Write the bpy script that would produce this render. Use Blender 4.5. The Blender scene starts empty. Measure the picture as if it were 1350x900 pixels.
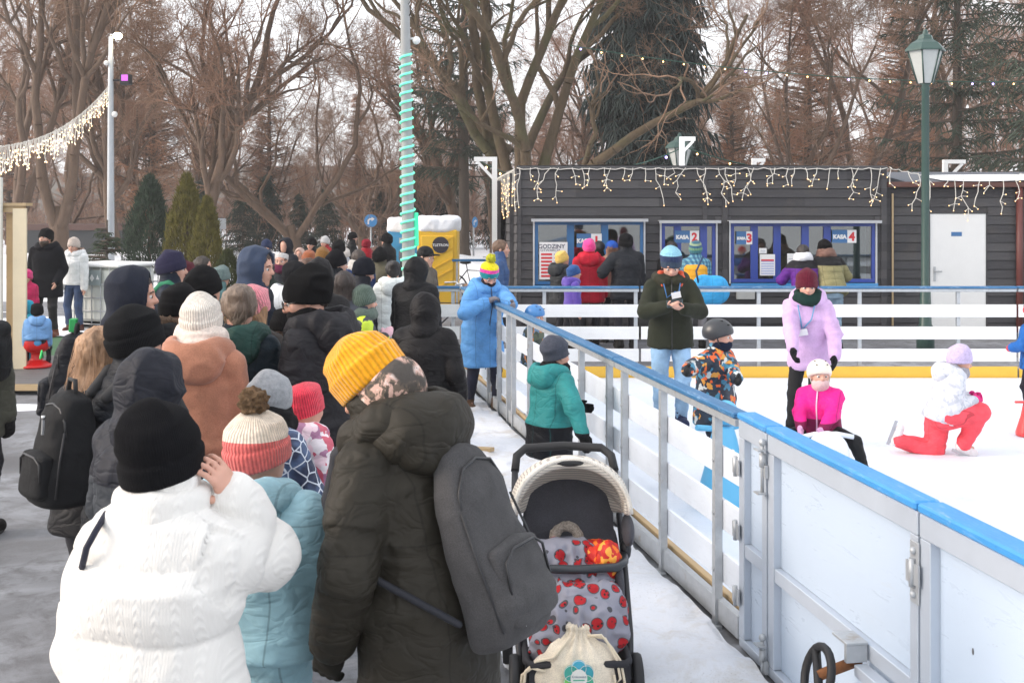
import bpy, math, random
import numpy as np
from mathutils import Vector, Matrix, Euler
R = math.radians
PI = math.pi
scene = bpy.context.scene
COL = scene.collection
random.seed(7)
F_PX = 1550.0            # focal length in photo pixels (1350 wide)
CAM_H = 2.25
HZ = 266.0               # horizon row in the photo

def wx(px, s): return (px - 675.0) / s
def wy(s): return F_PX / s
def wz(py, s): return CAM_H - (py - HZ) / s
def P(px, py, s): return Vector((wx(px, s), wy(s), wz(py, s)))

# ------------------------------------------------------------ colours and materials
def lin(c):
    c = c / 255.0
    return c / 12.92 if c <= 0.04045 else ((c + 0.055) / 1.055) ** 2.4
def rgb(r, g, b, k=1.0): return (lin(r) * k, lin(g) * k, lin(b) * k)
_mats = {}
def _new(name):
    m = bpy.data.materials.new(name); m.use_nodes = True
    nt = m.node_tree; b = nt.nodes['Principled BSDF']
    return m, nt, b
def setc(sock, c): sock.default_value = (c[0], c[1], c[2], 1.0)
def N(nt, t, **kw):
    n = nt.nodes.new(t)
    for k, v in kw.items():
        if k in n.inputs: n.inputs[k].default_value = v
        else: setattr(n, k, v)
    return n
def mixc(nt, fac, a, b, blend='MIX'):
    n = nt.nodes.new('ShaderNodeMix'); n.data_type = 'RGBA'; n.blend_type = blend
    for sock, v in ((n.inputs[0], fac), (n.inputs[6], a), (n.inputs[7], b)):
        if hasattr(v, 'is_linked') or isinstance(v, bpy.types.NodeSocket): nt.links.new(v, sock)
        elif isinstance(v, (tuple, list)): sock.default_value = (*v[:3], 1.0)
        else: sock.default_value = v
    return n.outputs[2]
def mth(nt, op, a, b=None, c=None):
    n = nt.nodes.new('ShaderNodeMath'); n.operation = op
    for i, v in enumerate((a, b, c)):
        if v is None: continue
        if isinstance(v, bpy.types.NodeSocket): nt.links.new(v, n.inputs[i])
        else: n.inputs[i].default_value = v
    return n.outputs[0]
def coords(nt, scale=None, kind='Object'):
    tc = nt.nodes.new('ShaderNodeTexCoord')
    o = tc.outputs[kind]
    if scale is not None:
        mp = nt.nodes.new('ShaderNodeMapping')
        mp.inputs['Scale'].default_value = scale if isinstance(scale, (tuple, list)) else (scale,) * 3
        nt.links.new(o, mp.inputs['Vector']); o = mp.outputs[0]
    return o
def noise(nt, scale, detail=3, rough=.55, dist=0., vec=None):
    n = N(nt, 'ShaderNodeTexNoise', Scale=scale, Detail=detail, Roughness=rough, Distortion=dist)
    nt.links.new(vec if vec is not None else coords(nt), n.inputs['Vector'])
    return n.outputs['Fac']
def ramp(nt, fac, stops, interp='LINEAR'):
    n = nt.nodes.new('ShaderNodeValToRGB'); cr = n.color_ramp; cr.interpolation = interp
    while len(cr.elements) < len(stops): cr.elements.new(.5)
    for e, (p, c) in zip(cr.elements, stops):
        e.position = p; e.color = (*(c if isinstance(c, (tuple, list)) else (c, c, c)), 1)
    nt.links.new(fac, n.inputs[0]); return n.outputs[0]
def bump(nt, b, h, strength=.5, dist=.01, prev=None):
    n = N(nt, 'ShaderNodeBump', Strength=strength, Distance=dist)
    nt.links.new(h, n.inputs['Height'])
    if prev is not None: nt.links.new(prev, n.inputs['Normal'])
    nt.links.new(n.outputs[0], b.inputs['Normal']); return n.outputs[0]
def cached(fn):
    def w(*a, **k):
        key = (fn.__name__, a, tuple(sorted(k.items())))
        if key not in _mats: _mats[key] = fn(*a, **k)
        return _mats[key]
    return w

@cached
def plain(c, rough=.5, metal=0., var=.12, vs=6., bs=0., bscale=40., name='painted', spec=.5):
    m, nt, b = _new(name)
    f = noise(nt, vs, 5, .6)
    col = mixc(nt, mth(nt, 'MULTIPLY', f, 1.0), tuple(x * (1 - var) for x in c), tuple(min(1, x * (1 + var)) for x in c))
    nt.links.new(col, b.inputs['Base Color'])
    b.inputs['Roughness'].default_value = rough; b.inputs['Metallic'].default_value = metal
    b.inputs['Specular IOR Level'].default_value = spec
    if bs: bump(nt, b, noise(nt, bscale, 4), bs, .005)
    return m

@cached
def cloth(c, kind='nylon', rough=None, seed=0, c2=None, zc=None, below=None, zb=None):
    """woven or knitted cloth; c2 above height zc, below under height zb (garment coordinates)"""
    m, nt, b = _new(kind + '_cloth')
    v = coords(nt)
    mp = nt.nodes.new('ShaderNodeMapping'); mp.inputs['Location'].default_value = (seed * 3.1, seed * 1.7, seed * 2.3)
    nt.links.new(v, mp.inputs[0]); v2 = mp.outputs[0]
    if max(c) < .06: c = tuple(x * .62 for x in c)
    base = None
    if zc is not None or zb is not None:
        sep = nt.nodes.new('ShaderNodeSeparateXYZ'); nt.links.new(v, sep.inputs[0])
        base = c
        if zc is not None: base = mixc(nt, mth(nt, 'GREATER_THAN', sep.outputs[2], zc), base, c2)
        if zb is not None: base = mixc(nt, mth(nt, 'LESS_THAN', sep.outputs[2], zb), base, below)
    f = noise(nt, 9, 4, .6, .3, v2)
    sh = ramp(nt, f, [(.3, .82), (.7, 1.1)])
    col = mixc(nt, 1.0, base if base is not None else c, sh, 'MULTIPLY')
    b.inputs['Roughness'].default_value = rough if rough is not None else {'nylon': .62, 'wool': .95, 'knit': .95, 'fleece': .95, 'denim': .9, 'soft': .8}.get(kind, .7)
    if kind == 'nylon':
        w = N(nt, 'ShaderNodeMapping'); w.inputs['Scale'].default_value = (1, 1, 1.9); nt.links.new(v2, w.inputs[0])
        f1 = noise(nt, 7, 2, .45, 1.0, w.outputs[0])
        rid = mth(nt, 'ABSOLUTE', mth(nt, 'SUBTRACT', f1, .5))
        p = bump(nt, b, ramp(nt, rid, [(0, 0.), (.11, 1.)]), .34, .010)
        bump(nt, b, noise(nt, 40, 2, .5, .8, v2), .16, .004, p)
        b.inputs['Specular IOR Level'].default_value = .2
        sp_ = nt.nodes.new('ShaderNodeSeparateXYZ'); nt.links.new(v, sp_.inputs[0])
        l1 = mth(nt, 'LESS_THAN', mth(nt, 'ABSOLUTE', sp_.outputs[0]), .0028); l2 = mth(nt, 'LESS_THAN', mth(nt, 'ABSOLUTE', mth(nt, 'SUBTRACT', sp_.outputs[2], 1.21)), .0028)
        l3 = mth(nt, 'LESS_THAN', mth(nt, 'ABSOLUTE', mth(nt, 'SUBTRACT', mth(nt, 'ABSOLUTE', sp_.outputs[0]), .155)), .0028)
        sm_ = mth(nt, 'MAXIMUM', mth(nt, 'MAXIMUM', l1, l2), l3); col = mixc(nt, mth(nt, 'MULTIPLY', sm_, .5), col, tuple(x * .3 for x in c))
    elif kind in ('wool', 'fleece', 'soft'):
        p = bump(nt, b, noise(nt, 14, 3, .5, .8, v2), .4, .012)
        bump(nt, b, noise(nt, 260, 2, .6, 0, v2), .5, .002, p)
        b.inputs['Sheen Weight'].default_value = .25 * min(1, 3 * max(c)); b.inputs['Specular IOR Level'].default_value = .2
        g = noise(nt, 320, 2, .5, 0, v2)
        col = mixc(nt, 1.0, col, ramp(nt, g, [(.3, .75), (.7, 1.2)]), 'MULTIPLY')
    elif kind == 'denim':
        bump(nt, b, noise(nt, 16, 3, .5, 1.0, v2), .6, .012)
        g = noise(nt, 5, 2, .5, 0, v2)
        col = mixc(nt, 1.0, col, ramp(nt, g, [(.35, .75), (.65, 1.25)]), 'MULTIPLY')
    if isinstance(col, bpy.types.NodeSocket): nt.links.new(col, b.inputs['Base Color'])
    else: setc(b.inputs['Base Color'], col)
    return m

@cached
def knit(c, bands=(), ribs=52, amp=.6, cuff=None, diag=None):
    """ribbed hat: object space is the head's own frame; bands = ((z from which the colour holds, colour), ...)"""
    m, nt, b = _new('ribbed_knit')
    v = coords(nt)
    sep = nt.nodes.new('ShaderNodeSeparateXYZ'); nt.links.new(v, sep.inputs[0])
    if max(c) < .05: c = tuple(x * .6 for x in c)
    col = c
    zz = sep.outputs[2]
    if diag: zz = mth(nt, 'ADD', zz, mth(nt, 'MULTIPLY', sep.outputs[1], diag))
    for z0, cc in bands:
        col = mixc(nt, mth(nt, 'GREATER_THAN', zz, z0), col, cc)
    f = noise(nt, 60, 3, .6)
    col = mixc(nt, 1.0, col, ramp(nt, f, [(.3, .78), (.7, 1.12)]), 'MULTIPLY')
    ang = mth(nt, 'ARCTAN2', sep.outputs[0], sep.outputs[1])
    if ribs:
        w = mth(nt, 'SINE', mth(nt, 'MULTIPLY', ang, float(ribs)))
        p = bump(nt, b, w, amp, .004)
        col = mixc(nt, 1.0, col, ramp(nt, mth(nt, 'MULTIPLY_ADD', w, .5, .5), [(0., .72), (.6, 1.05)]), 'MULTIPLY')
    else:
        w = mth(nt, 'SINE', mth(nt, 'MULTIPLY', ang, 104.)); p = bump(nt, b, w, .35, .002)
        col = mixc(nt, 1.0, col, ramp(nt, mth(nt, 'MULTIPLY_ADD', w, .5, .5), [(0., .82), (.6, 1.04)]), 'MULTIPLY')
    bump(nt, b, noise(nt, 200, 2), .35, .002, p)
    nt.links.new(col, b.inputs['Base Color'])
    b.inputs['Roughness'].default_value = .95; b.inputs['Sheen Weight'].default_value = .25 * min(1, 3 * max(c)); b.inputs['Specular IOR Level'].default_value = .15
    return m

@cached
def skin(tone=(.62, .36, .27)):
    m, nt, b = _new('skin')
    f = noise(nt, 12, 3)
    col = mixc(nt, f, tuple(x * .86 for x in tone), (min(1, tone[0] * 1.12), tone[1] * .98, tone[2] * .98))
    nt.links.new(col, b.inputs['Base Color'])
    b.inputs['Roughness'].default_value = .5
    b.inputs['Subsurface Weight'].default_value = .08; b.inputs['Subsurface Radius'].default_value = (.01, .004, .002)
    bump(nt, b, noise(nt, 300, 2), .08, .001)
    return m

@cached
def hairmat(c):
    m, nt, b = _new('hair')
    v = coords(nt, (1, 1, .10))
    f = noise(nt, 170, 3, .6, .6, v)
    g = noise(nt, 14, 2, .5, 0, coords(nt, (1, 1, .3)))
    col = mixc(nt, 1.0, mixc(nt, f, tuple(x * .35 for x in c), tuple(min(1, x * 1.6) for x in c)), ramp(nt, g, [(.3, .6), (.7, 1.2)]), 'MULTIPLY')
    nt.links.new(col, b.inputs['Base Color']); b.inputs['Roughness'].default_value = .5
    bump(nt, b, f, .9, .006)
    return m

@cached
def fur(c):
    m, nt, b = _new('fur')
    f = noise(nt, 110, 4, .8, .4)
    nt.links.new(mixc(nt, ramp(nt, f, [(.3, 0.), (.7, 1.)]), tuple(x * .3 for x in c), tuple(min(1, x * 1.5) for x in c)), b.inputs['Base Color'])
    b.inputs['Roughness'].default_value = 1; bump(nt, b, f, 1, .02)
    return m

@cached
def emit(c, strength):
    m, nt, b = _new('lit')
    setc(b.inputs['Base Color'], c); setc(b.inputs['Emission Color'], c); b.inputs['Emission Strength'].default_value = strength
    return m

# ------------------------------------------------------------ objects
def link(o, parent=None, M=None):
    COL.objects.link(o)
    if parent is not None: o.parent = parent
    if M is not None: o.matrix_local = M
    return o
def tag(o, label=None, cat=None, group=None, kind=None):
    if label: o['label'] = label
    if cat: o['category'] = cat
    if group: o['group'] = group
    if kind: o['kind'] = kind
    return o
def thing(name, label, cat, loc=(0, 0, 0), rz=0., group=None):
    o = bpy.data.objects.new(name, None); COL.objects.link(o)
    o.location = loc; o.rotation_euler = (0, 0, rz); o.empty_display_size = .1
    return tag(o, label, cat, group)
def copy_tree(o, parent=None):
    c = o.copy(); COL.objects.link(c); c.parent = parent
    for ch in o.children: copy_tree(ch, c)
    return c
def npmesh(name, V, Fc, smooth=True):
    """V (n,3); Fc an (m,k) array or list of such arrays"""
    me = bpy.data.meshes.new(name)
    arrs = Fc if isinstance(Fc, list) else [Fc]
    arrs = [np.asarray(a, dtype=np.int32) for a in arrs if len(a)]
    V = np.asarray(V, dtype=np.float32)
    me.vertices.add(len(V)); me.vertices.foreach_set('co', V.ravel())
    nl = sum(a.size for a in arrs); nf = sum(len(a) for a in arrs)
    me.loops.add(nl); me.polygons.add(nf)
    li = np.concatenate([a.ravel() for a in arrs]); me.loops.foreach_set('vertex_index', li)
    st = []; o = 0
    for a in arrs:
        st.append(o + np.arange(len(a)) * a.shape[1]); o += a.size
    me.polygons.foreach_set('loop_start', np.concatenate(st).astype(np.int32))
    me.update(calc_edges=True)
    if smooth: me.polygons.foreach_set('use_smooth', np.ones(nf, dtype=bool))
    return me

class MB:
    """plain polygon builder for hard things"""
    def __init__(s): s.v = []; s.f = []; s.mi = []; s.cur = 0; s.sm = []
    def add(s, vs, fs, smooth=False):
        o = len(s.v); s.v += [tuple(v) for v in vs]
        for f in fs: s.f.append(tuple(i + o for i in f)); s.mi.append(s.cur); s.sm.append(smooth)
        return s
    def box(s, x0, x1, y0, y1, z0, z1, M=None, b=0.):
        if b > 0:
            vs = []; 
            X = (x0, x0 + b, x1 - b, x1); Y = (y0, y0 + b, y1 - b, y1); Z = (z0, z0 + b, z1 - b, z1)
            pts = {}
            def g(i, j, k):
                key = (i, j, k)
                if key not in pts: pts[key] = len(vs); vs.append(Vector((X[i], Y[j], Z[k])))
                return pts[key]
            fs = []
            # six faces inset
            for ax in range(3):
                for sd in (0, 3):
                    def q(a, c):
                        t = [0, 0, 0]; t[ax] = sd; t[(ax + 1) % 3] = a; t[(ax + 2) % 3] = c; return g(*t)
                    f = [q(1, 1), q(2, 1), q(2, 2), q(1, 2)]
                    fs.append(f if sd == 3 else f[::-1])
            for ax in range(3):          # edges
                for a in (0, 3):
                    for c in (0, 3):
                        ia = 1 if a == 0 else 2; ic = 1 if c == 0 else 2
                        def e(t0, A, Cc):
                            t = [0, 0, 0]; t[ax] = t0; t[(ax + 1) % 3] = A; t[(ax + 2) % 3] = Cc; return g(*t)
                        f = [e(1, a, ic), e(2, a, ic), e(2, ia, c), e(1, ia, c)]
                        if (a == 0) != (c == 0): f = f[::-1]
                        fs.append(f[::-1] if True else f)
            for i in (0, 3):
                for j in (0, 3):
                    for k in (0, 3):
                        ii, jj, kk = (1 if i == 0 else 2), (1 if j == 0 else 2), (1 if k == 0 else 2)
                        f = [g(i, jj, kk), g(ii, j, kk), g(ii, jj, k)]
                        fs.append(f if ((i == 3) + (j == 3) + (k == 3)) % 2 == 1 else f[::-1])
            if M is not None: vs = [M @ v for v in vs]
            return s.add(vs, fs)
        vs = [Vector((x, y, z)) for z in (z0, z1) for y in (y0, y1) for x in (x0, x1)]
        if M is not None: vs = [M @ v for v in vs]
        return s.add(vs, [(0, 2, 3, 1), (4, 5, 7, 6), (0, 1, 5, 4), (1, 3, 7, 5), (3, 2, 6, 7), (2, 0, 4, 6)])
    def beam(s, a, b, w, h, up=(0, 0, 1)):
        """box of width w and height h from a to b (axis through the middle)"""
        a = Vector(a); b = Vector(b); d = (b - a); L = d.length; d.normalize(); up = Vector(up)
        sx = d.cross(up)
        if sx.length < 1e-4: sx = Vector((1, 0, 0))
        sx.normalize(); u = sx.cross(d)
        vs = [p + sx * (i * w / 2) + u * (j * h / 2) for p in (a, b) for j in (-1, 1) for i in (-1, 1)]
        return s.add(vs, [(0, 2, 3, 1), (4, 5, 7, 6), (0, 1, 5, 4), (1, 3, 7, 5), (3, 2, 6, 7), (2, 0, 4, 6)])
    def tube(s, pts, r, n=8, closed=False, cap=True):
        pts = [Vector(p) for p in pts]; m = len(pts)
        rs = r if isinstance(r, (list, tuple)) else [r] * m
        vs = []; prev = None
        for i, p in enumerate(pts):
            if closed: d = pts[(i + 1) % m] - pts[i - 1]
            else: d = pts[min(i + 1, m - 1)] - pts[max(i - 1, 0)]
            d.normalize()
            if prev is None:
                u = d.orthogonal().normalized()
            else:
                u = (prev - d * prev.dot(d))
                u = u.normalized() if u.length > 1e-5 else d.orthogonal().normalized()
            prev = u; w = d.cross(u)
            for k in range(n):
                a = 2 * PI * k / n; vs.append(p + (u * math.cos(a) + w * math.sin(a)) * rs[i])
        fs = []
        for i in range(m if closed else m - 1):
            j = (i + 1) % m
            for k in range(n): fs.append((i * n + k, i * n + (k + 1) % n, j * n + (k + 1) % n, j * n + k))
        s.add(vs, fs, True)
        if cap and not closed:
            o = len(s.v) - len(vs)
            s.f.append(tuple(o + k for k in range(n))[::-1]); s.mi.append(s.cur); s.sm.append(False)
            s.f.append(tuple(o + (m - 1) * n + k for k in range(n))); s.mi.append(s.cur); s.sm.append(False)
        return s
    def lathe(s, prof, n=16, M=None, cap=True):
        """prof = [(r, z), ...]"""
        vs = []
        for r, z in prof:
            for k in range(n):
                a = 2 * PI * k / n; v = Vector((r * math.cos(a), r * math.sin(a), z)); vs.append(M @ v if M is not None else v)
        fs = []
        for i in range(len(prof) - 1):
            for k in range(n): fs.append((i * n + k, i * n + (k + 1) % n, (i + 1) * n + (k + 1) % n, (i + 1) * n + k))
        s.add(vs, fs, n > 8)
        if cap:
            o = len(s.v) - len(vs)
            if prof[0][0] > 1e-6: s.f.append(tuple(o + k for k in range(n))[::-1]); s.mi.append(s.cur); s.sm.append(False)
            if prof[-1][0] > 1e-6: s.f.append(tuple(o + (len(prof) - 1) * n + k for k in range(n))); s.mi.append(s.cur); s.sm.append(False)
        return s
    def sphere(s, c, r, n=10, m=7, M=None):
        r3 = r if isinstance(r, (tuple, list)) else (r, r, r); vs = []; fs = []
        for i in range(m + 1):
            th = PI * i / m
            for k in range(n):
                a = 2 * PI * k / n
                v = Vector((c[0] + r3[0] * math.sin(th) * math.cos(a), c[1] + r3[1] * math.sin(th) * math.sin(a), c[2] - r3[2] * math.cos(th)))
                vs.append(M @ v if M is not None else v)
        for i in range(m):
            for k in range(n): fs.append((i * n + k, i * n + (k + 1) % n, (i + 1) * n + (k + 1) % n, (i + 1) * n + k))
        return s.add(vs, fs, True)
    def prism(s, poly, a, b, axis='y', M=None):
        """closed outline in 2D extruded from a to b along an axis"""
        n = len(poly)
        def mk(p, t):
            v = {'y': Vector((p[0], t, p[1])), 'z': Vector((p[0], p[1], t)), 'x': Vector((t, p[0], p[1]))}[axis]
            return M @ v if M is not None else v
        vs = [mk(p, a) for p in poly] + [mk(p, b) for p in poly]
        fs = [tuple(range(n)), tuple(range(2 * n - 1, n - 1, -1))] + [(i, i + n, (i + 1) % n + n, (i + 1) % n) for i in range(n)]
        return s.add(vs, fs)
    def mesh(s, name):
        me = bpy.data.meshes.new(name); me.from_pydata(s.v, [], s.f)
        me.polygons.foreach_set('use_smooth', s.sm); me.polygons.foreach_set('material_index', s.mi)
        me.update(); return me
    def build(s, name, mats, parent=None, M=None, label=None):
        me = s.mesh(name)
        for m in (mats if isinstance(mats, (list, tuple)) else [mats]): me.materials.append(m)
        o = bpy.data.objects.new(name, me); link(o, parent, M)
        if label: o['label'] = label
        return o

# ------------------------------------------------------------ smooth-union fields and surface nets
def vnoise(V, scale, seed=0):
    """numpy value noise in -1..1"""
    p = V * scale + seed * 17.13
    i = np.floor(p).astype(np.int64); f = p - i; f = f * f * (3 - 2 * f)
    def h(a, b, c):
        n = (a * 374761393 + b * 668265263 + c * 2147483647 + seed * 1013) & 0xffffffff
        n = ((n ^ (n >> 13)) * 1274126177) & 0xffffffff
        return ((n ^ (n >> 16)) & 0xffff) / 32767.5 - 1
    x, y, z = i[:, 0], i[:, 1], i[:, 2]; fx, fy, fz = f[:, 0], f[:, 1], f[:, 2]
    r = 0
    for dx in (0, 1):
        for dy in (0, 1):
            for dz in (0, 1):
                w = (fx if dx else 1 - fx) * (fy if dy else 1 - fy) * (fz if dz else 1 - fz)
                r = r + w * h(x + dx, y + dy, z + dz)
    return r

class Field:
    def __init__(s, h, k=.02): s.ops = []; s.h = h; s.k = k
    def _a(s, fn, lo, hi, k, mode): s.ops.append((fn, np.array(lo, float), np.array(hi, float), s.k if k is None else k, mode)); return s
    def cap(s, a, b, ra, rb=None, k=None, mode='+', flat=None):
        """tapered capsule; flat=(axis vector, factor) squashes the section along an axis"""
        rb = ra if rb is None else rb
        a = np.array(a, float); b = np.array(b, float); ba = b - a; L2 = max(ba @ ba, 1e-9)
        if flat is not None:
            ax = np.array(flat[0], float); ax /= np.linalg.norm(ax); fk = flat[1]
        def fn(X, Y, Z):
            px, py, pz = X - a[0], Y - a[1], Z - a[2]
            t = np.clip((px * ba[0] + py * ba[1] + pz * ba[2]) / L2, 0, 1)
            dx, dy, dz = px - t * ba[0], py - t * ba[1], pz - t * ba[2]
            r = ra + (rb - ra) * t
            if flat is None: return np.sqrt(dx * dx + dy * dy + dz * dz) - r
            q = dx * ax[0] + dy * ax[1] + dz * ax[2]
            d2 = dx * dx + dy * dy + dz * dz + q * q * (1 / (fk * fk) - 1)
            return (np.sqrt(np.maximum(d2, 0)) - r) * min(1, fk)
        m = max(ra, rb)
        return s._a(fn, np.minimum(a, b) - m, np.maximum(a, b) + m, k, mode)
    def chain(s, pts, rs, k=None, mode='+', flat=None):
        for i in range(len(pts) - 1):
            r0 = rs[i] if isinstance(rs, (list, tuple)) else rs; r1 = rs[i + 1] if isinstance(rs, (list, tuple)) else rs
            s.cap(pts[i], pts[i + 1], r0, r1, k, mode, flat)
        return s
    def ell(s, c, r, M=None, k=None, mode='+', pw=2.):
        """ellipsoid (or rounder box with pw > 2); M 4x4 maps its own frame to the field's"""
        c = np.array(c, float); r = np.array(r, float)
        if M is not None:
            Rm = np.array(M.to_3x3()); t = np.array(M.translation); Ri = Rm.T; cc = Rm @ c + t
            ext = np.abs(Rm) @ r
        else: cc = c; ext = r
        def fn(X, Y, Z):
            if M is None: x, y, z = X - c[0], Y - c[1], Z - c[2]
            else:
                a, b, e = X - t[0], Y - t[1], Z - t[2]
                x = Ri[0, 0] * a + Ri[0, 1] * b + Ri[0, 2] * e - c[0]
                y = Ri[1, 0] * a + Ri[1, 1] * b + Ri[1, 2] * e - c[1]
                z = Ri[2, 0] * a + Ri[2, 1] * b + Ri[2, 2] * e - c[2]
            if pw == 2.:
                k0 = np.sqrt((x / r[0]) ** 2 + (y / r[1]) ** 2 + (z / r[2]) ** 2) + 1e-9
                k1 = np.sqrt((x / r[0] ** 2) ** 2 + (y / r[1] ** 2) ** 2 + (z / r[2] ** 2) ** 2) + 1e-9
                return k0 * (k0 - 1) / k1
            k0 = (np.abs(x / r[0]) ** pw + np.abs(y / r[1]) ** pw + np.abs(z / r[2]) ** pw) ** (1 / pw)
            return (k0 - 1) * r.min()
        return s._a(fn, cc - ext, cc + ext, k, mode)
    def loft(s, secs, M=None, k=None, mode='+', pw=2.3, rnd=.015):
        """stack of ellipses (z, cx, cy, rx, ry) in the frame M"""
        A = np.array(secs, float); zs = A[:, 0]
        Rm = np.array(M.to_3x3()) if M is not None else np.eye(3); t = np.array(M.translation) if M is not None else np.zeros(3)
        Ri = Rm.T
        lo = np.array([(A[:, 1] - A[:, 3]).min(), (A[:, 2] - A[:, 4]).min(), zs[0]]); hi = np.array([(A[:, 1] + A[:, 3]).max(), (A[:, 2] + A[:, 4]).max(), zs[-1]])
        cn = np.array([[(lo, hi)[i][0], (lo, hi)[j][1], (lo, hi)[l][2]] for i in (0, 1) for j in (0, 1) for l in (0, 1)]) @ Rm.T + t
        def fn(X, Y, Z):
            a, b, e = X - t[0], Y - t[1], Z - t[2]
            x = Ri[0, 0] * a + Ri[0, 1] * b + Ri[0, 2] * e
            y = Ri[1, 0] * a + Ri[1, 1] * b + Ri[1, 2] * e
            z = Ri[2, 0] * a + Ri[2, 1] * b + Ri[2, 2] * e
            cx = np.interp(z, zs, A[:, 1]); cy = np.interp(z, zs, A[:, 2]); rx = np.interp(z, zs, A[:, 3]); ry = np.interp(z, zs, A[:, 4])
            q = (np.abs((x - cx) / rx) ** pw + np.abs((y - cy) / ry) ** pw) ** (1 / pw)
            d = (q - 1) * np.minimum(rx, ry)
            dz = np.maximum(zs[0] + rnd - z, z - zs[-1] + rnd)
            d2 = d + rnd
            return np.where((d2 > 0) & (dz > 0), np.sqrt(np.maximum(d2, 0) ** 2 + np.maximum(dz, 0) ** 2), np.maximum(d2, dz)) - rnd
        return s._a(fn, cn.min(0), cn.max(0), k, mode)
    def mesh(s, name, disp=None, flip=False):
        h = s.h; pos = [o for o in s.ops if o[4] == '+']
        lo = np.min([o[1] for o in pos], 0) - 4 * h; hi = np.max([o[2] for o in pos], 0) + 4 * h
        n = np.ceil((hi - lo) / h).astype(int) + 1
        ax = [lo[i] + np.arange(n[i]) * h for i in range(3)]
        V = np.full(n, 1., dtype=np.float32)
        for fn, a, b, k, mode in s.ops:
            pad = k * 1.2 + 3 * h
            i0 = np.clip(np.floor((a - pad - lo) / h).astype(int), 0, n); i1 = np.clip(np.ceil((b + pad - lo) / h).astype(int) + 1, 0, n)
            if np.any(i1 <= i0): continue
            sl = tuple(slice(i0[j], i1[j]) for j in range(3))
            X = ax[0][sl[0]][:, None, None]; Y = ax[1][sl[1]][None, :, None]; Z = ax[2][sl[2]][None, None, :]
            d = fn(X, Y, Z).astype(np.float32); v = V[sl]
            if mode == '+':
                if k > 0:
                    hh = np.clip(.5 + .5 * (v - d) / k, 0, 1); V[sl] = v + (d - v) * hh - k * hh * (1 - hh)
                else: V[sl] = np.minimum(v, d)
            else:
                d = -d
                if k > 0:
                    hh = np.clip(.5 - .5 * (v - d) / k, 0, 1); V[sl] = v + (d - v) * hh + k * hh * (1 - hh)
                else: V[sl] = np.maximum(v, d)
        verts, quads = nets(V, lo, h)
        if disp is not None and len(verts):
            nr = vnormals(verts, quads)
            verts = verts + nr * disp(verts, nr)[:, None]
        return npmesh(name, verts, quads)
    def build(s, name, mat, parent=None, M=None, disp=None, label=None):
        me = s.mesh(name, disp)
        for m in (mat if isinstance(mat, (list, tuple)) else [mat]): me.materials.append(m)
        o = bpy.data.objects.new(name, me); link(o, parent, M)
        if label: o['label'] = label
        return o

def vnormals(V, Q):
    nf = np.cross(V[Q[:, 2]] - V[Q[:, 0]], V[Q[:, 3]] - V[Q[:, 1]])
    nr = np.zeros_like(V)
    for j in range(4):
        for c in range(3): nr[:, c] += np.bincount(Q[:, j], weights=nf[:, c], minlength=len(V))
    return nr / (np.linalg.norm(nr, axis=1)[:, None] + 1e-12)

def nets(V, lo, h):
    S = V < 0
    c = S[:-1, :-1, :-1].astype(np.int8)
    tot = sum(S[i:S.shape[0] - 1 + i, j:S.shape[1] - 1 + j, k:S.shape[2] - 1 + k].astype(np.int8) for i in (0, 1) for j in (0, 1) for k in (0, 1))
    act = (tot > 0) & (tot < 8)
    idx = np.argwhere(act)
    if len(idx) == 0: return np.zeros((0, 3)), np.zeros((0, 4), int)
    num = np.full(act.shape, -1, dtype=np.int32); num[act] = np.arange(len(idx))
    offs = [(i, j, k) for i in (0, 1) for j in (0, 1) for k in (0, 1)]
    cv = np.stack([V[idx[:, 0] + o[0], idx[:, 1] + o[1], idx[:, 2] + o[2]] for o in offs], 1)
    acc = np.zeros((len(idx), 3)); cnt = np.zeros(len(idx))
    for a in range(8):
        for b in range(a + 1, 8):
            oa, ob = np.array(offs[a]), np.array(offs[b])
            if np.abs(oa - ob).sum() != 1: continue
            va, vb = cv[:, a], cv[:, b]; m = (va < 0) != (vb < 0)
            t = np.where(m, va / np.where(m, va - vb, 1), 0)
            acc += np.where(m[:, None], oa + t[:, None] * (ob - oa), 0); cnt += m
    verts = (idx + acc / cnt[:, None]) * h + lo
    quads = []
    for ax in range(3):
        sl0 = [slice(None)] * 3; sl1 = [slice(None)] * 3
        sl0[ax] = slice(0, -1); sl1[ax] = slice(1, None)
        A = S[tuple(sl0)]; B = S[tuple(sl1)]
        e = np.argwhere(A != B); u, w = (ax + 1) % 3, (ax + 2) % 3
        ok = (e[:, u] > 0) & (e[:, w] > 0) & (e[:, u] < S.shape[u] - 1) & (e[:, w] < S.shape[w] - 1); e = e[ok]
        fl = A[tuple(e.T)]
        def g(du, dw):
            q = e.copy(); q[:, u] -= du; q[:, w] -= dw; return num[tuple(q.T)]
        q = np.stack([g(1, 1), g(0, 1), g(0, 0), g(1, 0)], 1)
        q[~fl] = q[~fl][:, ::-1]; quads.append(q)
    q = np.concatenate(quads); q = q[(q >= 0).all(1)]
    return verts, q
# ------------------------------------------------------------ people
def ik(a, b, l1, l2, hint):
    """middle joint between a and b"""
    a = Vector(a); b = Vector(b); d = b - a; L = d.length
    if L > (l1 + l2) * .999: b = a + d * ((l1 + l2) * .999 / L); d = b - a; L = d.length
    d.normalize(); x = (l1 * l1 - l2 * l2 + L * L) / (2 * L); h = math.sqrt(max(l1 * l1 - x * x, 0))
    hv = Vector(hint); hv = hv - d * hv.dot(d)
    hv = hv.normalized() if hv.length > 1e-5 else d.orthogonal().normalized()
    return a + d * x + hv * h, b

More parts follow.
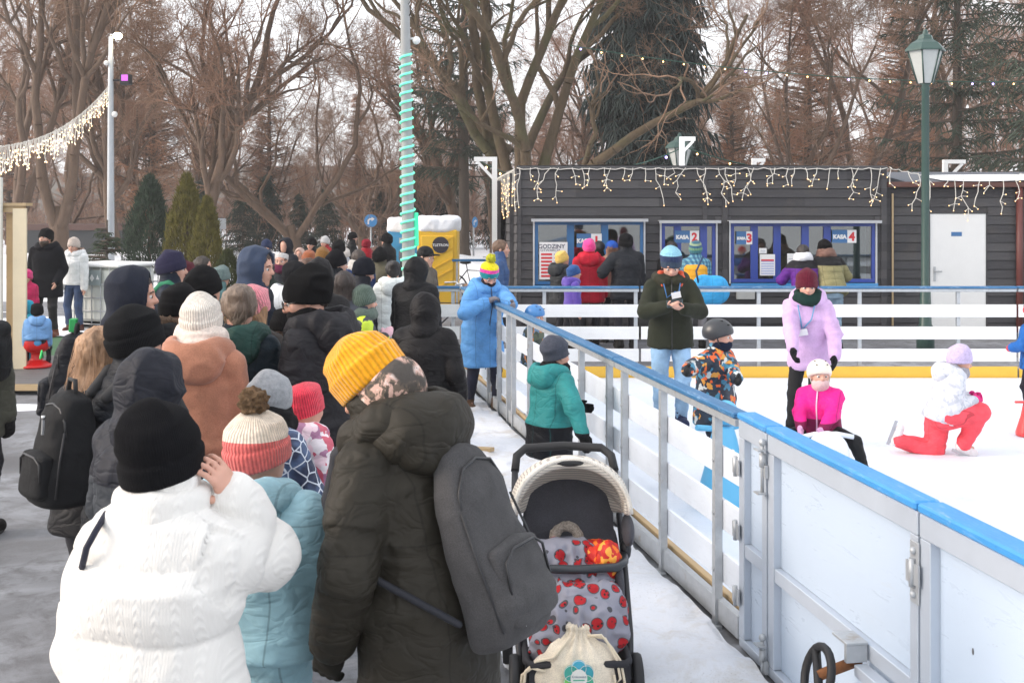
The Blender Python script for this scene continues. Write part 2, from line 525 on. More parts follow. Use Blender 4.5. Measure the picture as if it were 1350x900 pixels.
def add_hand(F, w, d, pn, side, L, curl=.5, inf=0., spread=.12, mitten=False, k=.006):
    """w wrist, d hand direction, pn palm normal (fingers close towards it); thumb leaves the side of the palm"""
    d = Vector(d).normalized(); pn = Vector(pn); pn = (pn - d * pn.dot(d)).normalized(); sx = d.cross(pn) * side
    w = Vector(w); r = L * .05 + inf
    pc = w + d * L * .28
    Mx = Matrix((tuple(sx), tuple(d), tuple(pn))).transposed().to_4x4(); Mx.translation = pc
    F.ell((0, 0, 0), (L * .22 + inf, L * .30 + inf, L * .10 + inf), Mx, k=k, pw=2.6)
    F.cap(w - d * L * .15, pc, L * .13 + inf, L * .14 + inf, k=k)
    if mitten:
        F.cap(pc + d * L * .15, pc + d * L * .42 + pn * L * .18 * curl, L * .18 + inf, L * .13 + inf, k=.015, flat=(pn, .7))
    else:
        for i, (off, ln) in enumerate(((-.165, .40), (-.055, .45), (.055, .42), (.16, .33))):
            p = w + d * L * .50 + sx * (-off) * L * 1.0
            dd = (d + sx * (-off) * spread * 4).normalized()
            ang = curl * 1.0
            rr = r * (1. if i < 3 else .88)
            for j, fr in enumerate((.45, .32, .26)):
                ang_j = ang * (j + .6)
                v = dd * math.cos(ang_j) + pn * math.sin(ang_j)
                q = p + v * ln * L * fr
                F.cap(p, q, rr * (1 - .08 * j), rr * (1 - .08 * (j + 1)), k=k * .5 if j == 0 else k * .3)
                p = q
    t0 = w + d * L * .15 + sx * L * .17; t1 = t0 + (d * .55 + sx * .65 + pn * .35).normalized() * L * .2
    t2 = t1 + (d * .85 + sx * .1 + pn * .6 * (.4 + curl)).normalized() * L * .2
    F.cap(t0, t1, r * 1.35, r * 1.15, k=k); F.cap(t1, t2, r * 1.15, r * .95, k=k * .5)

HATS = {}
def person(label, px, s, H=1.72, yaw=0., bp=None, group='people in the waiting queue', z0=0., Y=None,
           lean=3., hyaw=0., hpitch=5., hroll=0., hs=None, face=False, tone=(.60, .35, .26),
           coat=(.02, .02, .025), ckind='nylon', bulk=.03, hem=.44, quilt=0., qa=.012, coat2=None, zsplit=None, cmat=None, sleeve=None,
           hood=None, hoodc=None, trim=None, collar=.3, zipc=None, wr=.0045,
           hat=None, hatc=(.02, .02, .02), bands=(), pom=None, ribs=52, diag=None, cuffh=.28, tall=0., hatb=-.07, slouch=0., hattilt=20.,
           hair=None, hairc=(.06, .035, .02), scarf=None, scarfk='knit', beard=None, glasses=False, mask=None,
           legs=(.02, .02, .03), lkind='denim', lw=1., shoes=(.02, .018, .016), skates=None, feet=None, knees=None,
           rh=None, lh=None, relb=None, lelb=None, gloves=None, mitten=False, hcurl=.5, rpn=None, lpn=None, rdir=None, ldir=None,
           lanyard=None, vest=None, w=.95, pitchoff=0., legvis=True, eyesc=(.05, .03, .02), lips=True, wideleg=0., hipz=.53, sh=.012):
    X = wx(px, s); Yy = wy(s) if Y is None else Y
    root = thing('person', label, 'person', (X, Yy, z0), R(yaw), group)
    hh = .147 * H * (hs if hs else (1. if H > 1.55 else (1.06 if H > 1.3 else 1.15)))
    pxm = .7585 * s
    hc = min(max(2.3 / pxm, .0085), .018)               # cloth cell
    hf = min(max(1.5 / pxm, .0055), .012)               # head wear cell
    hb = min(max(1.25 / pxm, .006), .009) if face else .016
    T = Matrix.Translation((0, 0, hipz * H)) @ Matrix.Rotation(R(-lean), 4, 'X')
    hcen = T @ Vector((0, .012 * H, .320 * H + hh * .345))
    Hm = Matrix.Translation(hcen) @ Matrix.Rotation(R(hyaw), 4, 'Z') @ Matrix.Rotation(R(-hpitch), 4, 'X') @ Matrix.Rotation(R(hroll), 4, 'Y')
    hv = lambda x, y, z: Hm @ (Vector((x, y, z)) * hh)
    tv = lambda x, y, z: T @ (Vector((x, y, z)) * H)
    sk = skin(tone)
    # joints
    A = {}
    for sd, tgt, eh, nm in ((1, rh, relb, 'r'), (-1, lh, lelb, 'l')):
        S = tv(sd * .098 * w, 0, .256 - sh)
        if tgt is None: tgt = S / H + Vector((sd * .035, .03 + .1 * math.sin(R(lean)), -.322))
        hint = eh if eh is not None else (sd * .5, -1, -.2)
        E, Wr = ik(S, Vector(tgt) * H, .165 * H, .150 * H, hint)
        A[nm] = (S, E, Wr, sd)
    Lg = {}
    for sd in (1, -1):
        Hp = Vector((sd * .05 * w * H, 0, (hipz - .01) * H))
        if feet is not None: an = Vector(feet[0 if sd == 1 else 1]) * H
        else: an = Vector((sd * (.06 + wideleg), 0, .045)) * H
        kh = knees[0 if sd == 1 else 1] if knees is not None else (sd * .15, 1, 0)
        K, An = ik(Hp, an, .245 * H, .24 * H, kh)
        Lg[sd] = (Hp, K, An)
    # body: one continuous figure
    F = Field(hb, .02)
    F.loft([(-.04 * H, 0, 0, .075 * H, .058 * H), (.1 * H, 0, 0, .065 * H, .05 * H), (.2 * H, 0, 0, .08 * H, .058 * H), (.275 * H, 0, 0, .085 * H, .045 * H), (.30 * H, 0, 0, .04 * H, .035 * H)], T)
    F.cap(tv(0, 0, .27), hv(0, -.12, -.1), .033 * H, .23 * hh * 1.0, k=.02)
    for nm in A:
        S, E, Wr, sd = A[nm]
        F.cap(S, E, .026 * H, .021 * H); F.cap(E, Wr, .021 * H, .0135 * H)
        fa = (Wr - E).normalized()
        hd = (rdir if sd == 1 else ldir); pn = (rpn if sd == 1 else lpn)
        hd = Vector(hd) if hd is not None else fa; pn = Vector(pn) if pn is not None else Vector((-sd, .2, 0))
        A[nm] += (hd, pn)
        if gloves is None and hb < .0085: add_hand(F, Wr, hd, pn, sd, .108 * H, hcurl)
        else: add_hand(F, Wr, hd, pn, sd, (.075 if gloves is not None else .095) * H, hcurl, mitten=True)
    for sd in (1, -1):
        Hp, K, An = Lg[sd]
        F.cap(Hp, K, .043 * H, .028 * H); F.cap(K, An, .028 * H, .018 * H); F.cap(An, An + Vector((0, .06 * H, -.022 * H)), .016 * H, .012 * H)
    kk = .045 * hh * 2
    F.ell((0, -.05 * hh, .13 * hh), (.335 * hh, .41 * hh, .36 * hh), Hm, k=.01)
    F.ell((0, .09 * hh, -.17 * hh), (.255 * hh, .29 * hh, .32 * hh), Hm, k=.03 * hh / .23)
    if face:
        kf = .018 * hh / .23
        F.cap(hv(0, .27, -.41), hv(0, .25, -.40), .085 * hh, k=kf)
        F.cap(hv(0, .345, .05), hv(0, .43, -.10), .035 * hh, .058 * hh, k=kf * .6)
        F.cap(hv(-.05, .37, -.115), hv(.05, .37, -.115), .04 * hh, k=kf * .5)
        F.cap(hv(-.14, .33, .085), hv(.14, .33, .085), .045 * hh, k=kf)
        for q in (-1, 1):
            F.ell((q * .16 * hh, .24 * hh, -.10 * hh), (.10 * hh, .09 * hh, .10 * hh), Hm, k=kf)
            F.cap(hv(q * .145, .42, .0), hv(q * .12, .42, .0), .06 * hh, k=kf * .7, mode='-')
            F.ell((q * .335 * hh, -.03 * hh, -.03 * hh), (.035 * hh, .085 * hh, .13 * hh), Hm, k=kf * .4)
        F.cap(hv(-.065, .355, -.235), hv(.065, .355, -.235), .036 * hh, k=kf * .5)
        F.cap(hv(-.09, .41, -.235), hv(.09, .41, -.235), .012 * hh, k=kf * .3, mode='-')
    body = F.build('body', sk, root)
    if face:
        iris = plain(eyesc, .2, name='iris'); white = plain((.7, .68, .66), .25, name='eye_white')
        for q in (-1, 1):
            m = MB(); m.sphere((0, 0, 0), .06 * hh, 10, 8)
            m.cur = 1; m.sphere((0, .035 * hh, -.004 * hh), .036 * hh, 8, 6)
            m.build('eye', [white, iris], root, Matrix.Translation(hv(q * .135, .305, -.0)) @ Matrix.Rotation(R(hyaw), 4, 'Z') @ Matrix.Rotation(R(-hpitch), 4, 'X'))
            m = MB(); m.tube([hv(q * .06, .385, .095), hv(q * .14, .375, .108), hv(q * .22, .325, .075)], [.012 * hh, .018 * hh, .008 * hh], 6)
            m.build('eyebrow', hairmat(tuple(c * .7 for c in hairc)), root)
        if lips:
            m = MB(); m.tube([hv(-.085, .355, -.235), hv(-.03, .395, -.222), hv(.03, .395, -.222), hv(.085, .355, -.235)], [.006 * hh, .016 * hh, .016 * hh, .006 * hh], 6)
            m.tube([hv(-.07, .36, -.25), hv(0, .39, -.262), hv(.07, .36, -.25)], [.006 * hh, .02 * hh, .006 * hh], 6)
            m.build('lips', plain((tone[0] * .72, tone[1] * .5, tone[2] * .55), .45, name='lip'), root)
    # legs
    if legvis:
        F = Field(max(hc, .010), .02); lr = lw
        F.loft([(-.06 * H, 0, 0, .088 * H * w, .066 * H), (.03 * H, 0, 0, .09 * H * w, .068 * H)], Matrix.Translation((0, 0, (hipz - .01) * H)), k=.03)
        for sd in (1, -1):
            Hp, K, An = Lg[sd]; a = An + (K - An).normalized() * .0 * H
            F.cap(Hp, K, .056 * H * lr, .041 * H * lr, k=.02); F.cap(K, a, .041 * H * lr, .031 * H * lr, k=.02)
        def dl(V, n): return .006 * vnoise(V * np.array([1, 1, 2.2]), 9, 5) + .004 * vnoise(V * np.array([1, 1, 2.5]), 22, 6)
        F.build('trousers', cloth(legs, lkind, seed=int(px) % 7), root, disp=dl)
        for sd in (1, -1):
            Hp, K, An = Lg[sd]
            up = (K - An).normalized(); fw = Vector((0, 1, 0)) - up * up.y
            if feet is None: fw = Vector((sd * .12, 1, 0))
            fw.normalize()
            Ms = Matrix((tuple(fw.cross(up)), tuple(fw), tuple(up))).transposed().to_4x4(); Ms.translation = An - up * .045 * H
            F = Field(max(hf, .007), .02)
            fl = .145 * H; fwid = .029 * H
            F.cap(Ms @ Vector((0, 0, .10 * H if skates else .065 * H)), Ms @ Vector((0, -.005 * H, .03 * H)), .035 * H, .033 * H)
            F.cap(Ms @ Vector((0, -.015 * H, .026 * H)), Ms @ Vector((0, .085 * H, .024 * H)), .031 * H, .028 * H)
            F.ell((0, -.3, 0), (.3, .6, .0001), Ms, mode='-', k=0) if False else None
            so = F.build('boot' if not skates else 'skate', cloth(skates if skates else shoes, 'soft', seed=3), root)
            m = MB()
            if skates:
                m.box(-.0025, .0025, -.05 * H, .125 * H, -.035, -.008, Ms)
                m.beam(Ms @ Vector((0, -.02 * H, -.01)), Ms @ Vector((0, -.02 * H, .012)), .02, .03); m.beam(Ms @ Vector((0, .07 * H, -.01)), Ms @ Vector((0, .07 * H, .012)), .02, .03)
                m.build('blade', plain((.5, .5, .52), .3, 1., name='steel'), so)
            else:
                pts = []
                for i in range(20):
                    a = 2 * PI * i / 20; yy = math.cos(a) * .073 * H + .033 * H; pts.append((math.sin(a) * (.031 + .004 * math.cos(a)) * H, yy))
                m.prism(pts, 0.0, .018, 'z', Ms); m.build('sole', plain((.03, .03, .03), .8, name='rubber'), so)
    # coat
    b = bulk; seed = int(abs(px * 7 + s)) % 97
    F = Field(hc, .035)
    hz = (hem - hipz) * H
    secs = [(0, 0, 0, .098 * H * w + b, .070 * H + b), (.09 * H, 0, .0, .088 * H * w + b, .066 * H + b * .95), (.19 * H, 0, 0, .093 * H * w + b, .072 * H + b),
            ((.245 - sh * .8) * H, 0, -.004 * H, .090 * H * w + b * .7, .06 * H + b * .75), (.29 * H, 0, 0, .058 * H + b * .35, .045 * H + b * .4)]
    if hz < -.12 * H:
        F.loft(secs, T, k=.03)
        fl = 1.05 + .12 * (-hz / H)
        F.loft([(hz, 0, .0, (.1 * H * w + b) * fl, (.072 * H + b) * fl), (.02 * H, 0, 0, .099 * H * w + b, .071 * H + b)], Matrix.Translation((0, 0, hipz * H)), k=.05)
    else:
        secs = [(hz, 0, 0, .102 * H * w + b * 1.05, .074 * H + b * 1.05)] + secs if hz < -.01 else secs
        F.loft(secs, T, k=.03)
    for sd in (-1, 1): F.cap(tv(sd * .022, -.004, .287), tv(sd * .088 * w, -.002, .259 - sh), .029 * H + b * .3, .034 * H + b * .5, k=.05)
    Fs = F
    for nm in A:
        S, E, Wr, sd, hd, pn = A[nm]
        We = Wr - (Wr - E).normalized() * .004 * H
        F.cap(S, E, .036 * H + b * .55, .031 * H + b * .52, k=.022); F.cap(E, We, .031 * H + b * .52, .024 * H + b * .42, k=.015)
    if hood is None and collar < .5: collar = .9
    if collar: F.loft([(.27 * H, 0, .002, .052 * H + b * .3, .046 * H + b * .3), ((.305 + .055 * collar) * H, 0, .006 * H, .042 * H + b * .3, .042 * H + b * .35)], T, k=.02)
    Ti = np.array(T.inverted())
    segs = [(np.array(A[n_][0]), np.array(A[n_][1]), np.array(A[n_][2])) for n_ in A]
    def disp(V, n):
        zl = V @ Ti[2, :3] + Ti[2, 3]; xl = V @ Ti[0, :3] + Ti[0, 3]
        u = zl.copy(); slv = np.zeros(len(V), bool); near = np.zeros(len(V))
        for S, E, Wr in segs:
            for a, b2, off in ((S, E, 0.), (E, Wr, np.linalg.norm(E - S))):
                d = b2 - a; L = np.linalg.norm(d); t = np.clip((V - a) @ d / (L * L), 0, 1)
                ds = np.linalg.norm(V - a - t[:, None] * d, axis=1)
                m = (ds < .042 * H + b * .85) & (np.abs(xl) > .07 * H * w + b * .8) | (ds < .05 * H + b) & (off > 0)
                u[m] = (off + t * L)[m]; slv |= m
            ne = np.linalg.norm(V - E, axis=1); near = np.maximum(near, np.exp(-(ne / (.07 * H)) ** 2))
        r = 0
        if quilt:
            q = np.abs(np.sin(PI * (u + .012 * vnoise(V, 7, seed)) / quilt)) ** .55
            r = qa * (q - .65) + .0045 * np.clip(1.1 - q * 1.25, 0, 1) * vnoise(V * np.array([1, 1, .22]), 48, seed + 9)
        V2 = V * np.array([1, 1, 1.8])
        f1 = 1 - 2 * np.abs(vnoise(V2 + .04 * vnoise(V, 8, seed)[:, None], 9, seed + 1)); f2 = vnoise(V2, 24, seed + 2)
        wq = wr * (.55 if quilt else 1.)
        r = r + wq * (f1 * (1 + near * 1.2)) + wq * .35 * f2
        return r
    if cmat is None:
        cmat = cloth(coat, ckind, seed=seed % 9, below=coat2, zb=zsplit * H) if coat2 is not None else cloth(coat, ckind, seed=seed % 9)
    jk = F.build('jacket', cmat, root, disp=disp)
    hm = cloth(hoodc, ckind, seed=seed % 5) if hoodc is not None else cmat
    wd = lambda V, n: wr * 1.7 * (1 - 2 * np.abs(vnoise(V * np.array([1, 1.2, 1.2]), 9, seed + 4))) + wr * .3 * vnoise(V, 26, seed)
    if hood == 'up':
        F = Field(max(hf, .0075), .03)
        F.ell((0, -.05 * hh, .05 * hh), (.445 * hh + b * .15, .54 * hh + b * .1, .565 * hh), Hm)
        F.ell((0, -.26 * hh, .28 * hh), (.22 * hh, .24 * hh, .26 * hh), Hm, k=.05)
        F.cap(hv(0, -.12, -.25), tv(0, -.012, .285), .36 * hh, .062 * H + b * .3, k=.05)
        F.ell((0, .36 * hh, -.0 * hh), (.33 * hh, .50 * hh, .47 * hh), Hm, k=.012, mode='-')
        if face: F.ell((0, .78 * hh, -.05 * hh), (.7 * hh, .53 * hh, .66 * hh), Hm, k=.015, mode='-')
        ho = F.build('hood', hm, root, disp=wd)
        if trim is not None:
            F = Field(max(hf, .007), .01); pts = []
            for i in range(17):
                a = 2 * PI * i / 16; pts.append(hv(.38 * math.sin(a), .33 + .06 * math.cos(a), -.02 + .50 * math.cos(a)))
            F.chain(pts, .075 * hh)
            F.build('fur_trim', fur(trim), ho, disp=lambda V, n: .012 * vnoise(V, 60, 3) + .01 * vnoise(V, 130, 4))
    elif hood == 'down':
        F = Field(max(hc * .9, .008), .03)
        F.ell((0, -.062 * H - b * .7, .262 * H), (.098 * H, .042 * H + b * .3, .068 * H), T, k=.03, pw=2.3)
        pts = []
        for i in range(15):
            a = R(-158 + 316 * i / 14)
            pts.append(tv(.072 * math.sin(a), -.008 - .062 * math.cos(a) - b * .25 / H, .293 + .012 * math.cos(a)))
        F.chain(pts, .026 * H + b * .18, k=.03)
        F.ell((0, -.055 * H, .325 * H), (.055 * H, .05 * H, .035 * H), T, k=.03, mode='-')
        ho = F.build('hood', hm, root, disp=wd)
        if trim is not None:
            F = Field(max(hf, .007), .01)
            F.chain([p + Vector((0, -.01, .02)) * H for p in pts], .022 * H)
            F.build('fur_trim', fur(trim), ho, disp=lambda V, n: .012 * vnoise(V, 60, 3) + .01 * vnoise(V, 130, 4))
    if zipc is not None:
        m = MB(); 
        yb = [(hz, .074 * H + b * 1.05), (0, .070 * H + b), (.09 * H, .066 * H + b * .95), (.19 * H, .072 * H + b), (.25 * H, .06 * H + b * .75), (.30 * H, .047 * H + b * .45)]
        pts = [T @ Vector((.003, y + .003, z)) for z, y in yb]
        m.tube(pts, .006, 6); m.build('zip', plain(zipc, .4, name='zip'), jk)
    if vest is not None:
        F = Field(hc, .03)
        F.loft([(z, x, y, (rx + .012), ry + .014) for z, x, y, rx, ry in ([(max(hz, -.04 * H), 0, 0, .1 * H * w + b, .073 * H + b)] + secs[-5:-1])], T, k=.03)
        F.build('vest', cloth(vest, 'nylon', seed=2), root, disp=lambda V, n: .01 * (np.abs(np.sin(PI * V[:, 2] / .085)) ** .5 - .6))
    # neck wear
    if scarf is not None:
        F = Field(hf, .02)
        for j, (rr, zz, r0) in enumerate(((.060, .305, .030), (.054, .335, .026)) if not face else ((.060, .300, .028), (.055, .318, .022))):
            pts = [tv(rr * math.sin(2 * PI * i / 14), .004 + rr * .95 * math.cos(2 * PI * i / 14) * 1.0, zz + .006 * math.sin(i * 1.3 + j)) for i in range(15)]
            F.chain(pts, r0 * H, k=.015)
        mt = knit(scarf, ribs=0) if scarfk == 'knit' else cloth(scarf, scarfk, seed=1)
        F.build('scarf', mt, root, disp=lambda V, n: .006 * (1 - 2 * np.abs(vnoise(V * np.array([1, 1, 2.]), 14, 8))))
    if mask is not None:
        F = Field(hf, .01)
        F.ell((0, .12 * hh, -.26 * hh), (.30 * hh, .33 * hh, .23 * hh), Hm, k=.02)
        F.cap(hv(0, .0, -.35), tv(0, .01, .30), .30 * hh, .045 * H, k=.03)
        F.build('neck_warmer', mask if isinstance(mask, bpy.types.Material) else cloth(mask, 'fleece'), root)
    if beard is not None:
        F = Field(hf, .01)
        F.ell((0, .13 * hh, -.27 * hh), (.275 * hh, .31 * hh, .25 * hh), Hm, k=.01)
        F.cap(hv(0, .28, -.42), hv(0, .33, -.55), .12 * hh, .06 * hh, k=.03)
        F.ell((0, .36 * hh, -.0 * hh), (.3 * hh, .3 * hh, .20 * hh), Hm, k=.02, mode='-')
        F.build('beard', hairmat(beard), root, disp=lambda V, n: .006 * vnoise(V, 50, 3))
    # hair
    if hair:
        F = Field(hf, .02); hk = .01
        if hair != 'strands':
            gx = .0 if hat else .03
            F.ell((0, -.07 * hh, .12 * hh), ((.35 + gx) * hh, (.42 + gx) * hh, (.375 + gx) * hh), Hm, k=hk)
            F.cap(hv(0, -.25, -.05), hv(0, -.22, -.22), .24 * hh, .17 * hh, k=.03)
            F.ell((0, .42 * hh, -.12 * hh), (.29 * hh, .34 * hh, .40 * hh), Hm, k=.02, mode='-')
            if hair == 'short': F.ell((0, .1 * hh, -.45 * hh), (.5 * hh, .5 * hh, .35 * hh), Hm, k=.02, mode='-')
        if hair == 'long':
            for q, l in ((-1, 1.55), (-.5, 1.75), (0, 1.8), (.5, 1.75), (1, 1.5)):
                F.chain([hv(q * .24, -.22 + .1 * abs(q), .0), hv(q * .30, -.30 + .14 * abs(q), -.55), hv(q * .30, -.42 + .12 * abs(q), -1.0), hv(q * .26, -.46 + .12 * abs(q), -l)], [.2 * hh, .17 * hh, .15 * hh, .07 * hh], k=.02)
        if hair == 'bun': F.ell((0, -.42 * hh, .30 * hh), (.20 * hh, .19 * hh, .18 * hh), Hm, k=.02)
        if hair == 'curly':
            rng = random.Random(3)
            for i in range(26):
                a = rng.uniform(0, 2 * PI); z = rng.uniform(-.55, .5); r_ = .36
                if math.cos(a) > .55 and z < .28: continue
                if hood == 'up' and (math.cos(a) < .2 or z > .3): continue
                F.ell((math.sin(a) * r_ * hh, (math.cos(a) * (r_ + .05) - .02) * hh, z * hh), (.12 * hh, .12 * hh, .14 * hh), Hm, k=.01)
        if hair in ('braid', 'strands'):
            for q in (-1, 1):
                pts = [hv(q * .26, -.12, -.22), hv(q * .30, -.05, -.45), hv(q * .32, .12, -.70), hv(q * .32, .22, -1.05), hv(q * .3, .25, -1.3)]
                F.chain(pts, [.10 * hh, .11 * hh, .10 * hh, .09 * hh, .04 * hh], k=.015)
        if s > 120 and hood != 'up' and hair in ('long', 'bun', 'short') and not (hat and hair == 'short'):
            rg_ = random.Random(seed); m = MB(); lo_ = {'long': -1.3, 'strands': -.9}.get(hair, -.35)
            for i in range(46):
                a_ = rg_.uniform(2.0, 4.3) if hair != 'bun' else rg_.uniform(0, 2 * PI); z0_ = rg_.uniform(-.25, .3 if hat is None else -.1); r1 = .40 + rg_.uniform(0, .05); L_ = rg_.uniform(.15, .45) if hair in ('bun', 'short') else rg_.uniform(.4, 1.1)
                p0_ = hv(math.sin(a_) * r1 * .9, math.cos(a_) * r1 - .06, z0_); p1_ = hv(math.sin(a_) * (r1 + .06), math.cos(a_) * (r1 + .06) - .08, z0_ - L_ * .5); p2_ = hv(math.sin(a_ + .2) * (r1 + rg_.uniform(-.02, .16)), math.cos(a_ + .2) * (r1 + rg_.uniform(-.02, .16)) - .1, max(z0_ - L_, lo_))
                m.tube([p0_, p1_, p2_], [.0016, .0014, .0007], 3, cap=False)
            so_ = m.build('stray_hair', hairmat(hairc), root); so_['kind'] = 'stuff'
        F.build('hair', hairmat(hairc), root, disp=lambda V, n: .007 * vnoise(V * np.array([1, 1, .35]), 55, 2) + .004 * vnoise(V * np.array([1, 1, .35]), 120, 3))
    # headwear, modelled in the head's frame
    Hh = Hm @ Matrix.Rotation(R(4 if hat in ('helmet', 'cap') else hattilt), 4, 'X')
    if hat == 'beanie':
        F = Field(hf, .02); zb = (-.02 + hatb)
        tt = .63 + tall; zz = zb + (tt - zb)
        S_ = [(zb, 0, -.05, .385, .455), (zb + .15, 0, -.05, .395, .47), (zb + (tt - zb) * .5, 0, -.04 - slouch * .2, .405, .465), (zb + (tt - zb) * .72, 0, -.03 - slouch * .5, .345, .40),
              (zb + (tt - zb) * .88, 0, -.02 - slouch, .22, .26), (tt, 0, .0 - slouch * 1.2, .07, .09)]
        F.loft([tuple(x * hh for x in q) for q in S_], pw=2., rnd=.012)
        if cuffh: F.loft([(zb * hh - .004, 0, -.05 * hh, .415 * hh, .488 * hh), ((zb + cuffh) * hh, 0, -.05 * hh, .437 * hh, .508 * hh)], k=.004, pw=2., rnd=.012)
        ha = F.build('hat', knit(hatc, bands=tuple((z * hh, c) for z, c in bands), ribs=ribs, diag=diag), root, Hh, disp=lambda V, n: .004 * vnoise(V, 12, seed) + .010 * (1 - 2 * np.abs(vnoise(V * np.array([1, 1, 1.5]), 9, seed + 3))) * np.clip((V[:, 2] / hh - zb - cuffh) * 5, 0, 1))
        if pom is not None:
            F = Field(hf, .01); pr = .17 * hh if len(pom) == 3 else pom[3] * hh
            F.ell((0, (.0 - slouch * 1.2) * hh, tt * hh + pr * .6), (pr, pr, pr))
            F.build('pompom', fur(pom[:3]), ha, disp=lambda V, n: .010 * vnoise(V, 70, 3) + .010 * vnoise(V, 130, 4))
    elif hat == 'band':
        F = Field(hf, .02)
        F.loft([tuple(x * hh for x in q) for q in ((.08, 0, -.05, .39, .46), (.42, 0, -.06, .385, .45))], pw=2., rnd=.01)
        F.build('headband', knit(hatc, ribs=ribs), root, Hh)
    elif hat == 'cap':
        F = Field(hf, .02)
        F.ell((0, -.05 * hh, .17 * hh), (.385 * hh, .455 * hh, .41 * hh)); F.ell((0, 0, -.4 * hh), (.7 * hh, .7 * hh, .50 * hh), mode='-', k=.004)
        F.ell((0, .50 * hh, .14 * hh), (.30 * hh, .30 * hh, .03 * hh), k=.008)
        F.build('cap', cloth(hatc, 'nylon', seed=4), root, Hh)
    elif hat == 'helmet':
        F = Field(hf, .01)
        F.ell((0, -.04 * hh, .16 * hh), (.455 * hh, .54 * hh, .48 * hh)); F.ell((0, .25 * hh, -.42 * hh), (.7 * hh, .65 * hh, .50 * hh), mode='-', k=.02)
        F.ell((0, -.5 * hh, -.35 * hh), (.7 * hh, .6 * hh, .32 * hh), mode='-', k=.02)
        ha = F.build('helmet', plain(hatc, .35, name='helmet_shell', var=.05), root, Hh)
        m = MB()
        for q in (-1, 1):
            for zz, yy in ((.50, -.15), (.54, .10), (.40, .32)):
                m.tube([Vector((q * .2, yy - .08, zz + .015)) * hh, Vector((q * .2, yy + .1, zz + .01)) * hh], .022 * hh, 6)
        vt = m.build('vent', plain((.01, .01, .01), .8, name='dark_opening'), ha); vt['kind'] = 'stuff'; del vt['kind']
        m = MB()
        for q in (-1, 1): m.tube([hv(q * .40, -.02, .08), hv(q * .34, .05, -.2), hv(q * .14, .22, -.46), hv(0, .27, -.50)], .022 * hh, 6)
        m.build('chin_strap', plain((.015, .015, .02) if hatc[0] < .3 else (.5, .48, .45), .7, name='strap'), root)
    if glasses:
        m = MB()
        for q in (-1, 1):
            pts = [hv(q * .15 + .095 * math.cos(a), .44, .0 + .075 * math.sin(a)) for a in [2 * PI * i / 14 for i in range(14)]]
            m.tube(pts, .012 * hh, 5, closed=True); m.tube([hv(q * .24, .44, .02), hv(q * .36, .10, .02), hv(q * .35, -.05, -.01)], .012 * hh, 5)
        m.tube([hv(-.06, .45, .02), hv(.06, .45, .02)], .012 * hh, 5)
        m.build('glasses', plain((.012, .01, .01), .3, name='frame_plastic'), root)
    if gloves is not None:
        gl = gloves if isinstance(gloves, bpy.types.Material) else cloth(gloves, 'fleece', seed=2)
        for nm in A:
            S, E, Wr, sd, hd, pn = A[nm]
            F = Field(max(.006, min(1.4 / pxm, .011)), .01)
            add_hand(F, Wr, hd, pn, sd, .112 * H, hcurl, inf=.0035 + .001 * H, mitten=mitten)
            F.cap(Wr - (Wr - E).normalized() * .02 * H, Wr + hd.normalized() * .01, .021 * H + b * .2, .02 * H + b * .1, k=.01)
            F.build('glove', gl, root)
    if lanyard is not None:
        m = MB(); yb = .072 * H + b + .006
        bx, bz = lanyard[3], lanyard[4]
        c0 = T @ Vector((bx * H, yb + .012, bz * H))
        for q in (-1, 1): m.tube([tv(q * .05, .02, .315), T @ Vector((q * .045 * H, .052 * H + b * .9, .27 * H)), T @ Vector((q * .03 * H, yb, .2 * H)), c0 + Vector((q * .006, 0, .035))], .006, 5)
        ln = m.build('lanyard', plain(lanyard[:3], .6, name='ribbon'), root)
        m = MB(); m.box(-.045, .045, -.002, .002, -.03, .03, Matrix.Translation(c0) @ T.to_3x3().to_4x4() @ Matrix.Rotation(R(12), 4, 'Y')); m.build('badge', plain((.8, .8, .8), .4, name='card'), ln)
    root['hm'] = 0; del root['hm']
    return dict(root=root, T=T, Hm=Hm, A=A, H=H, hh=hh, jacket=jk, Lg=Lg)
# ------------------------------------------------------------ trees
def seg_mesh(name, S, n=3):
    """S (m,8): p0 p1 r0 r1 -> prisms"""
    S = np.asarray(S, float)
    a, b, r0, r1 = S[:, 0:3], S[:, 3:6], S[:, 6], S[:, 7]
    d = b - a; L = np.linalg.norm(d, axis=1)[:, None] + 1e-9; d = d / L
    up = np.where(np.abs(d[:, 2:3]) > .9, np.array([[1., 0, 0]]), np.array([[0, 0, 1.]]))
    u = np.cross(d, up); u /= np.linalg.norm(u, axis=1)[:, None]; w = np.cross(d, u)
    ring = []
    for p, r in ((a, r0), (b, r1)):
        for k in range(n):
            t = 2 * PI * k / n
            ring.append(p + (u * math.cos(t) + w * math.sin(t)) * r[:, None])
    V = np.stack(ring, 1).reshape(-1, 3)
    o = (np.arange(len(S)) * 2 * n)[:, None]
    Q = np.concatenate([o + np.array([[k, (k + 1) % n, n + (k + 1) % n, n + k]]) for k in range(n)])
    return V, Q
def bark(c, name='bark', moss=0.):
    key = ('bark', c, moss)
    if key in _mats: return _mats[key]
    m, nt, b = _new(name)
    f = noise(nt, 3, 4, .6, .3, coords(nt, (3, 3, .7)))
    col = mixc(nt, f, tuple(x * .55 for x in c), tuple(x * 1.45 for x in c))
    if moss:
        g = noise(nt, .8, 3)
        col = mixc(nt, ramp(nt, g, [(.5, 0.), (.62, moss)]), col, (.075, .085, .03))
    nt.links.new(col, b.inputs['Base Color']); b.inputs['Roughness'].default_value = .95
    bump(nt, b, f, .8, .06)
    _mats[key] = m; return m
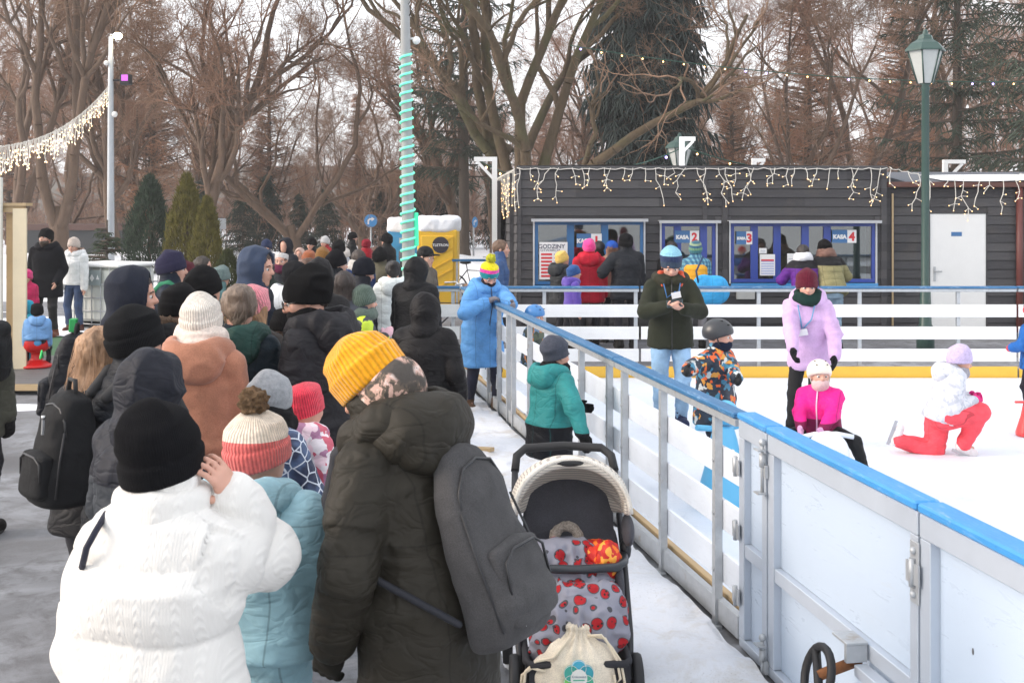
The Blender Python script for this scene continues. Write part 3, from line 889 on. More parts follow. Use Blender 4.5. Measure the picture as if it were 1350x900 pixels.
def leafmat(c, var=.5, name='foliage', sc=.7):
    key = ('leaf', c, var)
    if key in _mats: return _mats[key]
    m, nt, b = _new(name)
    f = noise(nt, sc, 4, .7)
    nt.links.new(mixc(nt, ramp(nt, f, [(.3, 0.), (.7, 1.)]), tuple(x * (1 - var) for x in c), tuple(x * (1 + var) for x in c)), b.inputs['Base Color'])
    b.inputs['Roughness'].default_value = .85; b.inputs['Specular IOR Level'].default_value = .2
    _mats[key] = m; return m

def grow_bare(seed, H=12., r0=.3, stems=1, spread=.35, fork=.35, droop=0., levels=4, dens=1., trunk_h=.25, limbs=(), rmin=.0058, wig=.16):
    """bare crown as arrays of thick limbs and fine twigs"""
    rng = random.Random(seed); big = []; fine = []
    def branch(p, d, L, r, lv):
        n = max(3, int(L / (.55 if lv < 2 else .35 if lv < 3 else .22))); n = min(n, 14)
        st = L / n; q = Vector(p); d = Vector(d).normalized(); rr = r
        pts = []
        for i in range(n):
            wv = wig * (1 + lv * .35)
            d = (d + Vector((rng.gauss(0, wv), rng.gauss(0, wv), rng.gauss(0, wv * .7) + (.05 if lv < 3 else .02) - droop * lv * .03))).normalized()
            q2 = q + d * st; r2 = max(r * (1 - .78 * (i + 1) / n), rmin * .7)
            (big if rr > .035 else fine).append((*q, *q2, rr, r2))
            pts.append((q2.copy(), d.copy(), r2)); q = q2; rr = r2
        if lv >= levels: return
        nk = {0: 9, 1: 9, 2: 8, 3: 6}.get(lv, 4); nk = int(nk * .92 * dens * (.8 + .4 * rng.random()))
        for j in range(nk):
            t = rng.uniform(.22 if lv else trunk_h, 1.0); i = min(int(t * n), n - 1); c, dd, cr = pts[i]
            ax = dd.orthogonal().normalized(); ax = Matrix.Rotation(rng.uniform(0, 2 * PI), 3, dd) @ ax
            ang = rng.uniform(.45, 1.15) * (.9 if lv else .8)
            nd = (dd * math.cos(ang) + ax * math.sin(ang)); nd.z += .12
            LL = L * rng.uniform(.28, .62) * (1.15 - .5 * t)
            branch(c, nd, max(LL, .35), max(min(cr * .75, r * .5), rmin), lv + 1)
    for k in range(stems):
        if stems == 1: d = Vector((rng.gauss(0, .04), rng.gauss(0, .04), 1)); st = Vector((0, 0, 0)); rr = r0
        else:
            a = 2 * PI * (k + rng.random() * .5) / stems; d = Vector((math.cos(a) * fork, math.sin(a) * fork, 1)); st = Vector((math.cos(a) * r0 * .45, math.sin(a) * r0 * .45, H * .12)); rr = r0 * .62
        branch(st, d, H * rng.uniform(.85, 1.), rr, 0)
    if stems > 1: big.append((0, 0, -.2, 0, 0, H * .12, r0 * 1.25, r0)); big.append((0, 0, H * .12, 0, 0, H * .17, r0, r0 * .7))
    else: big.append((0, 0, -.2, 0, 0, .5, r0 * 1.35, r0))
    for lp, ld, lL, lr in limbs: branch(Vector(lp), Vector(ld), lL, lr, 1)
    return np.array(big), np.array(fine)

def bare_tree(seed, bc=(.12, .08, .056), tc=(.26, .165, .11), moss=0., name='bare_tree', **kw):
    big, fine = grow_bare(seed, **kw)
    r = bpy.data.objects.new(name, None); COL.objects.link(r)
    V, Q = seg_mesh('trunk', big, 7); o = bpy.data.objects.new('trunk', npmesh('trunk', V, Q)); o.data.materials.append(bark(bc, moss=moss)); link(o, r)
    V, Q = seg_mesh('twigs', fine, 3); o = bpy.data.objects.new('crown', npmesh('crown', V, Q)); o.data.materials.append(bark(tc, 'twig_bark')); link(o, r)
    return r

def conifer(seed, H=16., rad=2.2, c=(.035, .05, .04), z0=.8, step=.32, nb=9, droop=.35, hang=1., tc=(.09, .07, .055), name='spruce_tree', r0=.22, fl=.26, fr=.022, taper=1., gap=0., cbare=None):
    rng = random.Random(seed); big = [(0, 0, -.2, 0, 0, H * .5, r0, r0 * .6), (0, 0, H * .5, 0, 0, H, r0 * .6, .02)]; tw = []; fo = []
    z = z0
    while z < H - .2:
        t = (z - z0) / (H - z0); R0 = rad * (1 - t ** 1.4 * taper) * (.75 + .35 * rng.random()) * min(1, .55 + 1.6 * t + .3)
        for k in range(nb):
            if rng.random() < gap: continue
            a = rng.uniform(0, 2 * PI); L = R0 * rng.uniform(.65, 1.1); q = Vector((0, 0, z + rng.uniform(-.2, .2)))
            d = Vector((math.cos(a), math.sin(a), .15 - droop)); n = max(3, int(L / .3)); st = L / n
            for i in range(n):
                d = (d + Vector((rng.gauss(0, .07), rng.gauss(0, .07), -droop * .10 + .10 * (i / n)))).normalized(); q2 = q + d * st
                tw.append((*q, *q2, .03 * (1 - i / n) + .008, .03 * (1 - (i + 1) / n) + .006))
                for m in range(4 if i else 1):
                    s0 = q + d * st * rng.random(); sd = Vector((-d.y, d.x, 0)) * rng.choice((-1, 1))
                    e = (d * rng.uniform(.1, .7) + sd * rng.uniform(.1, .8) + Vector((0, 0, -hang * rng.uniform(.2, 1.1)))).normalized() * fl * rng.uniform(.6, 1.5)
                    e1 = s0 + e
                    fo.append((*s0, *e1, fr, fr * .75)); e2 = e1 + (e.normalized() * .6 + Vector((rng.gauss(0, .3), rng.gauss(0, .3), -.4))).normalized() * fl * .6
                    fo.append((*e1, *e2, fr * .75, .004))
                q = q2
        z += step
    r = bpy.data.objects.new(name, None); COL.objects.link(r)
    V, Q = seg_mesh('trunk', big + tw, 5); o = bpy.data.objects.new('trunk', npmesh('trunk', V, Q)); o.data.materials.append(bark(tc)); link(o, r)
    V, Q = seg_mesh('crown', fo, 3); o = bpy.data.objects.new('crown', npmesh('crown', V, Q, False)); o.data.materials.append(leafmat(c, .55)); link(o, r)
    return r

def thuja(seed, H=2.8, rad=.5, c=(.05, .055, .02), n=5200):
    rng = np.random.default_rng(seed)
    t = rng.random(n) ** .85; a = rng.random(n) * 2 * PI
    prof = rad * np.sin(PI * np.clip(t * .86 + .14, 0, 1)) ** .62 * (1 - .35 * t) * (1 + .16 * np.sin(a * 3 + t * 7) + .1 * np.sin(a * 7 - t * 15))
    q = prof * (.55 + .45 * rng.random(n) ** .5)
    p = np.stack([np.cos(a) * q, np.sin(a) * q, t * H * .96 + .02], 1)
    d = np.stack([np.cos(a) * .35, np.sin(a) * .35, np.ones(n)], 1) + rng.normal(0, .28, (n, 3)); d /= np.linalg.norm(d, axis=1)[:, None]
    L = rng.uniform(.06, .17, n)[:, None]
    S = np.concatenate([p, p + d * L, np.full((n, 1), .016), np.full((n, 1), .004)], 1)
    r = bpy.data.objects.new('thuja', None); COL.objects.link(r)
    V, Q = seg_mesh('crown', S, 3); o = bpy.data.objects.new('crown', npmesh('crown', V, Q, False)); o.data.materials.append(leafmat(c, .5, sc=6.)); link(o, r)
    m = MB(); m.tube([(0, 0, -.1), (0, 0, H * .5), (0, 0, H * .9)], [.06, .04, .01], 7); m.build('trunk', bark((.10, .07, .05)), r)
    return r
# ------------------------------------------------------------ setting: ground, snow, ice
def sheet(name, poly, z, mat, kind='structure'):
    me = bpy.data.meshes.new(name); me.from_pydata([(x, y, z) for x, y in poly], [], [tuple(range(len(poly)))]); me.update()
    me.materials.append(mat); o = bpy.data.objects.new(name, me); link(o); o['kind'] = kind; return o
def gridmesh(name, x0, x1, y0, y1, nx, ny, zf, mat, mask=None, kind='structure'):
    xs = np.linspace(x0, x1, nx); ys = np.linspace(y0, y1, ny); X, Y_ = np.meshgrid(xs, ys, indexing='ij')
    V = np.stack([X.ravel(), Y_.ravel(), np.zeros(X.size)], 1); V[:, 2] = zf(V)
    i = np.arange(nx - 1)[:, None] * ny + np.arange(ny - 1)[None, :]; i = i.ravel()
    Q = np.stack([i, i + ny, i + ny + 1, i + 1], 1)
    me = npmesh(name, V, Q); me.materials.append(mat); o = bpy.data.objects.new(name, me); link(o); o['kind'] = kind; return o
def V0(V): return np.stack([V[:, 0], V[:, 1], V[:, 1] * 0], 1)
def snowmat(dirt=.25, tint=(.86, .87, .90), sc=1., name='snow'):
    m, nt, b = _new(name)
    c = coords(nt)
    f = noise(nt, 2.2 * sc, 6, .65, .4, c); g = noise(nt, 14 * sc, 4, .6, .2, c)
    col = mixc(nt, ramp(nt, f, [(.52, 0.), (.72, dirt)]), tint, (.50, .45, .38))
    col = mixc(nt, ramp(nt, g, [(.55, 0.), (.75, dirt * .6)]), col, (.60, .56, .50))
    gr = noise(nt, 75 * max(sc, .6), 3, .7, 0, c); pm_ = noise(nt, 1.7, 3, .6, .3, c)
    col = mixc(nt, mth(nt, 'MULTIPLY', ramp(nt, gr, [(.64, 0.), (.68, 1.)]), ramp(nt, pm_, [(.42, 0.), (.6, min(1, dirt * 1.3))])), col, (.20, .17, .14))
    nt.links.new(col, b.inputs['Base Color']); b.inputs['Roughness'].default_value = .7
    b.inputs['Subsurface Weight'].default_value = .0
    p = bump(nt, b, noise(nt, 9 * sc, 5, .6, .3, c), .5, .03); bump(nt, b, noise(nt, 60, 3, .6, 0, c), .4, .006, p)
    return m
def asphaltmat():
    m, nt, b = _new('asphalt'); c = coords(nt)
    g = noise(nt, 130, 3, .7, 0, c); f = noise(nt, .9, 6, .7, .8, c); h = noise(nt, 5, 5, .7, .5, c); k = noise(nt, .35, 3, .5, .4, c)
    base = mixc(nt, g, (.05, .05, .055), (.22, .22, .23))
    fr = mth(nt, 'MULTIPLY', ramp(nt, f, [(.36, 0.), (.64, 1.)]), ramp(nt, h, [(.36, .05), (.56, 1.)]))
    col = mixc(nt, mth(nt, 'MULTIPLY', fr, .62), base, (.42, .44, .48))
    col = mixc(nt, ramp(nt, k, [(.56, 0.), (.68, .6)]), col, (.055, .055, .06))
    nt.links.new(col, b.inputs['Base Color'])
    nt.links.new(ramp(nt, f, [(.35, .55), (.6, .85)]), b.inputs['Roughness'])
    p = bump(nt, b, g, .5, .006); bump(nt, b, h, .35, .015, p)
    return m
def icemat():
    m, nt, b = _new('ice'); c = coords(nt)
    f = noise(nt, 1.4, 6, .65, .6, c); g = noise(nt, 9, 4, .6, .3, c)
    s1 = noise(nt, 3, 4, .7, 1.2, coords(nt, (1, 7, 1)))
    col = mixc(nt, f, (.66, .71, .79), (.80, .84, .89)); col = mixc(nt, ramp(nt, s1, [(.53, 0.), (.63, .55)]), col, (.72, .78, .88))
    lines = None
    for k, (rz, sc) in enumerate((((0, 0, .5), (1.2, 5, 1)), ((0, 0, 1.9), (1., 4, 1)), ((0, 0, 2.7), (.8, 3.3, 1)))):
        mp = nt.nodes.new('ShaderNodeMapping'); mp.inputs['Rotation'].default_value = rz; mp.inputs['Scale'].default_value = sc; nt.links.new(c, mp.inputs[0])
        wv = N(nt, 'ShaderNodeTexNoise', Scale=.6 + k * .3, Detail=1.5, Distortion=.6); nt.links.new(mp.outputs[0], wv.inputs[0])
        e = mth(nt, 'ABSOLUTE', mth(nt, 'SINE', mth(nt, 'MULTIPLY', wv.outputs['Fac'], 150.)))
        ln = mth(nt, 'LESS_THAN', e, .10); lines = ln if lines is None else mth(nt, 'MAXIMUM', lines, ln)
    lines = mth(nt, 'MULTIPLY', lines, ramp(nt, noise(nt, 1.1, 3, .6, .5, c), [(.38, .1), (.6, .7)]))
    col = mixc(nt, lines, col, (.52, .60, .72))
    nt.links.new(col, b.inputs['Base Color']); nt.links.new(ramp(nt, g, [(.3, .35), (.7, .75)]), b.inputs['Roughness'])
    p = bump(nt, b, g, .25, .008); bump(nt, b, s1, .2, .006, p); return m

def fx(y):   # line of the side fence (x as a function of depth)
    return 1.18 - .2 * (y - 5.94) if y > 5.94 else 1.18 + .165 * (5.94 - y)
FY = 14.9    # back fence depth
gridmesh('park_ground', -160, 160, 22.5, 260, 80, 80, lambda V: -.02 + .25 * vnoise(V0(V), .09, 3) * np.clip((V[:, 1] - 26) / 20, 0, 1) + .03 * vnoise(V0(V), .6, 5), snowmat(.15, sc=.3))
sheet('asphalt', [(-60, -8), (60, -8), (60, 30), (-60, 30)], 0., asphaltmat())
sheet('ice_rink', [(fx(-5) + .06, -5), (30, -5), (30, FY - .06), (fx(FY) + .06, FY - .06), (fx(5.94) + .06, 5.94)], .03, icemat())
def strip_z(V):
    e = np.minimum(fx_v(V[:, 1]) - V[:, 0] + .12, 0) * 0
    w = fx_v(V[:, 1]) - 1.25 + .16 * vnoise(V0(V), 1.3, 4) + .06 * vnoise(V0(V), 5, 6)
    d = V[:, 0] - w
    return -.03 + .075 * np.clip(d / .25, 0, 1) ** .7 + .028 * vnoise(V0(V), 3.2, 7) * np.clip(d * 2, 0, 1) + .012 * vnoise(V0(V), 8, 8) - .012 * (vnoise(V0(V), 5, 18) > .35)
def fx_v(y): return np.where(y > 5.94, 1.18 - .2 * (y - 5.94), 1.18 + .165 * (5.94 - y))
def skew(name, x0, x1, y0, y1, nx, ny, zf, mat):
    o = gridmesh(name, x0, x1, y0, y1, nx, ny, lambda V: V[:, 0] * 0, mat)
    me = o.data; n = len(me.vertices); V = np.zeros(n * 3, dtype=np.float32); me.vertices.foreach_get('co', V); V = V.reshape(-1, 3).astype(float)
    V[:, 0] += fx_v(V[:, 1]); V[:, 2] = zf(V); me.vertices.foreach_set('co', V.astype(np.float32).ravel()); me.update(); return o
skew('snow_path', -1.7, -.075, 1.5, 17.5, 90, 700, strip_z, snowmat(.75, (.72, .74, .79)))
# trodden snow behind the back fence and round the ticket kiosk; snow edge by the deck
gridmesh('snow_verge', -12.5, -6.3, 19.4, 24, 60, 50, lambda V: -.03 + .06 * np.clip(1 + vnoise(V0(V), .8, 9) * 1.2, 0, 1) + .01 * vnoise(V0(V), 5, 2), snowmat(.3))
gridmesh('snow_ridge', -8.2, -4.6, 12.55, 13.15, 70, 20, lambda V: -.03 + .10 * np.clip(1 - np.abs((V[:, 1] - 12.85) / .28) + .4 * vnoise(V0(V), 2.5, 3), 0, 1) * np.clip(1.2 + vnoise(V0(V), 1.1, 8), 0, 1), snowmat(.35))
# ploughed snow bank across the far side of the square
def bank(name, x0, x1, yc, hgt, wd, seed):
    return gridmesh(name, x0, x1, yc - wd, yc + wd, int((x1 - x0) * 5), 26, lambda V: -.05 + hgt * np.clip(1 - ((V[:, 1] - yc) / wd) ** 2, 0, 1) ** .7 * (.72 + .22 * vnoise(V0(V), .5, seed) + .16 * vnoise(V0(V), 1.6, seed + 1)) + .05 * vnoise(V0(V), 4, seed + 2), snowmat(.12))
bank('snow_bank', -22, 1.5, 36, .85, 1.8, 3)
bank('snow_bank', -20, -7.5, 27.5, .75, 1.0, 8)
gridmesh('hill', -150, 150, 95, 170, 60, 30, lambda V: 6 * np.clip((V[:, 1] - 95) / 60, 0, 1) + 1.2 * vnoise(V0(V), .05, 3), plain((.10, .085, .07), .95, vs=.2, var=.5, name='woodland_floor'))

def wornblue(c, k):
    m, nt, b = _new('worn_blue_plastic'); v = coords(nt)
    s = noise(nt, 14, 5, .75, .8, coords(nt, (.5, 3, 3))); g = noise(nt, 60, 3, .7, .6, v)
    col = mixc(nt, noise(nt, 4, 3, .6, 0, v), tuple(x * .8 for x in c), tuple(x * 1.2 for x in c)); col = mixc(nt, ramp(nt, s, [(.56, 0.), (.70, k)]), col, (.42, .55, .68)); col = mixc(nt, ramp(nt, g, [(.66, 0.), (.72, .6)]), col, (.02, .05, .10))
    nt.links.new(col, b.inputs['Base Color']); nt.links.new(ramp(nt, s, [(.3, .3), (.7, .6)]), b.inputs['Roughness']); bump(nt, b, s, .3, .004); return m
m_blue = wornblue((.032, .145, .31), .6); m_blue2 = wornblue((.05, .27, .60), .5)
def galvmat():
    m, nt, b = _new('galvanised_steel')
    f = noise(nt, 18, 5, .7);
    col = mixc(nt, f, (.34, .36, .38), (.58, .60, .62))
    nt.links.new(mixc(nt, ramp(nt, noise(nt, 6, 4, .7), [(.62, 0.), (.72, .55)]), mixc(nt, .0, col, col), (.30, .22, .15)), b.inputs['Base Color'])
    b.inputs['Metallic'].default_value = .45; b.inputs['Roughness'].default_value = .5; return m
m_galv = galvmat()
m_alu = plain((.50, .55, .62), .42, .25, name='aluminium', var=.12, vs=5, bs=.1)
def woodpaint(c, wear=.35, name='white_board'):
    m, nt, b = _new(name)
    f = noise(nt, 6, 6, .75, .3, coords(nt, (1, 1, 5))); g = noise(nt, 2, 4)
    col = mixc(nt, ramp(nt, f, [(.55, 0.), (.72, wear)]), c, tuple(x * .62 for x in c)); col = mixc(nt, 1., col, ramp(nt, g, [(.3, .9), (.7, 1.05)]), 'MULTIPLY')
    nt.links.new(col, b.inputs['Base Color']); b.inputs['Roughness'].default_value = .6; bump(nt, b, f, .3, .004); return m
m_board = woodpaint((.74, .79, .86)); m_board2 = woodpaint((.80, .80, .80), .2)

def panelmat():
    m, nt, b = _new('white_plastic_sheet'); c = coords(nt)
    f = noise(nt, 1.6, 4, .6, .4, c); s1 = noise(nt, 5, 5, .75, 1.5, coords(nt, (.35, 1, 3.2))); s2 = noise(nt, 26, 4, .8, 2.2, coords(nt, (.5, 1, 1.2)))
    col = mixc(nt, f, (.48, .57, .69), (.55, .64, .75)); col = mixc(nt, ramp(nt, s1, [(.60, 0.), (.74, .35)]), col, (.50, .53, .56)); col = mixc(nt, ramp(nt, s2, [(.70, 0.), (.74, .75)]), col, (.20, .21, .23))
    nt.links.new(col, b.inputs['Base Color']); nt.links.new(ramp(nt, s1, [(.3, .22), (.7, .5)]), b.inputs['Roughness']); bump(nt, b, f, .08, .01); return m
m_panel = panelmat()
m_wood = woodpaint((.50, .36, .20), .5, 'raw_timber'); m_yel = plain((.80, .47, .05), .4, name='yellow_plastic', var=.1)
m_dark = plain((.012, .012, .014), .6, name='black_rubber'); m_rust = plain((.20, .08, .03), .9, name='rust', var=.5, vs=60)
m_white = plain((.78, .78, .77), .5, name='white_paint', var=.05)

# ------------------------------------------------------------ rink fence
def frame_xy(a, b):
    """local frame on the fence line: x along from a to b, y towards the rink"""
    a = Vector((a[0], a[1], 0)); b = Vector((b[0], b[1], 0)); d = (b - a).normalized(); n = Vector((0, 0, 1)).cross(d)
    return Matrix((tuple(d), tuple(n), (0, 0, 1))).transposed().to_4x4(), (b - a).length
def open_fence(name, label, a, b, posts, group, side=1, blue=m_blue, kick=False, bm=m_board, zt=1.18, brackets=True):
    a, b = b, a
    M, L = frame_xy(a, b); M.translation = (a[0], a[1], 0); posts = [L - q for q in posts]
    t = bpy.data.objects.new(name, None); COL.objects.link(t); t.matrix_world = M; tag(t, label, 'fence', group)
    m = MB(); m.box(0.002, L - .002, -.055, .035, zt - .030, zt, b=.007); m.build('handrail', blue, t)
    m = MB(); m.box(0.002, L - .002, -.045, .02, zt - .07, zt - .032, b=.003); m.build('rail_channel', m_galv, t)
    for i, q in enumerate(posts):
        m = MB(); m.box(q - .022, q + .022, -.045, -.003, .0, zt - .072); m.box(q - .06, q + .06, -.075, -.02, .0, .012)
        for z in (.30, .60, .88): m.tube([(q, -.052, z), (q, -.043, z)], .011, 7)
        m.build('post', m_galv, t)
    for z0, z1 in ((.79, .95), (.51, .67), (.23, .39)):
        m = MB(); m.box(.005, L - .005, 0, .022, z0, z1, b=.003); m.build('plank', bm, t)
    m = MB(); m.box(.003, L - .003, -.03, .012, .03, .15, b=.004); m.build('toe_beam', m_galv, t)
    if kick: m = MB(); m.box(.003, L - .003, .028, .045, .02, .17); m.build('kick_board', m_yel, t)
    else: m = MB(); m.box(.003, L - .003, .03, .07, .02, .16, b=.004); m.build('kick_board', m_wood, t)
    return t
def fp(y): return (fx(y), y)
def post_pos(ys, y0): return [math.hypot(y - y0, fx(y) - fx(y0)) for y in ys]
G = 'open rail fence along the ice rink'
open_fence('rink_fence', 'blue-topped rail fence section next to the teal-jacketed child, nearest the gate', fp(5.97), fp(8.10), post_pos((6.26, 7.14, 7.93), 5.97), G)
open_fence('rink_fence', 'blue-topped rail fence section between the teal-jacketed child and the pole pair', fp(8.12), fp(11.76), post_pos((8.29, 9.05, 10.9, 11.65), 8.12), G)
open_fence('rink_fence', 'blue-topped rail fence section the woman in the blue coat leans on', fp(11.78), fp(14.85), post_pos((11.9, 12.4, 13.0, 14.2), 11.78), G)
bf = [(-.62, 1.62), (1.62, 3.9), (3.9, 6.4), (6.4, 9.0)]
bl = ['in front of the opening-hours poster', 'below the second ticket window', 'in front of the purple jacket', 'in front of the white door']
for (xa, xb), l in zip(bf, bl):
    n = 3; ps = {0: (.06, 1.02, 2.18), 1: (.55, 1.5), 2: (.5, 1.75), 3: (.35, 1.45, 2.4)}[bf.index((xa, xb))]
    open_fence('rink_fence', 'straight white-planked rink fence section ' + l, (xa + .01, FY), (xb - .01, FY), ps, 'far side fence of the ice rink', kick=True, bm=m_board2)
open_fence('rink_fence', 'short white-planked fence section behind the woman in the blue coat', (-1.45, FY + .03), (-.66, FY + .03), (.1, .7), 'far side fence of the ice rink', bm=m_board2, kick=False)

# solid boards and gate
def panel(name, label, ya, yb, cat='rink board', hinges=(), gate=False, far_stile=.10, near_stile=.10, blue=m_blue2, zt=1.18):
    M, L = frame_xy(fp(ya), fp(yb)); M.translation = (*fp(ya), 0)      # x runs towards the camera, y to the left
    t = bpy.data.objects.new(name, None); COL.objects.link(t); t.matrix_world = M; tag(t, label, cat)
    # frame_xy: n = z x d ; for a line running towards the viewer n points to the rink side (+X)
    q = -1
    m = MB(); m.box(.003, L - .003, -.052, .05, zt - .022, zt + .012, b=.008); m.build('cap_rail', blue, t)
    m = MB(); m.box(.003, L - .003, -.042, .03, zt - .110, zt - .025, b=.004)
    m.box(.003, .003 + far_stile, -.04, .03, .07, zt - .112, b=.003); m.box(L - near_stile - .003, L - .003, -.04, .03, .07, zt - .112, b=.003)
    m.box(far_stile + .005, L - near_stile - .005, -.036, .026, .48, .545, b=.003); m.box(.003, L - .003, -.04, .03, .02, .068, b=.003); m.build('frame', m_alu, t)
    for z0, z1 in ((.07, .478), (.547, zt - .113)):
        m = MB(); m.box(far_stile + .004, L - near_stile - .004, -.002, .018, z0, z1); m.build('panel', m_panel, t)
    return t, L
# viewer-side of these frames is -y after flipping the run direction
def panel_at(*a, **k): return panel(*a, **k)
g0, L0 = panel('board_panel', 'narrow white rink panel at the end of the rail fence', 5.93, 5.56, far_stile=.07, near_stile=.06)
g1, L1 = panel('rink_gate', 'white aluminium-framed gate with a black handwheel', 5.55, 4.16, 'gate', far_stile=.07, near_stile=.055)
g2, L2 = panel('board_panel', 'scuffed white rink board nearest the camera beside the gate', 4.15, 2.2, far_stile=.07)
YS = 1
def hw(t, x, z, side):    # bolt latch
    m = MB(); m.tube([(x, side * .062, z - .11), (x, side * .062, z + .12)], .009, 8); m.tube([(x, side * .062, z + .02), (x, side * .062, z + .08)], .016, 8)
    m.box(x - .03, x + .03, side * .075 - .02, side * .075 + .02, z - .105, z - .098); m.box(x - .03, x + .03, side * .075 - .02, side * .075 + .02, z + .098, z + .105)
    m.sphere((x, side * .062, z + .135), .018, 8, 6); m.box(x - .012, x + .03, min(side * .043, side * .06), max(side * .043, side * .06), z - .03, z + .03); m.build('bolt_latch', m_galv, t)
def hinge(t, x, z, side, h=.10):
    m = MB(); m.box(x - .03, x + .03, min(side * .043, side * .05), max(side * .043, side * .05), z - h, z + h, b=.002); m.box(x - .045, x + .045, min(side * .051, side * .058), max(side * .051, side * .058), z - .04, z + .035)
    for dz in (-h * .7, h * .7): m.sphere((x, side * .052, z + dz), .014, 8, 5)
    m.tube([(x, side * .058, z - .05), (x, side * .058, z + .05)], .012, 8); m.build('hinge', m_galv, t)
SD = -1
for z in (.98, .06): hw(g1, -.01, z, SD)
hinge(g1, L1 - .01, .94, SD, .11); hinge(g1, L1 - .01, .18, SD, .11)
for z in (.92, .60, .27): hinge(g0, .0, z, SD, .03)
m = MB()
c = Vector((.97, SD * .22, .415)); rd = []
for i in range(22):
    a = 2 * PI * i / 22; rd.append(c + Vector((math.cos(a) * .105, SD * .0 + math.sin(a) * .03, math.sin(a) * .105)))
m.tube(rd, .017, 8, closed=True); m.tube([rd[8], c, rd[19]], .018, 7); m.build('handwheel', m_dark, g1)
m = MB(); m.tube([c, (.98, SD * .05, .47)], .022, 8); m.build('spindle', m_rust, g1)
m = MB(); m.box(1.03, 1.385, -.10, -.046, .43, .475, b=.003); m.build('locking_bar', m_alu, g1)
m = MB(); m.box(.90, 1.03, SD * .13 if SD < 0 else .04, -.04 if SD < 0 else .1, .545, .556, b=.002); m.box(1.01, 1.03, SD * .13, -.045, .48, .545); m.build('bracket', m_galv, g1)
m = MB()
for x_, z_, r_ in ((.28, .77, .012), (.22, .50, .02), (.33, .52, .009)): m.sphere((x_, SD * .0025, z_), (r_ * .55, .0015, r_), 8, 5)
m.build('scuff', plain((.10, .10, .11), .8, name='scuff'), g2)

# ------------------------------------------------------------ ticket kiosk
KY = F_PX / 80.
def kx(px): return wx(px, 80.)
def kz(py): return wz(py, 80.)

def sidemat():
    m, nt, b = _new('dark_stained_boards'); c = coords(nt)
    sp_ = nt.nodes.new('ShaderNodeSeparateXYZ'); nt.links.new(c, sp_.inputs[0])
    row = mth(nt, 'FLOOR', mth(nt, 'DIVIDE', mth(nt, 'SUBTRACT', sp_.outputs[2], .10), .148)); brd = mth(nt, 'FLOOR', mth(nt, 'DIVIDE', mth(nt, 'ADD', sp_.outputs[0], mth(nt, 'MULTIPLY', row, 1.37)), 2.4))
    wn = nt.nodes.new('ShaderNodeTexWhiteNoise'); wn.noise_dimensions = '2D'; cb = nt.nodes.new('ShaderNodeCombineXYZ'); nt.links.new(row, cb.inputs[0]); nt.links.new(brd, cb.inputs[1]); nt.links.new(cb.outputs[0], wn.inputs[0])
    f = noise(nt, 5, 6, .75, .4, coords(nt, (1, 1, 8))); g = noise(nt, 1.3, 4, .6, .3, c)
    col = mixc(nt, wn.outputs[0], (.034, .033, .038), (.068, .066, .070)); col = mixc(nt, ramp(nt, f, [(.55, 0.), (.75, .5)]), col, (.11, .105, .10)); col = mixc(nt, ramp(nt, g, [(.58, 0.), (.7, .3)]), col, (.10, .085, .07))
    nt.links.new(col, b.inputs['Base Color']); b.inputs['Roughness'].default_value = .75; bump(nt, b, f, .5, .006); return m
m_side = sidemat(); m_wblue = plain((.02, .10, .42), .4, name='blue_window_frame'); m_inner = plain((.60, .46, .32), .8, name='interior_wall', var=.2, vs=2)
def glassmat():
    m, nt, b = _new('window_glass'); nt.nodes.remove(b)
    tr = N(nt, 'ShaderNodeBsdfTransparent'); setc(tr.inputs[0], (.62, .68, .70)); gl = N(nt, 'ShaderNodeBsdfGlossy', Roughness=.03); fr = N(nt, 'ShaderNodeFresnel', IOR=1.6)
    mx = N(nt, 'ShaderNodeMixShader'); nt.links.new(mth(nt, 'MULTIPLY_ADD', fr.outputs[0], 1.2, .10), mx.inputs[0]); nt.links.new(tr.outputs[0], mx.inputs[1]); nt.links.new(gl.outputs[0], mx.inputs[2])
    nt.links.new(mx.outputs[0], nt.nodes['Material Output'].inputs[0]); return m
m_glass = glassmat()
def text(name, body, size, loc, mat, parent, rot=(90, 0, 0), align='CENTER', off=.0, ext=.001):
    cu = bpy.data.curves.new(name, 'FONT'); cu.body = body; cu.size = size; cu.align_x = align; cu.align_y = 'CENTER'; cu.offset = off; cu.extrude = ext; cu.resolution_u = 3
    ob = bpy.data.objects.new(name, cu); COL.objects.link(ob); dg = bpy.context.evaluated_depsgraph_get(); me = bpy.data.meshes.new_from_object(ob.evaluated_get(dg))
    bpy.data.objects.remove(ob); bpy.data.curves.remove(cu)
    me.materials.clear(); me.materials.append(mat); o = bpy.data.objects.new(name, me); link(o, parent); o.location = loc; o.rotation_euler = tuple(R(a) for a in rot); return o
def siding(m, p0, p1, z0, z1, holes=(), pitch=.148, th=.028):
    """lapped boards from p0 to p1 (plan points), outside to the right of the run; holes = (t0, t1, za, zb)"""
    a = Vector((*p0, 0)); b = Vector((*p1, 0)); d = (b - a).normalized(); n = Vector((d.y, -d.x, 0)); L = (b - a).length
    z = z0; k = 0
    while z < z1 - .01:
        zt = min(z + pitch - .014, z1); cuts = [(0., L)]
        for h0, h1, za, zb in holes:
            if zt > za + .005 and z < zb - .005:
                cuts = [c for s_, e in cuts for c in ((s_, min(e, h0)), (max(s_, h1), e)) if c[1] - c[0] > .01]
        for s_, e in cuts:
            pts = []
            for t_, o0, zz in ((s_, th, z), (e, th, z), (s_, th * .55, zt), (e, th * .55, zt), (s_, 0, z), (e, 0, z), (s_, 0, zt), (e, 0, zt)):
                p = a + d * t_ + n * o0; pts.append((p.x, p.y, zz))
            m.add(pts, [(0, 1, 3, 2), (0, 4, 5, 1), (2, 3, 7, 6), (0, 2, 6, 4), (1, 5, 7, 3)])
        z += pitch; k += 1
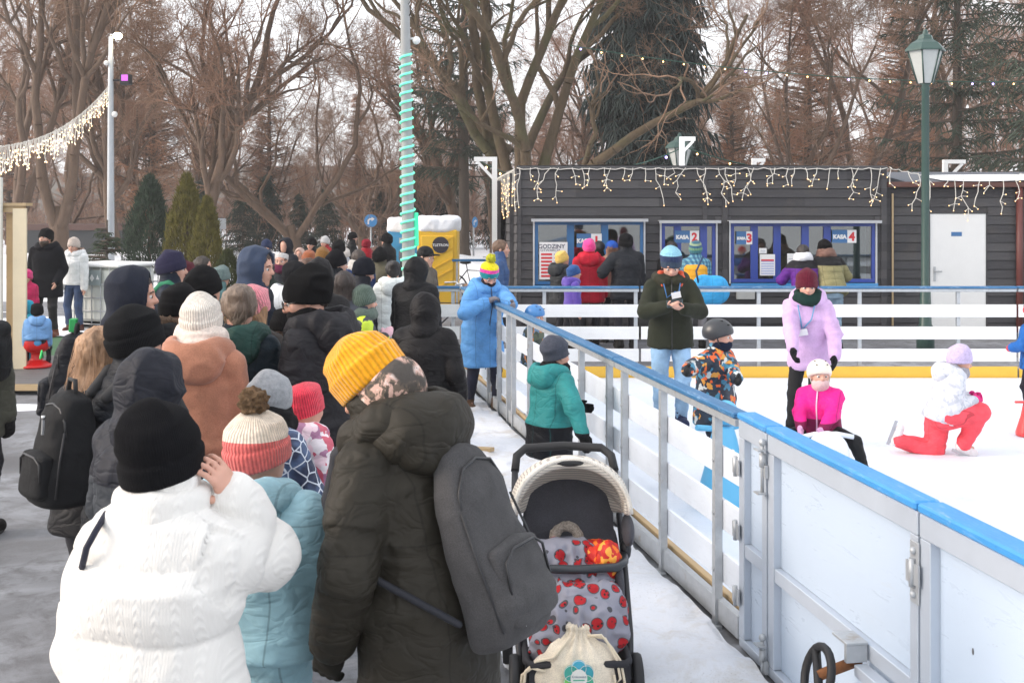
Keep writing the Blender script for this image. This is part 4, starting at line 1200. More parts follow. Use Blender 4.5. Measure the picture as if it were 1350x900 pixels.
kiosk = thing('ticket_kiosk', 'long dark-boarded ticket kiosk with blue-framed windows and fairy lights', 'kiosk', (0, 0, 0))
WN = [(705, 848, 292, 375), (872, 943, 294, 373), (963, 1153, 294, 372)]
hol = [(kx(a) - kx(683), kx(b) - kx(683), kz(d), kz(c)) for a, b, c, d in WN]
xl, xr = kx(683), kx(1168); ztop = kz(223)
m = MB(); siding(m, (xl, KY), (xr, KY), .10, ztop, hol)
siding(m, (xl - .18, KY + 1.2), (xl, KY), .10, ztop); siding(m, (xl - .42, KY + 3.6), (xl - .20, KY + 1.75), .10, ztop - .12)
m.build('boarded_wall', m_side, kiosk)
for q in ((xl - .01, xl + .05), (kx(952), kx(959)), (xr - .09, xr)):
    m = MB(); m.box(q[0], q[1], KY - .045, KY - .03, .1, ztop); m.build('upright_board', m_side, kiosk)
m = MB(); m.box(kx(926), kx(932), KY - .042, KY - .03, kz(294) + .02, ztop); m.build('upright_board', m_side, kiosk)
m = MB()       # structural shell behind the boards, open where the windows are
zs0, zs1 = .08, ztop - .01
xs = [xl] + [v for h in hol for v in (h[0] + xl, h[1] + xl)] + [xr]
for i in range(0, len(xs), 2): m.box(xs[i], xs[i + 1], KY + .002, KY + .06, zs0, zs1)
for h in hol: m.box(h[0] + xl, h[1] + xl, KY + .002, KY + .06, zs0, h[2]); m.box(h[0] + xl, h[1] + xl, KY + .002, KY + .06, h[3], zs1)
m.box(xl - .4, xl - .3, KY + 1.75, KY + 3.6, zs0, zs1 - .15); m.box(xl - .14, xl + .0, KY + .3, KY + 1.3, zs0, zs1 - .05); m.build('wall_core', m_side, kiosk)
m = MB(); m.box(xl, xr, KY + 1.4, KY + 1.46, zs0, zs1); m.build('inner_wall', m_inner, kiosk)
m = MB(); m.box(xl - .03, xr + .02, KY - .05, KY + 3.6, ztop, ztop + .05, b=.01); m.box(xl - .42, xr, KY + 3.0, KY + 3.6, .1, ztop - .01); m.build('roof', plain((.06, .06, .065), .7, name='felt_roof'), kiosk)
m = MB(); m.box(xl, xr, KY + .06, KY + 2.0, .62, .66); m.build('floor', m_inner, kiosk)
# snow and frost on the roof edge
gridmesh('roof_snow', xl, xr, KY - .02, KY + 3.4, 90, 12, lambda V: ztop + .052 + .02 * np.clip(vnoise(V0(V), 1.2, 4) + .3, 0, 1), snowmat(.1)).parent = kiosk
def window(k, panes, fm):
    x0, x1, y0, y1 = WN[k]; X0, X1, Z1, Z0 = kx(x0), kx(x1), kz(y0), kz(y1)
    m = MB(); fw = .055
    m.box(X0, X1, KY - .035, KY + .03, Z1 - fw, Z1, b=.004); m.box(X0, X1, KY - .035, KY + .03, Z0, Z0 + fw, b=.004)
    edges = [X0] + [kx(p) for p in panes] + [X1]
    for i, e in enumerate(edges):
        hw_ = fw * (.5 if 0 < i < len(edges) - 1 else 1.)
        c0 = e if i == 0 else (e - fw if i == len(edges) - 1 else e - .06); c1 = e + fw if i == 0 else (e if i == len(edges) - 1 else e + .06)
        m.box(c0, c1, KY - .033, KY + .028, Z0 + fw + .001, Z1 - fw - .001, b=.003)
    w = m.build('window', fm, kiosk)
    for i in range(len(edges) - 1):
        m = MB(); m.box(edges[i] + .05, edges[i + 1] - .05, KY - .002, KY + .002, Z0 + fw, Z1 - fw); m.build('pane', m_glass, w)
    m = MB(); m.box(X0 - .06, X1 + .06, KY - .20, KY - .025, Z1 + .03, Z1 + .045, Matrix.Identity(4)); m.box(X0 - .06, X1 + .06, KY - .205, KY - .195, Z1 - .0, Z1 + .045); m.build('awning', plain((.45, .46, .48), .5, .3, name='sheet_metal'), w)
    m = MB(); m.box(X0 - .03, X0 - .003, KY - .05, KY - .028, Z0 - .02, Z1); m.box(X1 + .003, X1 + .03, KY - .05, KY - .028, Z0 - .02, Z1); m.build('flashing', plain((.55, .56, .58), .5, .3, name='sheet_metal'), w)
    return w
m_fb = plain((.03, .14, .33), .4, name='blue_frame'); m_fv = plain((.032, .065, .32), .4, name='deep_blue_frame')
w1 = window(0, (752, 797), m_fb); w2 = window(1, (893, 927), m_fv); w3 = window(2, (994, 1024, 1061, 1090), m_fv)
m = MB(); m.box(kx(963), kx(1156), KY - .07, KY - .036, kz(377), kz(373)); m.box(kx(703), kx(850), KY - .07, KY - .036, kz(380), kz(376)); m.build('sill', m_blue2, kiosk)
m = MB(); m.box(kx(1092), kx(1153) - .05, KY + .3, KY + .31, kz(368), kz(296)); m.build('roller_blind', plain((.30, .36, .36), .7, name='blind'), w3)
m = MB(); m.box(kx(970), kx(994), KY - .08, KY - .032, kz(394), kz(379), b=.004); m.build('letter_box', plain((.5, .5, .48), .5, name='grey_enamel'), kiosk)
m_sb = plain((.05, .16, .36), .5, name='sign_blue', var=.03); m_red = plain((.65, .03, .04), .5, name='sign_red', var=.03); m_w = plain((.80, .80, .80), .5, name='sign_white', var=.02)
def kasa(px0, px1, pm, py0, py1, num, dy=-.045, label=None):
    s_ = thing('ticket_sign', label, 'sign', (kx((px0 + px1) / 2), KY + dy, kz((py0 + py1) / 2)), 0, 'cash desk number signs'); W = (px1 - px0) / 80; Hh_ = (py1 - py0) / 80; xm = (pm - (px0 + px1) / 2) / 80
    m = MB(); m.box(-W / 2, xm, -.002, .002, -Hh_ / 2, Hh_ / 2); m.build('blue_plate', m_sb, s_)
    m = MB(); m.box(xm + .001, W / 2, -.002, .002, -Hh_ / 2, Hh_ / 2); m.build('white_plate', m_w, s_)
    text('lettering', 'KASA', Hh_ * .42 if W > .3 else Hh_ * .26, ((-W / 2 + xm) / 2, -.004, -.01), m_w, s_, off=.006)
    text('number', num, Hh_ * .9, ((W / 2 + xm) / 2, -.004, -.01), m_red, s_, off=.008)
kasa(970, 991, 983, 305, 322, '3', label='small sign reading KASA 3 on the ticket window')
kasa(1096, 1128, 1116, 303, 320, '4', label='blue and white sign reading KASA 4 on the right pane')
kasa(889, 921, 909, 304, 320, '2', label='blue and white KASA sign above the yellow vest')
kasa(760, 793, 779, 308, 326, '1', label='blue and white KASA sign behind the pink hat')
def notice(name, px0, px1, py0, py1, label, rows, cols, head=None, cat='poster', dy=-.043):
    t = thing(name, label, cat, (kx((px0 + px1) / 2), KY + dy, kz((py0 + py1) / 2))); W = (px1 - px0) / 80; Hh_ = (py1 - py0) / 80
    m = MB(); m.box(-W / 2, W / 2, -.002, .002, -Hh_ / 2, Hh_ / 2); m.build('sheet', m_w, t)
    for c0, c1, mat in cols:
        m = MB()
        for i in range(rows):
            z = Hh_ * (.22 - .68 * (i + .5) / rows); m.box(-W / 2 + c0 * W, -W / 2 + c1 * W, -.0045, -.0025, z - Hh_ * .026, z + Hh_ * .026)
        m.build('table_column', mat, t)
    return t, W, Hh_
t, W, Hh_ = notice('opening_hours_poster', 711, 748, 319, 368, 'white opening hours poster with red rows on the window', 7, ((.06, .45, m_red), (.52, .92, plain((.45, .47, .55), .6, name='grey_ink'))))
m_gi = plain((.12, .13, .17), .6, name='dark_ink')
text('lettering', 'GODZINY', .095, (-.03, -.004, Hh_ * .38), m_gi, t, off=.002); text('lettering', 'OTWARCIA', .062, (-.05, -.004, Hh_ * .28), m_gi, t)
t, W, Hh_ = notice('price_list', 1001, 1021, 335, 363, 'white price list with red and blue table on the window', 6, ((.08, .92, plain((.40, .45, .72), .6, name='pale_blue_ink')),))
m = MB(); m.box(-W * .42, W * .42, -.006, -.0046, Hh_ * .18, Hh_ * .26); m.build('table_head', m_red, t)
t, W, Hh_ = notice('notice_sheet', 1000, 1010, 327, 334, 'small white notice above the price list', 2, ((.2, .8, m_sb),))
t, W, Hh_ = notice('notice_sheet', 1037, 1048, 334, 352, 'white notice beside the purple jacket', 3, ((.15, .85, plain((.5, .5, .55), .6, name='grey_ink2')),))

# lower shed with white door
shed = thing('service_shed', 'lower dark-boarded shed with a plain white door and red gutter', 'shed', (0, 0, 0))
sx0, sx1 = xr + .02, kx(1420); sz = kz(247)
dX0, dX1, dZ = kx(1229), kx(1303), kz(282)
m = MB(); siding(m, (sx0, KY + .12), (sx1, KY + .12), .10, sz, [(dX0 - sx0 - .03, dX1 - sx0 + .03, .1, dZ + .03)]); m.build('boarded_wall', m_side, shed)
m = MB(); m.box(sx0, dX0 - .03, KY + .122, KY + .2, .1, sz); m.box(dX1 + .03, sx1, KY + .122, KY + .2, .1, sz); m.box(dX0 - .03, dX1 + .03, KY + .122, KY + .2, dZ + .03, sz); m.box(sx0, sx1, KY + 3, KY + 3.1, .1, sz); m.build('wall_core', m_side, shed)
m = MB(); m.box(dX0, dX1, KY + .10, KY + .15, .12, dZ, b=.004); d_ = m.build('door', m_white, shed)
m = MB(); m.box(dX0 + .06, dX0 + .085, KY + .075, KY + .098, kz(361), kz(355)); m.tube([(dX0 + .07, KY + .085, kz(358)), (dX0 + .07, KY + .05, kz(358)), (dX0 + .18, KY + .05, kz(358))], .01, 6); m.box(dX0 + .055, dX0 + .09, KY + .09, KY + .099, kz(371), kz(352)); m.build('handle', m_galv, d_)
m = MB(); m.box(kx(1257), kx(1271), KY + .094, KY + .099, kz(311.5), kz(306)); m.build('nameplate', m_sb, d_)
m = MB(); m.box(dX0 - .028, dX0 - .002, KY + .09, KY + .12, .1, dZ + .028); m.box(dX1 + .002, dX1 + .028, KY + .09, KY + .12, .1, dZ + .028); m.box(dX0 - .028, dX1 + .028, KY + .09, KY + .12, dZ + .003, dZ + .03); m.build('door_frame', m_side, shed)
m_brn = plain((.10, .035, .025), .45, name='brown_gutter')
m = MB(); m.box(sx0, sx1, KY - .02, KY + .10, sz, sz + .09, b=.01); m.build('gutter', m_brn, shed)
m = MB(); m.tube([(kx(1346), KY + .05, sz), (kx(1346), KY + .05, .1)], .055, 12); m.build('downpipe', plain((.13, .035, .03), .45, name='red_brown_pipe'), shed)
m = MB(); m.prism([(KY + .0, sz + .092), (KY + 1.9, sz + .30), (KY + 3.3, sz + .25), (KY + 3.3, sz + .05), (KY + .0, sz + .05)], sx0 + .3, sx1, 'x'); m.build('roof', plain((.10, .11, .13), .7, name='roof_sheet'), shed)
gridmesh('roof_snow', sx0 + .9, sx1, KY - .03, KY + 1.2, 80, 10, lambda V: sz + .10 + .11 * np.clip((V[:, 1] - KY) / 1.2, 0, 1) + .035 * np.clip(vnoise(V0(V), 1.1, 4) + .55, 0, 1), snowmat(.05)).parent = shed
m = MB(); m.box(sx0 + .1, sx0 + .13, KY + .07, KY + .09, .2, sz - .1); m.build('batten', m_wood, shed)

# ------------------------------------------------------------ icicle light chains
m_wire = plain((.75, .72, .66), .5, name='white_wire'); m_bulb = emit((1., .60, .26), 1.7); 
def sph(name, r, mat, n=8, k=6):
    m = MB(); m.sphere((0, 0, 0), r, n, k); me = m.mesh(name); me.materials.append(mat); return me
def icicles(label, path, step, lens, seed, rb=.0085, rw=.0068, mb=m_bulb, jitter=.06, maxp=100, perp=None):
    """path: function 0..1 -> point; strands hang down with little side twigs, a bulb at each tip"""
    rng = random.Random(seed); t = thing('icicle_lights', label, 'fairy lights', path(0))
    o = path(0); P_ = lambda p: Vector(p) - o
    N_ = 60; top = [P_(path(i / N_)) for i in range(N_ + 1)]; L = sum((top[i + 1] - top[i]).length for i in range(N_))
    for i in range(len(top)): top[i].z -= .03 * abs(math.sin(i * 1.1))
    m = MB(); m.tube(top, rw, 5); bulbs = []
    n = int(L / step)
    for i in range(n):
        u = (i + rng.random() * .6) / n; p = P_(path(u)); ln = rng.choice(lens) * rng.uniform(.8, 1.15)
        dr = Vector(path(min(u + .01, 1)) - path(max(u - .01, 0))).normalized()
        pts = [p]; k = max(2, int(ln / .09))
        for j in range(k):
            p = p + Vector((0, 0, -ln / k)) + dr * rng.gauss(0, jitter * .55) + Vector((0, rng.gauss(0, .01), 0)); pts.append(p)
            for q_ in (1, -1):
                if rng.random() < .36:
                    e = p + dr * q_ * rng.uniform(.04, .10) + Vector((0, -.01, -rng.uniform(.0, .06))); m.tube([p, e], rw * .8, 4, cap=False); bulbs.append(e)
        m.tube(pts, rw, 4, cap=False); bulbs.append(p + Vector((0, 0, -.012)))
    m.build('wire', m_wire, t)
    me = sph('bulb', rb, mb); rng.shuffle(bulbs)
    for b in bulbs[:maxp]:
        ob = bpy.data.objects.new('bulb', me); link(ob, t); ob.location = b
    if len(bulbs) > maxp:
        mm = MB()
        for b in bulbs[maxp:]: mm.sphere(b, rb, 6, 4)
        ob = mm.build('bulb', mb, t); ob['kind'] = 'stuff'
    return t
zt_ = ztop + .03
icicles('icicle lights along the front edge of the kiosk roof', lambda u: Vector((xl - .02 + (xr - xl + .02) * u, KY - .07, zt_ - .01)), .165, (.18, .30, .30, .45, .58), 11)
icicles('dense icicle lights bunched over the side wall of the kiosk', lambda u: Vector((xl - .06 - .36 * u, KY - .02 + 2.9 * u, zt_ - .02 - .12 * u)), .10, (.35, .55, .7), 12, maxp=90)
icicles('icicle lights sagging over the shed roof by the lamp post', lambda u: Vector((xr + .02 + 3.0 * u, KY - .12, zt_ - .0 - .20 * math.sin(PI * min(u * 1.1, 1)) + .03 * u)), .20, (.15, .25, .45, .6), 13)
p0, p1 = P(143, 113, 50.), P(-60, 190, 84.)
icicles('glowing icicle light curtain hanging from the tall grey lamp pole', lambda u: p0.lerp(p1, u) + Vector((0, 0, -.95 * 4 * u * (1 - u) * .55)), .105, (.22, .34, .50), 14, rb=.012, rw=.008, mb=emit((1., .70, .38), 2.6))

# bulbs strung between the trees
def bulb_string(label, a, b, sag, n, seed, cols=None):
    t = thing('light_string', label, 'light string', a); b = Vector(b) - Vector(a)
    f = lambda u: b * u + Vector((0, 0, -sag * 4 * u * (1 - u)))
    m = MB(); m.tube([f(i / 24) for i in range(25)], .012, 5); m.build('cable', plain((.02, .07, .05), .6, name='green_cable'), t)
    rng = random.Random(seed)
    me1 = sph('bulb', .019, emit((1., .60, .22), 3.5)); me2 = sph('bulb', .024, emit((.45, .35, 1.), 3.))
    for i in range(n):
        u = (i + .5) / n; ob = bpy.data.objects.new('bulb', me2 if rng.random() < .2 else me1); link(ob, t); ob.location = f(u) + Vector((0, 0, -.05))
bulb_string('string of small coloured bulbs crossing the dark spruce', P(752, 60, 55), P(1350, 108, 55), .25, 22, 1)
bulb_string('green cable with bulbs rising from the kiosk roof to the hidden lamp', P(740, 226, 72), P(897, 196, 68), .15, 4, 2)
bulb_string('green cable with bulbs from the hidden lamp towards the right', P(897, 192, 68), P(1135, 222, 60), .25, 6, 3)
bulb_string('faint string of bulbs between the white bracket posts', P(632, 212, 74), P(720, 236, 70), .1, 5, 5)

# ------------------------------------------------------------ posts, lamps, signs
def bracket_post(px, py, s, label, arm=-.35, base=0.):
    t = thing('bracket_post', label, 'post', (wx(px, s), wy(s), base), 0, 'white bracket posts for light strings'); h = wz(py, s)
    m = MB(); m.box(-.045, .045, -.045, .045, 0, h); m.build('post', m_white, t)
    m = MB(); m.box(min(arm, 0) if arm < 0 else -.045, .045 if arm < 0 else arm, -.04, .04, h + .003, h + .08); m.beam((arm * .85, 0, h - .0), (0, 0, h - abs(arm) * .9), .05, .06, (0, 1, 0)); m.build('arm', m_white, t)
bracket_post(652, 213, 75., 'white bracket post standing at the corner of the kiosk', -.36)
bracket_post(899, 186, 70., 'white bracket post behind the kiosk beside the old lamp', .25)
bracket_post(994, 214, 66., 'low white bracket post top above the middle of the kiosk', .22)
bracket_post(1246, 216, 66., 'white bracket post top above the shed roof', .40)
def lantern(px, s, ptop, label, lit=False):
    t = thing('street_lamp', label, 'street lamp', (wx(px, s), wy(s), 0)); H_ = wz(ptop, s); mg = plain((.035, .075, .065), .4, name='green_enamel')
    hb_ = H_ - .80
    m = MB(); m.lathe([(.13, 0), (.13, .35), (.09, .42), (.075, .9), (.06, .95), (.055, hb_ - .1), (.07, hb_ - .08), (.05, hb_ - .03), (.09, hb_)], 16); m.build('post', mg, t)
    m = MB(); m.lathe([(.115, hb_ + .002), (.255, hb_ + .48)], 6, cap=True); m.build('glass', plain((.45, .47, .46), .25, name='frosted_glass'), t)
    m = MB()
    for k in range(6):
        a = PI / 3 * k; m.tube([(.12 * math.cos(a), .12 * math.sin(a), hb_), (.262 * math.cos(a), .262 * math.sin(a), hb_ + .48)], .012, 5)
    m.lathe([(.31, hb_ + .48), (.31, hb_ + .50), (.22, hb_ + .60), (.12, hb_ + .66), (.10, hb_ + .72), (.05, hb_ + .74), (.03, hb_ + .80), (.0, hb_ + .82)], 6); m.build('lantern_frame', mg, t)
lantern(1220, 88., 40, 'tall dark green lamp post with a hexagonal lantern in front of the shed')
lantern(896, 62., 176, 'green hexagonal lantern half hidden behind the kiosk roof')
# concrete pole with a green light spiral
s = 110.; t = thing('light_pole', 'grey concrete pole wrapped in a spiral of green light rope', 'pole', (wx(541, s), wy(s), 0)); t.rotation_euler = (0, R(-.8), 0)
m = MB(); m.lathe([(.088, 0), (.074, 2.), (.055, 4.6), (.04, 6.4)], 20); m.build('shaft', plain((.33, .34, .34), .8, name='concrete', bs=.3, bscale=60.), t)
pts = []
for i in range(820):
    u = i / 819; z = .95 + (4.02 - .95) * u; a = u * 2 * PI * 28; r = .088 - z * .0088 + .014; pts.append((r * math.cos(a), r * math.sin(a), z))
m = MB(); m.tube(pts, .0145, 5); m.build('light_rope', emit((.16, .78, .50), .34), t)
m = MB(); m.box(.075, .125, -.03, .03, 1.72, 2.12, b=.01); m.build('light_box', emit((.06, .70, .40), .16), t)
m = MB(); m.tube([(.05, 0, 4.2), (.15, 0, 4.2)], .015, 6); m.sphere((.13, 0, 4.18), .05, 8, 6); m.build('camera', m_white, t)
rng = random.Random(4); m = MB()
for i in range(12):
    z = 4.6 + i * .14; m.tube([(.05, 0, z), (.05 + rng.uniform(.02, .12), rng.uniform(-.08, 0), z - rng.uniform(.02, .12)), (.05, -.03, z - .13)], .006, 4)
m.build('loose_cable', m_dark, t)
# grey lamp pole
s = 50.; t = thing('lamp_pole', 'tall grey lamp pole with a lit white lamp and a floodlight', 'lamp pole', (wx(146, s), wy(s), 0))
m = MB(); m.lathe([(.10, 0), (.09, 2.5), (.075, 5), (.055, 6.6)], 14); m.build('shaft', plain((.42, .45, .48), .5, .3, name='grey_pole'), t)
m = MB(); m.tube([(0, 0, 6.45), (0, 0, 6.65), (.2, -.1, 6.62)], .03, 6); m.build('lamp_arm', m_galv, t)
m = MB(); m.sphere((.22, -.12, 6.60), (.12, .12, .09), 12, 8); m.build('lamp_bulb', emit((1., .78, .45), 14.), t)
m = MB(); m.tube([(.05, 0, 5.45), (.32, -.05, 5.45)], .03, 6); m.box(.28, .56, -.15, .05, 5.32, 5.60, b=.02); m.build('floodlight', m_dark, t)
m = MB(); m.box(.33, .50, -.158, -.152, 5.42, 5.58); m.build('floodlight_glass', emit((.75, .15, .85), .12), t)
m = MB(); m.sphere((-.10, -.05, 5.9), .07, 8, 6); m.build('clamp', m_white, t); m = MB(); m.sphere((.12, -.05, 4.55), .08, 8, 6); m.build('clamp', m_white, t)
# road signs
def road_sign(px, py, s, label, disc=True, arrow=False, r=.24, turn=0):
    t = thing('road_sign', label, 'sign', (wx(px, s), wy(s), 0)); t.rotation_euler = (0, 0, R(turn)); z = wz(py, s)
    m = MB(); m.tube([(0, .02, -.3), (0, .02, z + .1)], .035, 8); m.build('post', m_galv, t)
    m = MB()
    if disc: m.lathe([(r, -.0), (r, .012)], 24, Matrix.Translation((0, -.03, z)) @ Matrix.Rotation(R(90), 4, 'X'))
    else: m.box(-r, r, -.02, -.008, z - r, z + r, b=.005)
    m.build('plate', m_blue2 if disc else plain((.42, .44, .46), .5, .2, name='sign_back'), t)
    if arrow:
        m = MB(); y = -.046
        for poly in ([(-.12, -.13), (-.06, -.13), (-.06, .0), (-.02, .03), (.03, .03), (.03, .09), (-.05, .09), (-.12, .03)], [(.03, -.02), (.03, .14), (.14, .06)]):
            m.prism([(x * r / .24, z + zz * r / .24) for x, zz in poly], y, y + .004, 'y')
        m.build('arrow', m_w, t)
road_sign(489, 291, 36., 'round blue road sign with a white right-turn arrow', arrow=True)
road_sign(625, 293, 36., 'round blue sign turned aside to the right of the yellow cabin', r=.2, turn=62, arrow=True)
road_sign(291, 295, 30., 'square grey sign back behind the green thujas', disc=False, r=.24)
# portable toilets
def cabin(px0, px1, ytop, s, label, c, logo=False):
    X0, X1 = wx(px0, s), wx(px1, s); W = X1 - X0; Z = wz(ytop, s); t = thing('toilet_cabin', label, 'portable toilet', ((X0 + X1) / 2, wy(s) + .5, 0)); mc = plain(c, .4, name='cabin_plastic', var=.06)
    m = MB(); m.box(-W / 2, W / 2, -.5, .5, .02, Z, b=.03); m.build('body', mc, t)
    m = MB(); m.box(-W / 2 + .08, W / 2 - .08, -.525, -.498, .12, Z - .12, b=.01)
    for i in range(5):
        z0 = .3 + i * .22; m.beam((-W / 2 + .1, -.53, z0), (W / 2 - .1, -.53, z0 + .35), .02, .02)
    m.build('door', mc, t)
    F = Field(.03, .05); F.ell((0, 0, Z + .10), (W / 2 + .02, .52, .16), pw=6.)
    F.build('snow_cap', snowmat(.03, name='roof_snow'), t, disp=lambda V, n: .035 * vnoise(V, 4, 4) + .015 * vnoise(V, 11, 5))
    if logo:
        m = MB(); m.lathe([(.17, 0), (.17, .01)], 28, Matrix.Translation((.07, -.535, Z - .31)) @ Matrix.Rotation(R(90), 4, 'X')); d_ = m.build('round_plate', plain((.03, .025, .035), .4, name='dark_plate'), t)
        text('lettering', 'TLETRON', .075, (.07, -.549, Z - .315), m_w, t, off=.001)
    else:
        m = MB(); m.box(-.12, .18, -.535, -.527, Z - .28, Z - .16); m.build('vent', m_galv, t)
    return t
cabin(550, 603, 303, 64., 'yellow toilet cabin with a round dark plate and thick snow on top', (.80, .48, .03), True)
cabin(511, 556, 304, 60., 'light blue toilet cabin mostly behind the green-lit pole', (.05, .27, .50))
# wooden booth and deck on the far left
t = thing('deck', 'low grey wooden deck in front of the man in the black coat', 'deck', (-6.9, 14.6, 0)); t['kind'] = 'thing'
m_deck = woodpaint((.12, .115, .115), .5, 'weathered_deck')
m = MB()
for i in range(17): m.box(-2.2, 1.9, -.9 + i * .148, -.9 + i * .148 + .138, .10, .135, b=.004)
m.build('boards', m_deck, t)
m = MB(); m.box(-2.2, 1.9, -.93, -.905, .055, .128); m.build('edge_board', m_wood, t)
m = MB()
for x in (-1.9, -.6, .7, 1.7): m.box(x - .05, x + .05, -.85, 1.4, .0, .098)
m.build('joist', m_wood, t)
sheet('artificial_turf', [(-8.6, 16.5), (-5.0, 16.5), (-5.0, 19.6), (-8.6, 19.6)], .02, plain((.05, .13, .06), .95, var=.3, vs=30, name='green_turf', bs=.5, bscale=200.))
s = 104.; bx = wx(36, s); t = thing('wooden_booth', 'corner of a timber booth with a cream painted post', 'booth', (bx, wy(s), .135))
m = MB(); m.box(-.17, 0, -.04, .0, 0, 2.03, b=.004); m.build('corner_post', woodpaint((.78, .66, .46), .15, 'cream_paint'), t)
m = MB(); m.box(-.32, -.04, -.02, .06, 1.98, 2.06, b=.003); m.box(-.29, -.155, .05, .11, 0, 1.97, b=.003); m.build('timber_frame', m_wood, t)
m = MB(); m.box(-.42, -.285, -.10, -.05, -.1, 2.42, b=.004); m.build('door_post', woodpaint((.66, .66, .60), .2, 'white_post'), t)
m = MB(); m.box(-2.2, -.43, .1, .16, 0, 2.0); m.build('back_panel', m_wood, t)
m = MB(); m.box(-2.2, -.0, -.05, .17, 2.062, 2.10); m.build('roof', m_wood, t)
# water container
t = thing('water_container', 'white caged water container with a grey label plate', 'container', (wx(148, 74.), wy(74.), 0), R(-24))
m = MB(); m.box(-.57, .57, -.47, .47, .16, 1.10, b=.05); m.build('tank', plain((.66, .68, .64), .4, name='translucent_plastic', var=.08), t)
m = MB()
for i in range(7):
    x = -.6 + 1.2 * i / 6; m.tube([(x, -.5, .1), (x, -.5, 1.14)], .011, 5); m.tube([(x, .5, .1), (x, .5, 1.14)], .011, 5)
for i in range(6):
    y = -.5 + i * .2; m.tube([(-.6, y, .1), (-.6, y, 1.14)], .011, 5); m.tube([(.6, y, .1), (.6, y, 1.14)], .011, 5)
for z in (.12, .35, .58, .82): m.tube([(-.6, -.5, z), (.6, -.5, z), (.6, .5, z), (-.6, .5, z)], .012, 5, closed=True)
m.build('cage', m_galv, t)
m = MB(); m.box(-.63, .63, -.53, .53, 1.11, 1.17, b=.02); m.build('top_frame', m_white, t)
m = MB(); m.box(-.48, .22, -.522, -.513, .80, 1.06); lp = m.build('label_plate', plain((.30, .35, .36), .4, .2, name='grey_plate'), t)
m = MB(); m.box(-.45, -.24, -.527, -.523, .86, 1.03); m.build('paper_label', m_w, lp)
m = MB(); m.prism([(-.02, .92), (.03, .99), (.08, .92), (.03, .86)], -.528, -.5235, 'y'); m.prism([(.12, .90), (.155, .98), (.19, .90)], -.528, -.5235, 'y'); m.build('symbol', m_w, lp)
m = MB()
for x in (-.5, 0, .5): m.box(x - .07, x + .07, -.5, .5, .0, .115)
m.build('pallet', m_dark, t)
# far buildings and barrier
t = thing('garden_hut', 'low dark hut far behind the lamp pole', 'hut', (wx(95, 30.), wy(30.), 0))
m = MB(); m.box(-2.2, 2.2, 0, 3, 0, 1.0); m.build('wall', plain((.05, .055, .06), .8, name='dark_wall'), t); m = MB(); m.prism([(-2.4, 1.0), (2.4, 1.0), (2.1, 1.25), (-2.1, 1.25)], -.1, 3.2, 'y'); m.build('roof', plain((.12, .07, .06), .8, name='brown_roof'), t)
t = thing('barrier', 'blue-railed barrier on the snow behind the bicycle', 'barrier', (wx(628, 64.), wy(64.), 0))
m = MB(); m.box(-.5, 1.4, -.03, .03, 1.02, 1.07, b=.005); m.build('rail', m_blue, t)
for x in (-.4, .5, 1.3): m = MB(); m.box(x - .02, x + .02, -.02, .02, 0, 1.02); m.build('post', m_galv, t)
# bicycles
def bicycle(px, s, label, yaw, basket=True, c=(.03, .03, .035)):
    t = thing('bicycle', label, 'bicycle', (wx(px, s), wy(s), 0), R(yaw)); mf = plain(c, .35, name='bike_frame')
    for x in (-.53, .53):
        m = MB(); m.tube([(x + .33 * math.cos(a), 0, .34 + .33 * math.sin(a)) for a in [2 * PI * i / 28 for i in range(28)]], .018, 6, closed=True); w_ = m.build('wheel', m_dark, t)
        m = MB()
        for i in range(14): a = 2 * PI * i / 14; m.tube([(x, 0, .34), (x + .31 * math.cos(a), 0, .34 + .31 * math.sin(a))], .002, 3)
        m.build('spokes', m_galv, w_)
    m = MB(); m.tube([(-.53, 0, .34), (-.1, 0, .30), (.38, 0, .72), (-.2, 0, .75), (-.1, 0, .30)], .016, 7); m.tube([(-.53, 0, .34), (-.2, 0, .75), (-.22, 0, .88)], .013, 6); m.tube([(.53, 0, .34), (.42, 0, .62), (.36, 0, .95)], .016, 7); m.build('frame', mf, t)
    m = MB(); m.tube([(.18, -.28, 1.02), (.34, -.2, 1.03), (.37, 0, .96), (.34, .2, 1.03), (.18, .28, 1.02)], .013, 6); m.build('handlebar', m_galv, t)
    m = MB(); m.sphere((-.24, 0, .92), (.13, .08, .04), 10, 6); m.build('saddle', m_dark, t)
    if basket: m = MB(); m.box(.42, .68, -.17, .17, .78, 1.0, b=.015); m.build('basket', plain((.22, .12, .06), .9, name='wicker', var=.5, vs=60, bs=.8), t)
bicycle(578, 88., 'bicycle with a brown wicker basket in front of the yellow cabin', 20)
bicycle(628, 60., 'dark bicycle parked at the barrier in the snow', 8, False)
# piece of wood on the snow
t = thing('wood_offcut', 'flat broken piece of timber lying on the snow path', 'wood', P(628, 601, 149)); t.location.z = .045
m = MB(); m.prism([(-.15, -.03), (.12, -.045), (.16, .01), (.05, .035), (-.13, .03)], 0, .035, 'z'); m.build('plank', m_wood, t)
